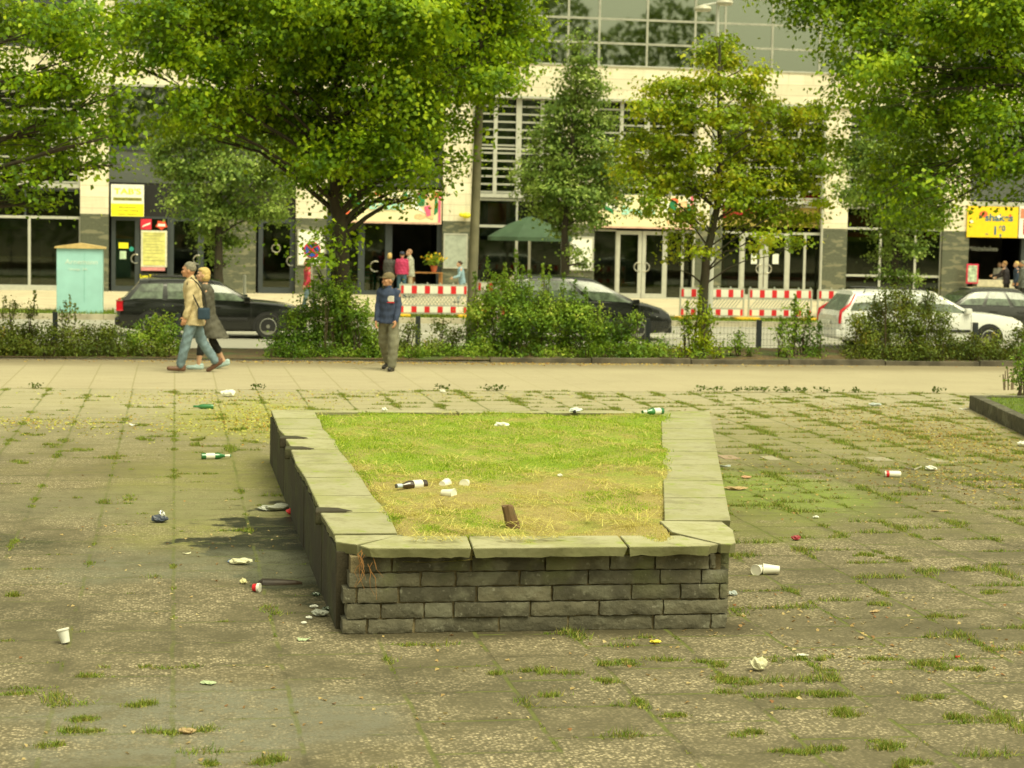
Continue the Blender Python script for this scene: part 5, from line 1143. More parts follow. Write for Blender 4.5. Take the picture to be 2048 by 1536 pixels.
# red and white barriers
MRD = M('red reflective sheeting', (0.62, 0.02, 0.025), 0.45, 0.05); MWR = M('white reflective sheeting', (0.74, 0.72, 0.62), 0.45, 0.05)
MBG = M('grey plastic barrier', (0.40, 0.40, 0.33), 0.6, 0.1); MYF = M('yellow plastic foot', (0.75, 0.45, 0.01), 0.5)
def make_barrier(L=2.06, H=0.98, name='barrier', lattice=True):
    t = thing(name, '', 'barrier')
    fr = MB().box((0, -0.02, 0.10), (L, 0.02, 0.14)).box((0, -0.021, 0.10), (0.05, 0.021, H)).box((L-0.05, -0.021, 0.10), (L, 0.021, H)).box((0, -0.02, H-0.05), (L, 0.02, H)).box((0.05, -0.018, 0.32), (L-0.05, 0.018, 0.37)).box((0.05, -0.018, 0.66), (L-0.05, 0.018, 0.70))
    if lattice:
        k = 0.05
        while k < L-0.3: fr.prism([(k, 0.37), (k+0.035, 0.37), (k+0.27, 0.66), (k+0.235, 0.66)], -0.014, 0.014, 'y'); k += 0.105
        if lattice == 2:
            k = 0.30
            while k < L-0.05: fr.prism([(k, 0.37), (k+0.035, 0.37), (k-0.2, 0.66), (k-0.235, 0.66)], -0.010, 0.010, 'y'); k += 0.105
    fr.build('frame', MBG, t, False)
    for nm, z0, z1 in (('reflector_board', 0.70, H-0.05), ('lower_reflector', 0.14, 0.32)):
        n = 5; pit = (L-0.1)/n; cuts = [0.05]; red = []
        for i in range(n+1):
            xa = max(0.05, 0.05+pit*i-0.08); xb = min(L-0.05, 0.05+pit*i+0.08); cuts += [xa, xb]; red.append((xa, xb))
        cuts = sorted(set(round(c, 4) for c in cuts+[L-0.05]))
        b = MB().loft([[(c, -0.028, z0), (c, -0.028, z1), (c, -0.018, z1), (c, -0.018, z0)] for c in cuts]).build(nm, MWR, t, False)
        b.data.materials.append(MRD)
        for f in b.data.polygons:
            if any(r0-1e-3 <= f.center.x <= r1+1e-3 for r0, r1 in red): f.material_index = 1
    kn = MB()
    for i in range(6): x = 0.06+i*(L-0.12)/5; kn.cbox((x-0.02, -0.015, H), (x+0.02, 0.015, H+0.05), 0.006)
    kn.build('knobs', MBG, t, False)
    for x in (0.12, L-0.12): MB().cbox((x-0.2, -0.32, 0.0), (x+0.2, 0.32, 0.09), 0.03).build('foot', MYF, t, False)
    return t
def copy_tree(o, parent=None):
    c = o.copy(); COL.objects.link(c); c.parent = parent
    for ch in list(o.children): copy_tree(ch, c)
    return c
bpro = make_barrier(lattice=1); bpro2 = make_barrier(lattice=2)
YBR = 58.1; first = [True, True]
def put_barrier(px, py, label, kind=0, Y=YBR, rz=0.0):
    src = (bpro, bpro2)[kind]
    o = src if first[kind] else copy_tree(src); first[kind] = False
    p = AY(px, py, Y); zz = ZP-0.01 if Y > YK else ZR
    o.location = (p.x, Y, zz); o.rotation_euler = (0, 0, rz); o['label'] = label; o['group'] = 'red and white construction barriers'
put_barrier(1358, 640, 'red and white barrier behind the slender young tree trunk', 0)
put_barrier(1495, 640, 'red and white barrier between the yellow feet, behind the dark fence post', 0)
put_barrier(1633, 640, 'red and white barrier half hidden by the white estate car', 0)
put_barrier(798, 628, 'red and white lattice barrier right of the man in the navy sweatshirt', 1, Y=57.6)
put_barrier(953, 600, 'red and white lattice barrier set back just right of the lamp post', 1, Y=61.5)
# round no stopping sign
q = AY(624, 500, 57.2); t = thing('road_sign', 'round blue sign with red ring and red cross, beside the ivy covered trunk', 'road sign', (q.x, 57.2, ZP))
MB().tube([(q.x, 57.24, ZP), (q.x, 57.24, q.z+0.25)], 0.03, 8).build('post', MCH, t)
MB().lathe([(0.245, 0), (0.245, 0.02)], 28, (q.x, 57.22, q.z), (0, -1, 0)).build('disc', MRD, t)
MB().lathe([(0.20, 0), (0.20, 0.004)], 28, (q.x, 57.2, q.z), (0, -1, 0)).build('blue_field', M('sign blue', (0.03, 0.08, 0.40), 0.4), t)
xx = MB()
for sgn in (1, -1):
    e = [(-.16, -.12), (-.12, -.16), (.16, .12), (.12, .16)]
    xx.prism([(q.x+sgn*a_, q.z+b_) for a_, b_ in e][::sgn], 57.190-0.001*sgn, 57.196, 'y')
xx.build('red_cross', MRD, t)
for px, lb in ((489, 'pale metal bollard on the far pavement behind the bonnet of the black estate car'),):
    q = AY(px, 585, 60.0); t = thing('bollard', lb, 'bollard', (q.x, 60, ZP)); zt2 = AY(px, 553, 60).z
    MB().tube([(q.x, 60, ZP), (q.x, 60, zt2)], 0.05, 12).build('post', MWF, t, smooth=60); MB().lathe([(0.055, 0), (0.055, 0.03), (0.02, 0.05)], 12, (q.x, 60, zt2)).build('cap', MWF, t)
# green parasol at the cafe front
u = AY(1060, 474, YF-1.2); t = thing('parasol', 'large dark green parasol in front of the glazed cafe', 'parasol', (u.x, YF-1.2, ZP))
za, zb_ = AY(1060, 432, YF-1.2).z, u.z
MPG = M('dark green parasol cloth', (0.045, 0.085, 0.045), 0.8, 0.15, 2)
rg = [[(u.x+r*math.cos(R(k*45+22)), YF-1.2-0.0+r*0.62*math.sin(R(k*45+22)), z) for k in range(8)] for r, z in ((1.72, zb_-0.15), (1.72, zb_), (0.9, (za+zb_)/2+0.08), (0.05, za))]
MB().loft(rg).build('canopy', MPG, t); MB().tube([(u.x, YF-1.2, ZP), (u.x, YF-1.2, za)], 0.03, 8).build('pole', MWF, t)
MB().cbox((u.x-.3, YF-1.5, ZP), (u.x+.3, YF-.9, ZP+.1), 0.03).build('base', MDF, t)
# cafe furniture
MWD = M('orange brown wood', (0.30, 0.14, 0.04), 0.5, 0.25, 6)
def table(label, px, py, Y, w_=1.1, d_=0.7, h=0.76):
    p = AY(px, py, Y); t = thing('cafe_table', label, 'table', (p.x, Y, ZP), 'cafe tables')
    MB().box((p.x-w_/2, Y-d_/2, ZP+h-0.04), (p.x+w_/2, Y+d_/2, ZP+h)).build('tabletop', MWD, t)
    for a in (-1, 1):
        for b in (-1, 1): MB().box((p.x+a*(w_/2-.04)-.03, Y+b*(d_/2-.05)-.03, ZP), (p.x+a*(w_/2-.04)+.03, Y+b*(d_/2-.05)+.03, ZP+h-.04)).build('leg', MWD, t)
    return p
p = table('wooden cafe table with a flower pot, in front of the open shop', 851, 545, YF-1.4, 1.25, 0.7, 0.95)
q = AY(868, 525, YF-1.4); t = thing('flower_pot', 'terracotta pot of yellow flowers on the cafe table', 'plant', (q.x, YF-1.4, ZP+0.95))
MB().lathe([(0.09, 0), (0.14, 0.24), (0.15, 0.25), (0.12, 0.25)], 12, (q.x, YF-1.4, ZP+0.95)).build('pot', M('terracotta', (0.45, 0.12, 0.05), 0.7), t)
P = np.array([q.x, YF-1.4, ZP+1.42])+RNG.normal(size=(260, 3))*np.array([0.15, 0.12, 0.11]); link('leaves', fastmesh('l', leaf_quads(P, unit(RNG.normal(size=P.shape)), 0.09, RNG), 4), LM4, t)
P = np.array([q.x, YF-1.4, ZP+1.50])+RNG.normal(size=(60, 3))*np.array([0.17, 0.12, 0.08]); link('flowers', fastmesh('f', leaf_quads(P, unit(RNG.normal(size=P.shape)), 0.1, RNG), 4), M('yellow petals', (0.75, 0.5, 0.02), 0.6), t)
def chair(label, px, Y, mat, rz, grp):
    p = AY(px, 560, Y); t = thing('cafe_chair', label, 'chair', (p.x, Y, ZP), grp, rz)
    MB().box((-.21, -.21, .43), (.21, .21, .46)).build('seat', mat, t, False)
    b = MB().box((-.21, .19, .46), (-.18, .22, .9)).box((.18, .19, .46), (.21, .22, .9)); [b.box((-.18, .195, z), (.18, .215, z+.05)) for z in (.56, .68, .82)]; b.build('backrest', mat, t, False)
    for sx in (-.19, .19):
        for sy in (-.19, .19): MB().box((sx-.018, sy-.018, 0), (sx+.018, sy+.018, .43)).build('leg', mat, t, False)
chair('orange wooden chair beside the flower pot table', 838, YF-1.5, MWD, 1.3, 'wooden cafe chairs'); 
MGC = M('green plastic', (0.02, 0.20, 0.12), 0.45)
for px, lb, rz in ((690, 'green chair nearest the ivy trunk, inside the cafe window', 0.2), (715, 'green chair in the middle of the three inside the cafe window', 0), (738, 'green chair nearest the ring handle inside the cafe window', -0.3)): chair(lb, px, YF+1.2, MGC, rz, 'green chairs inside the cafe window')
# kiosk price board
q0, q1 = AY(1932, 567, YF-0.5), AY(1957, 528, YF-0.5)
t = thing('sign_board', 'red framed standing board beside the kiosk', 'sign', (q0.x, YF-0.5, ZP))
MB().box((q0.x, YF-0.52, q0.z), (q1.x, YF-0.48, q1.z)).build('frame', M('magenta red frame', (0.62, 0.03, 0.08), 0.5), t)
MB().box((q0.x+.06, YF-0.53, q0.z+.06), (q1.x-.06, YF-0.521, q1.z-.06)).build('sheet', M('mint print', (0.45, 0.55, 0.40), 0.6, 0.5, 9), t)
for x in (q0.x+.05, q1.x-.05): MB().box((x-.02, YF-.51, ZP), (x+.02, YF-.49, q0.z)).build('leg', MDF, t)

# belt of trees behind the viewer, mirrored in the shop and car windows
n = 40000; x = -40+160*RNG.random(n); hgt = np.where(x < 58, 25, 13)+5*vnoise(x*0.16, x*0.11, 2); z = hgt*RNG.random(n)**0.85; P = np.stack([x, -60+RNG.normal(size=n)*2.0, z], 1)
tag(link('tree_belt', fastmesh('belt', leaf_quads(P, unit(RNG.normal(size=(n, 3))+np.array([0, .6, .3])), 0.8, RNG), 4), LM2), 'mass of trees behind the viewer, mirrored in the glass', 'trees', kind='stuff')
# ================================================================== CARS
MTY = M('tyre rubber', (0.02, 0.02, 0.018), 0.85, 0.1); MRM = M('alloy rim', (0.42, 0.42, 0.38), 0.35, 0.1, metal=0.8); MPL = M('black plastic trim', (0.02, 0.02, 0.02), 0.5, 0.1)
MTL = M('red tail lamp', (0.55, 0.01, 0.02), 0.2, 0.05, coat=0.6); MHL = M('clear headlamp', (0.75, 0.76, 0.70), 0.12, 0.05, metal=0.3, coat=0.8); MCG = M('dark car glass', (0.09, 0.12, 0.08), 0.04, 0.6, spec=0.6, coat=0.2)
MPLT = M('number plate white', (0.7, 0.7, 0.6), 0.5)
def lerp(a, b, t): return a+(b-a)*t
def car(name, label, paint, st, gh, loc, wheels, H, wb=0.79, wt=0.59, rail=False, tall=False, group='cars on the road', side_win=((.05, .30), (.34, .60), (.64, .95)), trim=None):
    """st: lower body stations (x, z bottom, z shoulder, z top, half width); gh: rear base, rear top, front top, front base x"""
    t = thing(name, label, 'car', (0, 0, 0), group)
    # densify stations
    S = []
    for i in range(len(st)-1):
        for k in range(4): S.append([lerp(a, b, k/4) for a, b in zip(st[i], st[i+1])])
    S.append(list(st[-1])); rings = []
    for x, zb, zs, zt, w_ in S:
        zm = lerp(zb, zs, 0.45)
        half = [(0, zb), (w_*0.86, zb), (w_*0.97, zb+0.07), (w_*1.0, zm), (w_*0.985, lerp(zm, zs, 0.7)), (w_*0.95, zs), (w_*0.80, lerp(zs, zt, 0.65)+0.012), (w_*0.45, zt), (0, zt+0.01)]
        rings.append([(x, y, z) for y, z in half]+[(x, -y, z) for y, z in half[-2:0:-1]])
    MB().loft(rings).build('body', paint, t, False, smooth=32)
    L = st[-1][0]
    def belt(x):
        for i in range(len(st)-1):
            if st[i][0] <= x <= st[i+1][0]: u = (x-st[i][0])/(st[i+1][0]-st[i][0]); return lerp(st[i][2], st[i+1][2], u)
        return st[-1][2]
    def gp(u, v, sd, off=0.0):
        """point on the side of the cabin"""
        xl = lerp(gh[0], gh[3], u); xu = lerp(gh[1], gh[2], u); zl = belt(xl)-0.02; crown = 0.05*(1-(2*u-1)**2)
        zu = H-0.09+crown*0.7; vv = v
        return (lerp(xl, xu, v), sd*(lerp(wb, wt, v)+0.02*math.sin(math.pi*v)+off+0.02*(1-(2*u-1)**2)), lerp(zl, zu, vv))
    rings = []
    for i in range(13):
        u = i/12; a = [gp(u, v, 1) for v in (0, .25, .5, .75, 1)]; zr = a[-1][2]; xr_ = a[-1][0]
        top = [(xr_, wt*0.85, zr+0.045), (xr_, wt*0.5, zr+0.075), (xr_, 0, zr+0.085)]
        rings.append(a+top+[(p[0], -p[1], p[2]) for p in (a+top)[-2::-1]])
    MB().loft(rings).build('cabin', paint, t, False, smooth=40)
    for sd in (1, -1):
        for (u0, u1) in side_win:
            n = 6; vs = []; fs = []
            for o_ in (0.012, 0.018):
                for i in range(n+1):
                    for v in (0.10, 0.5, 0.9): vs.append(gp(lerp(u0, u1, i/n), v, sd, o_))
            for i in range(n):
                for j in range(2): a = 21+i*3+j; fs.append((a, a+3, a+4, a+1))
            for i in range(n):
                for j in (0, 2): a = i*3+j; fs.append((a, a+3, a+24, a+21))
            for i in (0, n):
                for j in range(2): a = i*3+j; fs.append((a, a+1, a+22, a+21))
            MB().add(vs, fs).build('side_window', MCG, t, False)
        hx = lerp(gh[0], gh[3], 0.93); MB().cbox((hx-0.1, sd*(wb+0.1)-0.08, belt(hx)+0.0), (hx+0.06, sd*(wb+0.1)+0.08, belt(hx)+0.14), 0.03).build('wing_mirror', paint, t, False)
        for u in (0.42, 0.70):
            x = lerp(gh[0], gh[3], u); y = sd*st[3][4]; MB().cbox((x-0.1, y-0.02, belt(x)-0.16), (x+0.1, y+0.014, belt(x)-0.125), 0.008).build('door_handle', trim or paint, t, False)
        x0, x1 = wheels[0]+0.5, wheels[1]-0.5; MB().cbox((x0, sd*st[3][4]-0.02, 0.45), (x1, sd*st[3][4]+0.012, 0.52), 0.01).build('side_moulding', MPL, t, False)
        if rail: MB().tube([gp(.12, 1, sd), (gp(.15, 1, sd)[0], sd*wt*.93, H+0.05), (gp(.85, 1, sd)[0], sd*wt*.93, H+0.04), gp(.92, 1, sd)], 0.016, 6).build('roof_rail', trim or MPL, t, False)
    def pane(u, nm):
        o = 0.012 if u == 1 else -0.012; P_ = []
        for d_ in (0, o*0.5):
            for v, k in ((0.08, .9), (0.93, .9)):
                for s_ in (-1, -.5, 0, .5, 1): q = gp(u, v, 1); P_.append((q[0]+o+d_+(0.03 if u == 1 else -.02)*(1-s_*s_)*0, q[1]*k*s_, q[2]+abs(o)))
        fs = [(10+i, 11+i, 16+i, 15+i) for i in range(4)]+[(i, i+1, i+11, i+10) for i in range(4)]+[(5+i, 6+i, 16+i, 15+i) for i in range(4)]+[(0, 5, 15, 10), (4, 9, 19, 14)]
        MB().add(P_, fs).build(nm, MCG, t, False)
    pane(1, 'windscreen'); pane(0, 'rear_window')
    for wx in wheels:
        for sd in (1, -1):
            w_ = st[3][4]
            pts = [(wx+0.375*math.cos(R(a)), 0.30+0.375*math.sin(R(a))) for a in range(-15, 196, 15)]
            MB().prism(pts if True else pts, min(sd*(w_-.06), sd*(w_+.004)), max(sd*(w_-.06), sd*(w_+.004)), 'y').build('wheel_arch', MPL, t, False)
            wh = MB().lathe([(0.16, -0.10), (0.29, -0.11), (0.315, -0.08), (0.315, 0.08), (0.29, 0.11), (0.21, 0.10), (0.20, 0.06)], 28, (wx, sd*(w_-0.09), 0.315), (0, sd, 0)).build('wheel', MTY, t, False, smooth=40)
            rm = MB().lathe([(0.205, 0.05), (0.205, 0.095), (0.185, 0.10), (0.18, 0.07)], 28, (wx, sd*(w_-0.09), 0.315), (0, sd, 0)).lathe([(0.05, 0.05), (0.045, 0.095)], 12, (wx, sd*(w_-0.09), 0.315), (0, sd, 0))
            for k in range(7):
                a = k*2*math.pi/7; c, s2 = math.cos(a), math.sin(a); y0 = sd*(w_-0.09+0.07); y1 = sd*(w_-0.09+0.092)
                rm.prism([(wx+c*.03-s2*.022, .315+s2*.03+c*.022), (wx+c*.03+s2*.022, .315+s2*.03-c*.022), (wx+c*.19+s2*.015, .315+s2*.19-c*.015), (wx+c*.19-s2*.015, .315+s2*.19+c*.015)], min(y0, y1), max(y0, y1), 'y')
            rm.build('rim', MRM, wh, False)
    for sd in (1, -1):
        for u in (0.32, 0.615, 0.955):
            x = lerp(gh[0], gh[3], u); w_ = st[3][4]; MB().tube([(x, sd*(w_*.955), belt(x)), (x, sd*(w_*.995), lerp(.2, belt(x), .62)), (x, sd*(w_+.0005), lerp(.2, belt(x), .42)), (x, sd*(w_*.985), .26)], .0045, 4).build('door_seam', MPL, t, False)
    # lamps, bumpers, plates
    for sd in (1, -1):
        if tall:
            e0, e1 = Vector(gp(0.02, 0.45, sd, .01)), Vector(gp(0.02, 0.97, sd, .01))
            MB().tube([(0.03, sd*.80, .64), (0.035, sd*.82, .78), (0.05, sd*.81, .93), tuple(e0), tuple(e1)], [.034, .042, .04, .03, .02], 8).build('tail_lamp', MTL, t, False, smooth=60)
        else: MB().cbox((-0.02, sd*.56, 0.66), (0.14, sd*(st[2][4]+.003), 0.90), 0.02).build('tail_lamp', MTL, t, False)
        xh = L-0.42; xl = st[-3][0]
        zt = st[-3][2]; zf = st[-2][2]
        MB().add([(L-0.46, sd*(st[-3][4]*.97), zt-0.02), (L-0.10, sd*(st[-2][4]*.86), zf+0.05), (L-0.03, sd*st[-1][4]*.72, zf-0.0), (L-0.34, sd*st[-3][4]*.66, zt+0.02),
                  (L-0.44, sd*(st[-3][4]*1.01), zt-.16), (L-0.11, sd*(st[-2][4]*.99), zf-.13), (L-0.0, sd*st[-1][4]*.78, zf-.15)],
                 [(0, 1, 2, 3), (0, 4, 5, 1), (1, 5, 6, 2)]).build('headlamp', MHL, t, False)
        MB().lathe([(0.045, 0), (0.045, 0.02)], 10, (L-0.05, sd*.55, .32), (1, 0, 0)).build('fog_lamp', MHL, t, False)
    MB().cbox((-0.06, -.80, .30), (0.14, .80, .50), .05).build('rear_bumper', trim or paint, t, False)
    MB().cbox((L-0.16, -.62, .20), (L+0.03, .62, .40), .05).build('front_bumper', trim or paint, t, False)
    MB().cbox((L-0.06, -.38, .45), (L+0.012, .38, .56), .02).build('grille', MPL, t, False)
    MB().box((L+0.03, -.26, .27), (L+0.038, .26, .38)).build('number_plate', MPLT, t, False); MB().box((-0.078, -.26, .58), (-0.03, .26, .69)).build('number_plate', MPLT, t, False)
    t.location = loc; return t
MBLK = M('black car paint', (0.010, 0.011, 0.010), 0.14, 0.1, coat=0.35, spec=0.5); MWHT = M('white car paint', (0.70, 0.70, 0.66), 0.25, 0.04, coat=0.8); MDGR = M('dark graphite car paint', (0.03, 0.03, 0.026), 0.2, 0.1, coat=0.4)
est = [(0.0, .34, .78, .80, .74), (0.07, .24, .90, .92, .83), (.5, .2, .93, .95, .865), (1.5, .18, .93, .94, .88), (2.6, .18, .91, .93, .88), (3.3, .18, .88, .93, .87), (3.85, .2, .83, .89, .86), (4.25, .22, .77, .82, .83), (4.47, .26, .67, .71, .76), (4.55, .34, .56, .58, .68)]
def carx(px, py, Y): return AY(px, py, Y).x
Yc = 47.9; car('estate_car', 'black estate car behind the walking couple', MBLK, est, (.10, .52, 2.45, 3.35), (carx(234, 620, Yc), Yc+.88, ZR), (.82, 3.62), 1.43, rail=True)
Yc = 45.9; sc_ = [(x*1.085, a, b+.02, c+.02, w_) for x, a, b, c, w_ in est]
car('estate_car', 'white estate car with tall red tail lamps behind the dense dark bush', MWHT, sc_, (.10, .44, 2.62, 3.60), (carx(1679, 640, Yc), Yc+.88, ZR), (.94, 3.92), 1.46, rail=True, tall=True)
mpv = [(0.0, .34, .80, .84, .76), (0.07, .24, .95, .98, .84), (.5, .2, 1.0, 1.0, .87), (1.5, .18, 1.0, 1.0, .88), (2.6, .18, .98, 1.0, .88), (3.3, .18, .95, 1.02, .87), (3.8, .2, .88, .96, .86), (4.15, .22, .79, .86, .83), (4.36, .26, .68, .73, .76), (4.45, .34, .56, .60, .67)]
Yc = 48.6; car('people_carrier', 'black people carrier with a sloping bonnet behind the large tall bush', MBLK, mpv, (.08, .40, 2.35, 3.72), (carx(1350, 640, Yc)-4.48, Yc+.88, ZR), (.78, 3.50), 1.62)
Yc = 51.0; car('saloon_car', 'dark graphite saloon behind the white estate car at the right edge', MDGR, est, (.55, 1.25, 2.65, 3.45), (carx(1868, 600, Yc), Yc+.88, ZR), (.85, 3.65), 1.42, trim=MDGR)
# ================================================================== PEOPLE
def organic(mb, voxel, smooth=3):
    me = mb.mesh('m'); o = bpy.data.objects.new('m', me); COL.objects.link(o)
    r = o.modifiers.new('r', 'REMESH'); r.mode = 'VOXEL'; r.voxel_size = voxel; r.use_smooth_shade = True
    s = o.modifiers.new('s', 'SMOOTH'); s.iterations = smooth; s.factor = 0.5
    dg = bpy.context.evaluated_depsgraph_get(); out = bpy.data.meshes.new_from_object(o.evaluated_get(dg)); bpy.data.objects.remove(o); return out
def folds(me, amp, sd=0.0):
    nn = [v.normal.copy() for v in me.vertices]
    for v, n in zip(me.vertices, nn):
        c = v.co; v.co = c+n*amp*(math.sin(c.z*52+c.x*31+sd)*.5+math.sin(c.z*27-c.y*44+sd*2)*.6+math.sin(c.x*61+c.y*37+c.z*19)*.4)
    return me
def cap(mb, p0, p1, r0, r1, seg=14):
    p0, p1 = Vector(p0), Vector(p1); d = (p1-p0); L = d.length
    if L < 1e-5: return mb.ball(p0, r0)
    prof = [(r0*math.sin(a), -r0*math.cos(a)) for a in (0.01, .5, 1.0)]+[(r0, 0), (lerp(r0, r1, .5), L/2), (r1, L)]+[(r1*math.cos(a), L+r1*math.sin(a)) for a in (.55, 1.05, 1.56)]
    return mb.lathe(prof, seg, p0, d)
def ell(mb, c, sc, fw=0.0):
    b = MB().ball((0, 0, 0), 1, 16, 12, sc); M4 = Matrix.Translation(Vector(c)) @ Matrix.Rotation(fw, 4, 'Z'); b.xf(M4); return mb.add(b.v, b.f)
def rings(mb, rows, seg=20):
    """rows: (cx, cy, cz, rx, ry)"""
    return mb.loft([[(c[0]+c[3]*math.cos(2*math.pi*k/seg), c[1]+c[4]*math.sin(2*math.pi*k/seg), c[2]) for k in range(seg)] for c in rows])
MSKN = M('weathered skin', (0.50, 0.26, 0.15), 0.55, 0.08, 8); MSKP = M('pale skin', (0.56, 0.33, 0.21), 0.55, 0.06, 8); MEYE = M('dark eye', (0.02, 0.015, 0.01), 0.2); MLIP = M('lips', (0.36, 0.12, 0.09), 0.5)
def person(label, loc, rz, H, legs, arms, look, lean=3, head_yaw=0, head_pitch=0, vox=0.0085, group=None, seated=False, width=1.0, twist=0):
    s = H/1.75; t = thing('person', label, 'person', (0, 0, 0), group)
    J = {}; hipz = 0.93
    for sd, (th, kb, fp, out) in zip((1, -1), legs):
        hp = Vector((0, sd*0.092, hipz)); th, kb = R(th), R(kb)
        kn = hp+0.43*Vector((math.sin(th), sd*math.sin(R(out)), -math.cos(th))); an = kn+0.415*Vector((math.sin(th-kb), 0, -math.cos(th-kb)))
        fp = R(fp); fd = Vector((math.cos(fp), sd*0.12, math.sin(fp))); dn = Vector((math.sin(fp), 0, -math.cos(fp)))
        J[sd] = (hp, kn, an, an+dn*0.065-fd*0.055, an+dn*0.065+fd*0.175)
    low = min(min(J[k][3].z, J[k][4].z) for k in J)-0.028; off = Vector((0, 0, -low))
    for k in J: J[k] = tuple(p+off for p in J[k])
    pel = Vector((0, 0, hipz+0.02))+off; la = R(lean); up = Vector((math.sin(la), 0, math.cos(la)))
    nk = pel+up*0.53; hd = nk+up*0.145+Vector((0.015+0.05*math.sin(R(head_pitch)), 0, 0)); ch = pel+up*0.34; A = {}
    for sd, (ua, eb, ab) in zip((1, -1), arms):
        sh = nk+Vector((0, sd*0.185*width, -0.055)); ua, eb, ab = R(ua), R(eb), R(ab)
        el = sh+0.29*Vector((math.sin(ua), sd*math.sin(ab), -math.cos(ua)*math.cos(ab))); fr = Vector((math.sin(ua+eb), sd*math.sin(ab)*0.2-sd*0.05, -math.cos(ua+eb))).normalized()
        wr = el+0.25*fr; A[sd] = (sh, el, wr, fr)
    HM = Matrix.Translation(hd) @ Matrix.Rotation(R(head_yaw), 4, 'Z') @ Matrix.Rotation(R(head_pitch), 4, 'Y')
    hp_ = lambda x, y, z: tuple(HM @ Vector((x, y, z)))
    b = MB()
    hb = MB().ball((0, 0, 0.02), 1, 20, 14, (.098, .078, .110)).ball((0.022, 0, -.045), 1, 16, 10, (.072, .060, .070)).ball((0.088, 0, -.082), 1, 10, 8, (.020, .026, .02))
    cap(hb, (.092, 0, .012), (.116, 0, -.028), .009, .016); hb.ball((.098, 0, .038), 1, 12, 8, (.014, .05, .012)); hb.ball((.098, 0, -.056), 1, 10, 8, (.012, .024, .010))
    for sd in (1, -1): hb.ball((0, sd*.080, -.01), 1, 10, 8, (.022, .011, .034)); hb.ball((.078, sd*.045, -.02), 1, 10, 8, (.024, .022, .024))
    hb.xf(HM); b.add(hb.v, hb.f); cap(b, nk-up*0.06, hd+Vector((-.01, 0, -.03)), .058, .052)
    W_ = width
    rings(b, [(pel.x+up.x*z, 0, pel.z+z, rx, ry*W_) for z, rx, ry in ((-.10, .085, .13), (-.03, .105, .165), (.05, .11, .165), (.15, .105, .15), (.28, .11, .16), (.40, .115, .175), (.47, .09, .165), (.52, .06, .09), (.55, .05, .055))])
    for sd in (1, -1):
        hp, kn, an, he, to = J[sd]; cap(b, hp, kn, .082, .055); cap(b, kn, kn.lerp(an, .3), .055, .056); cap(b, kn.lerp(an, .3), an, .056, .036); cap(b, he, to, .034, .024); cap(b, an, he, .036, .034)
        sh, el, wr, fr = A[sd]; cap(b, sh, el, .052, .040); cap(b, el, wr, .040, .026)
        # hand: palm, four bent fingers, thumb from the side near its base
        side = Vector((1, 0, 0)); side = (side-fr*side.dot(fr)).normalized(); nrm = fr.cross(side)*(1 if sd > 0 else -1); inn = -Vector((0, sd, 0)); inn = (inn-fr*inn.dot(fr)-side*inn.dot(side)).normalized()
        cap(b, wr, wr+fr*.02, .026, .024)
        for k in range(4): q = side*(-.030+.020*k); cap(b, wr+fr*.015+q*.7, wr+fr*.085+q, .013, .012, 10)
        for k, ln in enumerate((.030, .038, .042, .037)):
            q = wr+fr*.088+side*(-.031+.0205*k); cu = 0.35+0.08*(3-k); d1 = (fr+inn*cu).normalized(); d2 = (fr+inn*(cu*2.6)).normalized(); m1 = q+d1*ln; cap(b, q, m1, .0095, .009, 8); cap(b, m1, m1+d2*ln*.85, .009, .0075, 8)
        q = wr+fr*.025+side*.030; m1 = q+(fr*.55+side*.75+inn*.25).normalized()*.038; cap(b, q, m1, .012, .0105, 8); cap(b, m1, m1+(fr*.9+side*.2+inn*.4).normalized()*.032, .0105, .008, 8)
    link('body', organic(b, vox, 2), look.get('skin', MSKN), t, False)
    for sd in (1, -1):
        MB().ball(hp_(.092, sd*.032, .018), .010, 10, 8).build('eye', MEYE, t, False)
    MB().ball((0, 0, 0), 1, 12, 8, (.008, .024, .005)).xf(HM @ Matrix.Translation((.106, 0, -.052))).build('mouth', MLIP, t, False)
    # trousers
    tr = MB(); cut = look.get('leg', 1.0); fl = look.get('flare', 1.0)
    rings(tr, [(pel.x+up.x*z, 0, pel.z+z, rx, ry*W_) for z, rx, ry in ((-.13, .09, .12), (-.08, .115, .165), (.0, .125, .182), (.10, .122, .172))])
    for sd in (1, -1):
        hp, kn, an, he, to = J[sd]; cap(tr, hp, kn, .098, .072*fl); e = kn.lerp(an, cut*0.98); cap(tr, kn, e, .072*fl, lerp(.072, .058, cut)*fl)
    tm = folds(organic(tr, vox*1.3, 2), .0055, H*9); link('trousers' if not look.get('skirt') else 'trousers', tm, look['trousers'], t, False)
    for sd in (1, -1):
        hp, kn, an, he, to = J[sd]; sh_ = MB(); cap(sh_, he+Vector((0, 0, .008)), to+Vector((0, 0, 0)), .043, .036); cap(sh_, he.lerp(to, .35)+Vector((0, 0, .03)), he+Vector((0, 0, .045)), .036, .040)
        link('shoe', organic(sh_, vox*1.1, 2), look['shoes'], t, False)
    # jacket
    jk = MB(); T0 = look.get('hem', -.12); bulk = look.get('bulk', 1.0); hw = look.get('hemw', 1.0); sw = look.get('swing', 0.0)
    rows = []
    zs = [T0+(0.0-T0)*i/4 for i in range(4)]+[0.0, .10, .20, .32, .42, .48, .525]
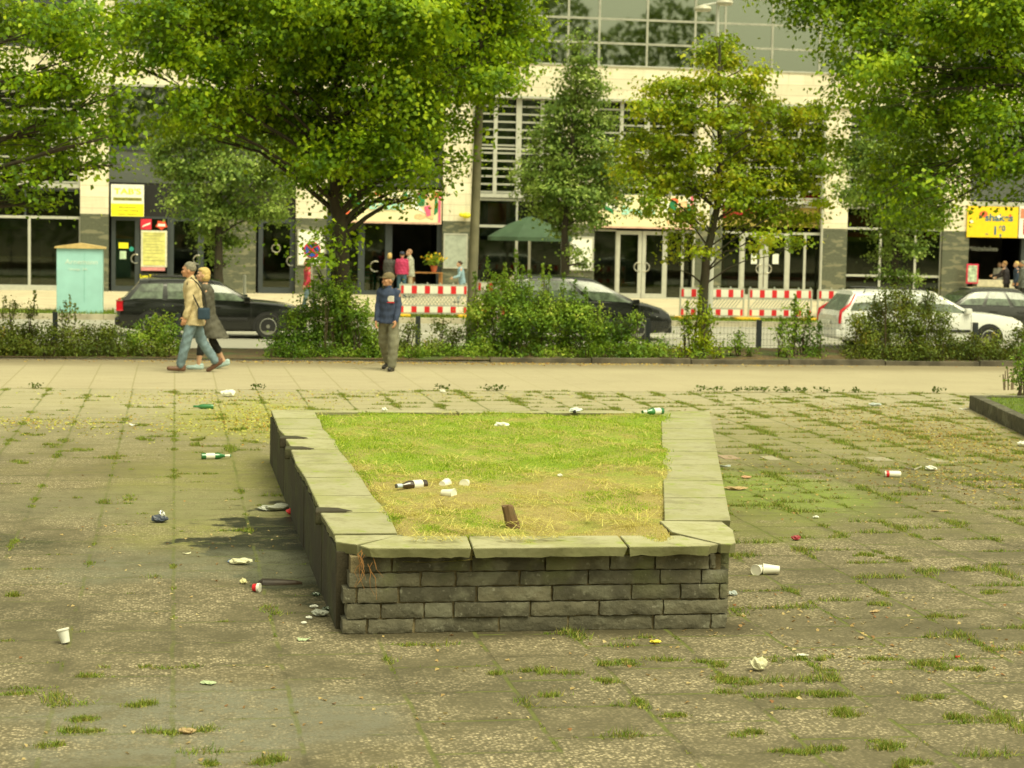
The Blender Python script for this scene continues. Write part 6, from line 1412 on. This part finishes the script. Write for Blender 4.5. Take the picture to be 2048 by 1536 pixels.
    for z in zs:
        if z <= 0: u = z/T0 if T0 else 0; rx, ry = lerp(.140, .155*hw, u), lerp(.188, .20*hw, u); cx = up.x*0+sw*u
        else: rx = np.interp(z, [0, .1, .2, .32, .42, .48, .525], [.140, .135, .132, .138, .135, .11, .075]); ry = np.interp(z, [0, .1, .2, .32, .42, .48, .525], [.188, .185, .182, .19, .2, .18, .085]); cx = up.x*z
        rows.append((pel.x+cx, 0, pel.z+z, rx*bulk, ry*bulk*W_))
    rings(jk, rows)
    for sd in (1, -1):
        sh, el, wr, fr = A[sd]; cap(jk, sh+Vector((0, -sd*.02, -.005)), el, .070*bulk, .056*bulk); e = el.lerp(wr, look.get('sleeve', .97)); cap(jk, el, e, .056*bulk, .043*bulk)
    cap(jk, nk+up*.0, nk+up*.03, .066, .062)
    jm = folds(organic(jk, vox*1.3, 2), .0065, H*5); link(look.get('top', 'jacket'), jm, look['jacket'], t, False)
    # hair or cap
    hr = MB(); k = look.get('hairlen', 'short')
    hr.ball((-.012, 0, .042), 1, 18, 12, (.104, .087, .104))
    if k == 'bob': hr.ball((-.03, 0, -.02), 1, 16, 12, (.088, .092, .10)).ball((.03, 0, .085), 1, 12, 8, (.075, .075, .05))
    if k == 'long': hr.ball((-.06, 0, -.06), 1, 14, 10, (.065, .08, .14))
    if k == 'bun': hr.ball((-.11, 0, .05), .04)
    cutb = MB().box((.045, -.2, -.3), (.3, .2, .055)) if k != 'bald' else None
    hm = hr.mesh('h'); bm = bmesh.new(); bm.from_mesh(hm)
    for v in bm.verts:
        c = v.co
        if c.x > .035 and c.z < .075: c.x = min(c.x, .035+max(0, (c.z-.045))*1.5); c.y *= .97
        if k == 'short' and c.z < -.02: c.z = -.02-(c.z+.02)*.1; c.y *= .8
    bm.to_mesh(hm); bm.free(); hm.transform(HM); hm.polygons.foreach_set('use_smooth', [True]*len(hm.polygons)); link('hair', hm, look['hair'], t, False)
    if look.get('cap'):
        cp = MB().ball((-.004, 0, .062), 1, 18, 12, (.116, .094, .082)); cp.prism([(.06, -.075), (.14, -.062), (.178, -.03), (.178, .03), (.14, .062), (.06, .075)], .040, .052)
        v = MB().add(cp.v, cp.f).xf(HM); link('cap', organic(v, .008, 2), look['cap'], t, False)
    t['_j'] = 0; del t['_j']
    for c in t.children: c.data.transform(Matrix.Diagonal((s, s, s, 1)))
    t.location = loc; t.rotation_euler = (0, 0, rz)
    return t, dict(pel=pel*s, nk=nk*s, A=A, J=J, s=s, up=up)
MBG_ = M('beige jacket cloth', (0.52, 0.42, 0.24), 0.8, 0.18, 9, bump=0.5, bsc=25); MJN = M('washed blue denim', (0.15, 0.215, 0.25), 0.85, 0.3, 9, bump=0.5, bsc=22); MSH = M('brown leather', (0.13, 0.06, 0.035), 0.5, 0.2)
MGH = M('grey hair', (0.22, 0.20, 0.15), 0.8, 0.35, 40, bump=0.6, bsc=70); MBH = M('blonde hair', (0.56, 0.40, 0.15), 0.7, 0.3, 40, bump=0.6, bsc=70); MDH = M('dark brown hair', (0.045, 0.025, 0.012), 0.7, 0.3, 40)
MCT = M('dark grey coat cloth', (0.085, 0.08, 0.06), 0.85, 0.25, 7, bump=0.5, bsc=20); MBKC = M('black cloth', (0.018, 0.018, 0.016), 0.85, 0.2, 7); MLB = M('pale blue shoes', (0.38, 0.50, 0.50), 0.6); MNV = M('navy sweatshirt', (0.035, 0.05, 0.10), 0.85, 0.2, 7, bump=0.5, bsc=20)
MKH = M('olive khaki cloth', (0.17, 0.165, 0.11), 0.85, 0.25, 8, bump=0.6, bsc=18); MCP = M('brown cap cloth', (0.16, 0.125, 0.065), 0.85, 0.15); MBS = M('black shoes', (0.025, 0.022, 0.02), 0.5)
def face_left(d=0): return R(180-YAW*57.3*0+d)
pm = AY(388, 745, 32.35)
m1, j1 = person('grey haired man in a beige jacket and blue jeans walking left', (pm.x, 32.35, 0.004), R(180), 1.79, [(16, 2, 4, 2), (-14, 20, -34, 2)], [(4, 12, 7), (-14, 14, 5)], dict(jacket=MBG_, trousers=MJN, shoes=MSH, hair=MGH, skin=MSKN, hem=-.20, hemw=1.05, bulk=1.06, flare=1.18), lean=6, head_yaw=-8)
s_ = j1['s']; nk, pel = j1['nk'], j1['pel']
# shoulder bag: strap from the camera side shoulder to a blue black bag behind the hip
bg_ = MB().cbox((pel.x-.25, pel.y+.16, pel.z-.10), (pel.x-.05, pel.y+.28, pel.z+.09), .03)
t = thing('shoulder_bag', 'blue black shoulder bag hanging at the hip of the man in the beige jacket', 'bag', (pm.x, 32.35, .004), rz=R(180))
bg_.build('bag_body', M('blue black bag cloth', (0.02, 0.045, 0.075), 0.7, 0.2), t, False)
MB().tube([(pel.x-.08, pel.y+.24, pel.z+.08), (pel.x+.03, pel.y+.24, pel.z+.3), (nk.x+.06, nk.y+.20, nk.z-.06), (nk.x, nk.y+.15, nk.z+.035), (nk.x-.11, nk.y+.20, nk.z-.06), (pel.x-.16, pel.y+.24, pel.z+.3), (pel.x-.19, pel.y+.24, pel.z+.08)], .014, 6).build('strap', MBKC, t, False)
pw = AY(414, 742, 33.1)
w1, _ = person('blonde woman in a long dark grey coat walking beside the man in beige', (pw.x, 33.1, 0.004), R(180), 1.70, [(12, 4, 3, 1), (-12, 16, -16, 1)], [(-10, 22, 5), (-16, 20, 5)], dict(jacket=MCT, trousers=MBKC, shoes=MLB, hair=MBH, skin=MSKP, hairlen='bob', hem=-.40, hemw=1.42, swing=-.14, bulk=1.08, leg=.55, top='coat'), lean=5, head_pitch=-6)
pn = AY(776, 741, 33.1)
n1, jn = person('man in a brown cap, navy sweatshirt and khaki trousers looking to the left', (pn.x, 33.1, 0.004), R(-118), 1.67, [(15, 5, 4, 7), (-14, 16, -14, 5)], [(2, 24, 6), (4, 14, 5)], dict(jacket=MNV, trousers=MKH, shoes=MBS, hair=MGH, skin=MSKN, cap=MCP, hem=-.10, bulk=1.02, flare=1.38, top='sweatshirt'), lean=2, head_yaw=-40, width=0.92)
pel, up = jn['pel'], jn['up']; cz = pel.z+.33
MB().cbox((pel.x+.10, .015, cz-.05), (pel.x+.138, .135, cz+.05), .008).build('chest_print', M('white print patch', (0.66, 0.62, 0.56), 0.7), n1, False)
MB().box((pel.x+.10, .015, cz-.068), (pel.x+.140, .135, cz-.05)).build('red_print', MRD, n1, False)
# far people in front of the shops
def far(label, px, Y, rz, H, look, legs=((3, 2, 0, 2), (-3, 4, 0, 2)), arms=((5, 20, 6), (0, 15, 6)), z=ZP, **k):
    p = AY(px, 590, Y); return person(label, (p.x, Y, z), R(rz), H, legs, arms, look, vox=0.012, **k)
def C(n, c): return M(n, c, 0.8, 0.15, 7)
far('person in a red top and jeans walking left behind the ivy covered trunk', 617, 59.0, 190, 1.66, dict(jacket=C('red top cloth', (0.55, 0.05, 0.08)), trousers=MJN, shoes=MBS, hair=MDH, skin=MSKP, hairlen='long'), legs=((16, 4, 3, 1), (-16, 18, -20, 1)))
far('blond person in a black and yellow jacket standing outside the cafe', 778, YF-2.6, 70, 1.66, dict(jacket=C('charcoal jacket', (0.05, 0.05, 0.045)), trousers=MBKC, shoes=MBS, hair=MBH, skin=MSKP, hairlen='bob', hem=-.15, bulk=1.15))
far('person in a pink and blue jacket and dark cap standing between two others', 803, YF-2.9, 80, 1.72, dict(jacket=C('raspberry jacket', (0.40, 0.03, 0.10)), trousers=C('petrol blue trousers', (0.04, 0.09, 0.13)), shoes=MBS, hair=MDH, skin=MSKP, cap=C('dark blue cap', (0.03, 0.04, 0.08)), hem=-.05, bulk=1.1))
far('balding man in a pale grey jacket facing left outside the cafe', 820, YF-2.3, 175, 1.80, dict(jacket=C('pale grey jacket', (0.36, 0.37, 0.30)), trousers=C('sand trousers', (0.4, 0.33, 0.22)), shoes=MBS, hair=C('thin hair', (0.35, 0.2, 0.12)), skin=MSKP, hem=-.18, bulk=1.08))
far('dark haired child in a light blue denim outfit running left by the grey poster case', 924, 68.5, 185, 1.50, dict(jacket=C('light denim', (0.22, 0.34, 0.42)), trousers=C('light denim trousers', (0.2, 0.3, 0.36)), shoes=MBS, hair=MDH, skin=MSKP, hairlen='bun'), legs=((18, 10, 3, 1), (-18, 30, -30, 1)), arms=((20, 50, 6), (-20, 40, 6)), lean=10)
far('brown haired person in black leaning at the kiosk counter', 2012, YF-1.6, 140, 1.74, dict(jacket=C('black jacket with red', (0.03, 0.025, 0.03)), trousers=MBKC, shoes=MBS, hair=C('light brown hair', (0.30, 0.17, 0.07)), skin=MSKP), arms=((40, 40, 6), (30, 40, 6)), lean=8, group='customers at the kiosk')
far('blond person in a navy coat waiting at the kiosk', 2033, YF-2.0, 170, 1.74, dict(jacket=C('navy coat', (0.03, 0.05, 0.09)), trousers=MBKC, shoes=MBS, hair=MBH, skin=MSKP, hem=-.2), group='customers at the kiosk')
far('grey haired man in a grey coat at the right edge by the kiosk', 2045, YF-2.8, 150, 1.78, dict(jacket=C('slate coat', (0.09, 0.10, 0.09)), trousers=MBKC, shoes=MBS, hair=MGH, skin=MSKN, hem=-.25, bulk=1.1), group='customers at the kiosk')
far('person in a pale shirt behind the kiosk counter', 1996, YF+1.2, 250, 1.68, dict(jacket=C('pale shirt', (0.5, 0.48, 0.4)), trousers=MBKC, shoes=MBS, hair=MDH, skin=MSKP), group='customers at the kiosk')
# ================================================================== LITTER
MGRB = M('green bottle glass', (0.02, 0.16, 0.04), 0.08, 0.1, spec=0.8, coat=0.5); MBRB = M('brown bottle glass', (0.035, 0.018, 0.008), 0.08, 0.1, spec=0.8, coat=0.5); MPAP = M('white paper litter', (0.72, 0.72, 0.64), 0.8, 0.08, 20)
MCUP = M('white plastic cup', (0.80, 0.77, 0.66), 0.4, 0.05); MALU = M('bare aluminium', (0.6, 0.6, 0.56), 0.25, metal=0.9); MCLR = glass_mat('clear plastic', (0.8, 0.85, 0.8), 0.8, 0.15)
def bottle(label, px, py, z, rz, glass, L=0.235, r=0.03, lab=MWR, group=None, tilt=0.0, neck=None):
    p = G(px, py, z+r); t = thing('bottle', label, 'bottle', (p.x, p.y, z+r), group); ax = (math.cos(R(rz)), math.sin(R(rz)), tilt); o = (-ax[0]*L/2, -ax[1]*L/2, -ax[2]*L/2)
    k = r/0.03
    MB().lathe([(.02*k, 0), (.029*k, .003), (.03*k, .012), (.03*k, L*.56), (.027*k, L*.63), (.016*k, L*.74), (.0125*k, L*.82), (.012*k, L*.97), (.0135*k, L*.975), (.0135*k, L)], 20, o, ax).build('glass', glass, t, False, smooth=40)
    if lab: MB().lathe([(.0304*k, L*.16), (.0308*k, L*.165), (.0308*k, L*.45), (.0304*k, L*.455)], 20, o, ax).build('label_band', lab, t, False, smooth=40)
    MB().lathe([(.0133*k, L*.80), (.0136*k, L*.81), (.0142*k, L*.955), (.0133*k, L*.965)], 14, o, ax).build('neck_foil', neck or lab or glass, t, False, smooth=40)
    return t
def cup(label, px, py, z, rz, h=0.11, r0=.028, r1=.038, mat=None, group=None, tilt=0.0):
    p = G(px, py, z+r1*.9); t = thing('cup', label, 'cup', (p.x, p.y, z+r1*.93), group); ax = Vector((math.cos(R(rz)), math.sin(R(rz)), tilt)); o = -ax*h/2
    MB().lathe([(.002, .004), (r0, .0), (r1, h), (r1+.002, h+.001), (r1+.002, h-.003), (r1-.003, h-.004), (r0-.002, .006), (.002, .007)], 24, o, ax).build('shell', mat or MCUP, t, False, smooth=40)
    MB().lathe([(r1+.0005, h-.002), (r1+.0035, h-.001), (r1+.0035, h+.003), (r1+.0005, h+.004), (r1-.0005, h+.001)], 24, o, ax).build('rim', mat or MCUP, t, False, smooth=40); return t
def can(label, px, py, z, rz, h=0.165, r=.033, mat=MWR, band=MRD, group=None):
    p = G(px, py, z+r); t = thing('drink_can', label, 'can', (p.x, p.y, z+r), group); ax = (math.cos(R(rz)), math.sin(R(rz)), 0); o = (-ax[0]*h/2, -ax[1]*h/2, 0)
    MB().lathe([(r*.75, 0), (r*.8, -.0), (r, .012), (r, h-.014), (r*.82, h), (r*.78, h-.004)], 22, o, ax).build('shell', mat, t, False, smooth=40)
    if band: MB().lathe([(r*1.005, h*.72), (r*1.012, h*.725), (r*1.012, h*.905), (r*1.005, h*.91)], 22, o, ax).build('band', band, t, False, smooth=40)
    MB().lathe([(r*.70, -.002), (r*.72, .001)], 22, o, ax).lathe([(r*.70, h-.003), (r*.74, h+.0005)], 22, o, ax).build('lid', MALU, t, False); return t
def crumple(name, label, cat, px, py, z, w_, d_, h_, mat, seed, group=None, n=7):
    """a crumpled piece: folded sheet with its own thickness"""
    rr = random.Random(seed); p = G(px, py, z); bm = bmesh.new()
    if h_ > 0.33*min(w_, d_):           # balled up: facetted, dented lump
        bmesh.ops.create_icosphere(bm, subdivisions=3, radius=0.5); ph = [rr.uniform(0, 6) for _ in range(6)]
        for v in bm.verts:
            c = v.co; k = 1+.12*math.sin(7*c.x+ph[0])*math.sin(6*c.y+ph[1])+.10*math.sin(13*c.x+9*c.z+ph[2])+.12*math.sin(15*c.y-8*c.z+ph[3])+rr.uniform(-.09, .09)
            v.co = Vector((c.x*w_*k, c.y*d_*k, (c.z+.5)*h_*k))
    else:                               # a torn flat piece, corners lifted
        m_ = 11; ang = rr.uniform(0, 6.28); rim = []
        for i in range(m_):
            a = 2*math.pi*i/m_; k = rr.uniform(.65, 1.1); rim.append((.5*w_*k*math.cos(a), .5*d_*k*math.sin(a)))
        vs_ = []
        for f_ in (1.0, .66, .33):
            for x, y in rim: x, y = x*f_, y*f_; u = (x*math.cos(ang)/w_+y*math.sin(ang)/d_)*2; vs_.append(bm.verts.new((x, y, .004+h_*(u*u*.8+.12*math.sin(9*u+seed))+rr.uniform(0, .1)*h_)))
        c = bm.verts.new((0, 0, .004))
        for r_ in range(2):
            for i in range(m_): j = (i+1) % m_; bm.faces.new((vs_[r_*m_+i], vs_[r_*m_+j], vs_[(r_+1)*m_+j], vs_[(r_+1)*m_+i]))
        for i in range(m_): bm.faces.new((vs_[2*m_+i], vs_[2*m_+(i+1) % m_], c))
    rz_ = rr.uniform(-.5, .5); bm.transform(Matrix.Rotation(rz_, 4, 'Z')); zm = min(v.co.z for v in bm.verts)
    for v in bm.verts: v.co.z += .003-zm
    me = bpy.data.meshes.new(name); bm.to_mesh(me); bm.free(); o = link(name, me, mat); o.location = (p.x, p.y, z)
    s = o.modifiers.new('thick', 'SOLIDIFY'); s.thickness = 0.002; return tag(o, label, cat, group)
TZ = 0.545
bottle('brown beer bottle with white label lying on the dry planter grass', 822, 970, TZ, 205, MBRB, L=.26, r=.034, neck=M('pale blue foil', (0.5, 0.6, 0.7), .4))
bottle('green bottle lying on the back edge of the planter', 1305, 823, TZ+.02, 205, MGRB, L=.27, r=.036)
cup('white cup lying open towards the viewer, nearest of three on the planter', 896, 987, TZ, -40, h=.095, r0=.024, r1=.036, group='cups lying on the planter')
cup('crumpled pale cup behind the nearest cup on the planter', 889, 968, TZ, 60, h=.09, r0=.025, r1=.034, group='cups lying on the planter')
cup('pale cup lying on its side, right of the other two on the planter', 931, 967, TZ, -110, h=.1, r0=.024, r1=.033, group='cups lying on the planter')
crumple('paper_cup', 'crushed white cup lying on the green planter grass', 'litter', 1003, 856, TZ, .13, .09, .05, MPAP, 3)
crumple('plastic_packet', 'silver and black packet at the back of the planter', 'litter', 1150, 826, TZ, .16, .08, .05, M('pale packet foil', (0.6, 0.64, 0.62), .35), 4)
crumple('plastic_scrap', 'dark piece in the middle of the silver packet', 'litter', 1149, 827, TZ+.03, .04, .04, .03, MBKC, 5)
crumple('paper_scrap', 'small white scrap at the back left of the planter grass', 'litter', 769, 823, TZ, .06, .05, .035, MPAP, 6)
crumple('paper_scrap', 'tiny white scrap on the dry grass right of the planter middle', 'litter', 1120, 954, TZ, .045, .03, .02, MPAP, 7)
# stump
p = G(1028, 1050, TZ); t = thing('wooden_stake', 'short leaning broken brown stake sticking out of the planter grass', 'stake', (p.x, p.y, TZ-.03))
MB().loft([[(dx+r*math.cos(k*math.pi/4)*1.15, r*.8*math.sin(k*math.pi/4), z+(0.008*math.sin(k*2.3) if z > .12 else 0)) for k in range(8)] for z, r, dx in ((0, .042, 0), (.05, .040, -.014), (.10, .036, -.030), (.155, .034, -.046))]).build('stake', bark_mat('broken wood', (0.06, 0.03, 0.012), (0.26, 0.16, 0.08)), t, False)
# left side of the plaza
bottle('slim green bottle lying on the paving left of the planter', 432, 912, 0, 8, MGRB, L=.31, r=.032, group='green bottles on the plaza')
bottle('green bottle lying far back on the left among yellow leaves', 407, 813, 0, 175, MGRB, L=.27, r=.034, lab=None, group='green bottles on the plaza')
crumple('paper_litter', 'crumpled white paper far back on the left', 'litter', 455, 794, 0, .20, .12, .09, MPAP, 11)
crumple('paper_scrap', 'white paper scrap on the far left paving among leaves', 'litter', 268, 851, 0, .12, .08, .025, MPAP, 12)
crumple('paper_scrap', 'small white scrap behind the middle of the planter', 'litter', 885, 785, 0, .08, .06, .04, MPAP, 13)
crumple('cigarette_packet', 'dark and silver crumpled packet on the left paving', 'litter', 320, 1045, 0, .13, .09, .055, M('dark blue packet', (0.05, 0.06, 0.09), .4), 14)
crumple('foil_scrap', 'silver foil standing on the dark crumpled packet', 'litter', 324, 1037, .03, .055, .05, .06, M('silver foil', (0.65, 0.65, 0.62), .25, metal=.6), 15)
p = G(128, 1288, 0); t = thing('cup', 'white cup standing tilted on the lower left paving', 'cup', (p.x, p.y, 0.004)); ax = Vector((-.25, .1, 1)).normalized()
MB().lathe([(.002, .003), (.025, 0), (.034, .075), (.036, .076), (.034, .073), (.024, .005)], 22, (0.01, 0, 0.006), ax).build('shell', MPAP, t, False, smooth=40); MB().lathe([(.0335, .073), (.038, .074), (.038, .079), (.034, .08)], 22, (.01, 0, .006), ax).build('rim', MCUP, t, False)
crumple('plastic_bag', 'translucent grey plastic bag beside the left wall of the planter', 'litter', 552, 1021, 0, .30, .12, .05, M('milky plastic', (0.42, 0.43, 0.36), .3), 16)
crumple('red_packet', 'red packet against the left wall of the planter', 'litter', 583, 1030, 0, .09, .07, .05, MRD, 17)
crumple('paper_litter', 'pale crumpled wrapper with a blue end on the left paving', 'litter', 481, 1129, 0, .14, .07, .04, M('cream paper', (0.62, 0.60, 0.40), .7), 18)
crumple('blue_scrap', 'small blue scrap at the end of the pale wrapper', 'litter', 462, 1126, 0, .05, .035, .02, M('blue print paper', (0.10, 0.18, 0.42), .6), 19)
crumple('paper_scrap', 'pale yellow scrap left of the red and white lid', 'litter', 487, 1168, 0, .05, .05, .03, M('pale yellow scrap', (0.62, 0.58, 0.30), .7), 20)
p = G(512, 1183, 0); t = thing('tub', 'red and white plastic tub lying on its side by the broken bark', 'tub', (p.x, p.y, .028))
MB().lathe([(.004, 0), (.024, .001), (.03, .045), (.031, .046), (.028, .046)], 20, (-.02, 0, 0), (1, -.45, 0)).build('shell', MRD, t, False, smooth=40); MB().lathe([(.0295, .03), (.031, .032), (.032, .05), (.004, .052)], 20, (-.02, 0, 0), (1, -.45, 0)).build('lid', MWR, t, False)
p = G(560, 1168, 0); t = thing('bark_piece', 'long curved dark piece of bark on the wet paving left of the planter', 'bark', (p.x, p.y, 0))
vs = []; 
rg = [[(x, 0.035*math.cos(a)*w_, 0.004+0.024*abs(math.sin(a))*w_+th_) for a, th_ in [(k*math.pi/7, 0) for k in range(8)]+[(math.pi-k*math.pi/7, -.004) for k in range(8)]] for x, w_ in ((-.15, .7), (-.12, 1.5), (-.04, 1.4), (.05, 1.1), (.11, .8), (.15, .4))]
MB().loft(rg).build('shell', M('wet dark bark', (0.03, 0.018, 0.009), .4, .4, 12), t, False)
for i, (px, py, sz) in enumerate([(640, 1232, .10), (628, 1216, .05), (655, 1222, .07), (618, 1238, .04), (608, 1248, .035), (632, 1192, .06)]):
    crumple('plastic_shard', ['largest broken clear plastic piece by the left corner of the planter', 'white piece just above the broken clear plastic', 'clear plastic piece touching the planter corner', 'small clear shard left of the broken plastic', 'smallest white shard left of the broken plastic', 'clear oval piece behind the broken plastic shards'][i], 'litter', px, py, 0, sz, sz*.8, sz*.35, (MCLR, MPAP, MCLR, MPAP, MPAP, MCLR)[i] if i else M('milky plastic', (0.42, 0.43, 0.36), .3), 30+i, 'broken plastic by the planter corner', 4)
crumple('paper_scrap', 'pale green scrap in front of the left planter corner', 'litter', 606, 1281, 0, .09, .07, .02, M('pale green scrap', (0.42, 0.50, 0.30), .7), 40)
crumple('paper_scrap', 'long pale scrap on the grey damp patch at the bottom left', 'litter', 416, 1369, 0, .085, .045, .015, M('pale green scrap', (0.42, 0.50, 0.30), .7), 41)
crumple('dry_leaf', 'curled tan leaf near the bottom left', 'leaf', 374, 1468, 0, .07, .04, .025, M('tan leaf', (0.42, 0.30, 0.15), .8), 42)
crumple('paper_scrap', 'small yellowish scrap left of the damp patch', 'litter', 373, 1108, 0, .07, .05, .015, M('cream paper', (0.62, 0.60, 0.40), .7), 43)
# right side
can('white drink can with a red end lying on the right paving', 1785, 948, 0, 172)
crumple('wrapper', 'crumpled white and silver wrapper right of the red and white can', 'litter', 1862, 941, 0, .12, .09, .045, MPAP, 50)
tag(MB().tube([tuple(G(1812, 937)+Vector((0, 0, .012))), tuple(G(1828, 941)+Vector((0, 0, .008))), tuple(G(1842, 937)+Vector((0, 0, .02)))], .010, 6).build('twig', M('grey twig', (0.35, 0.32, 0.24), .8)), 'pale curved twig between the can and the wrapper', 'twig')
cup('white cup lying with its mouth towards the viewer, left of the pair', 1518, 1139, 0, 228, h=.10, r0=.027, r1=.0385, group='white cups right of the planter')
cup('white cup lying on its side with its base to the right, right of the pair', 1543, 1139, 0, 165, h=.115, r0=.027, r1=.040, group='white cups right of the planter')
crumple('red_packet', 'small crushed dark red packet right of the planter', 'litter', 1592, 1081, 0, .07, .05, .035, M('dark red packet', (0.30, 0.03, 0.04), .4), 51)
crumple('paper_scrap', 'small bright white scrap on the right paving above the dark red packet', 'litter', 1632, 1037, 0, .055, .035, .02, MPAP, 52)
crumple('plastic_scrap', 'bluish clear scrap beside the right corner of the planter', 'litter', 1466, 1192, 0, .06, .05, .03, M('bluish plastic', (0.45, 0.5, 0.5), .4), 53)
crumple('wrapper', 'small yellow and white sweet wrapper in front of the planter', 'litter', 1311, 1287, 0, .065, .03, .018, M('yellow wrapper', (0.75, 0.62, 0.04), .5), 54)
crumple('paper_litter', 'crumpled pale paper ball on the front right paving', 'litter', 1517, 1342, 0, .085, .07, .07, M('cream paper', (0.62, 0.60, 0.40), .7), 55)
crumple('paper_scrap', 'flat white scrap right of the pale paper ball', 'litter', 1605, 1313, 0, .07, .03, .012, MPAP, 56)
crumple('red_scrap', 'small bright red scrap at the lower right', 'litter', 1915, 1316, 0, .035, .025, .01, MRD, 57)
crumple('plastic_scrap', 'flat bluish scrap touching the right side of the planter', 'litter', 1450, 933, 0, .16, .08, .02, M('bluish plastic', (0.45, 0.5, 0.5), .4), 58)
crumple('dry_leaf', 'pale pinkish leaf on the moss right of the planter', 'leaf', 1492, 957, 0, .10, .06, .025, M('pinkish leaf', (0.55, 0.33, 0.2), .8), 59)
crumple('dry_leaf', 'large pale dead leaf beside the right side of the planter', 'leaf', 1470, 980, 0, .20, .08, .03, M('tan leaf', (0.42, 0.30, 0.15), .8), 60)
crumple('paper_scrap', 'white paper beside the raised kerb on the right', 'litter', 1926, 819, 0, .14, .10, .03, MPAP, 61)
crumple('paper_scrap', 'white scrap at the right edge below the raised kerb', 'litter', 2044, 893, 0, .12, .08, .06, MPAP, 62)
crumple('plastic_scrap', 'clear plastic scraps on the far right paving', 'litter', 1750, 812, 0, .20, .08, .04, M('bluish plastic', (0.45, 0.5, 0.5), .4), 63)
crumple('dry_leaf', 'tan leaf scrap on the right paving below the cups', 'leaf', 1750, 1225, 0, .075, .035, .012, M('tan leaf', (0.42, 0.30, 0.15), .8), 64)
crumple('dry_leaf', 'small curled leaf in the lower right joint', 'leaf', 1722, 1279, 0, .04, .03, .015, M('tan leaf', (0.42, 0.30, 0.15), .8), 65)
crumple('dry_leaf', 'long tan leaf on the paving right of the red packet', 'leaf', 1880, 1023, 0, .20, .05, .014, M('tan leaf', (0.42, 0.30, 0.15), .8), 66)
# pale smooth replacement slabs in the paving
for i, (a, b) in enumerate([(1435, 1490), (1520, 1572), (1730, 1800), (1852, 1928)]):
    g0 = G(a, 912+i*2); g1 = G(b, 922+i*2); col = ((0.34, 0.25, 0.17), (0.33, 0.30, 0.2), (0.36, 0.34, 0.2), (0.34, 0.32, 0.21))[i]
    y0 = g0.y-0.3; tag(MB().box((g0.x, y0, -.02), (g1.x, y0+.34, .006)).build('smooth_slab', M('smooth slab %d' % i if False else ('smooth pink slab' if i == 0 else 'smooth pale slab'), col, .8, .12, 4, obj=False)), kind='structure')
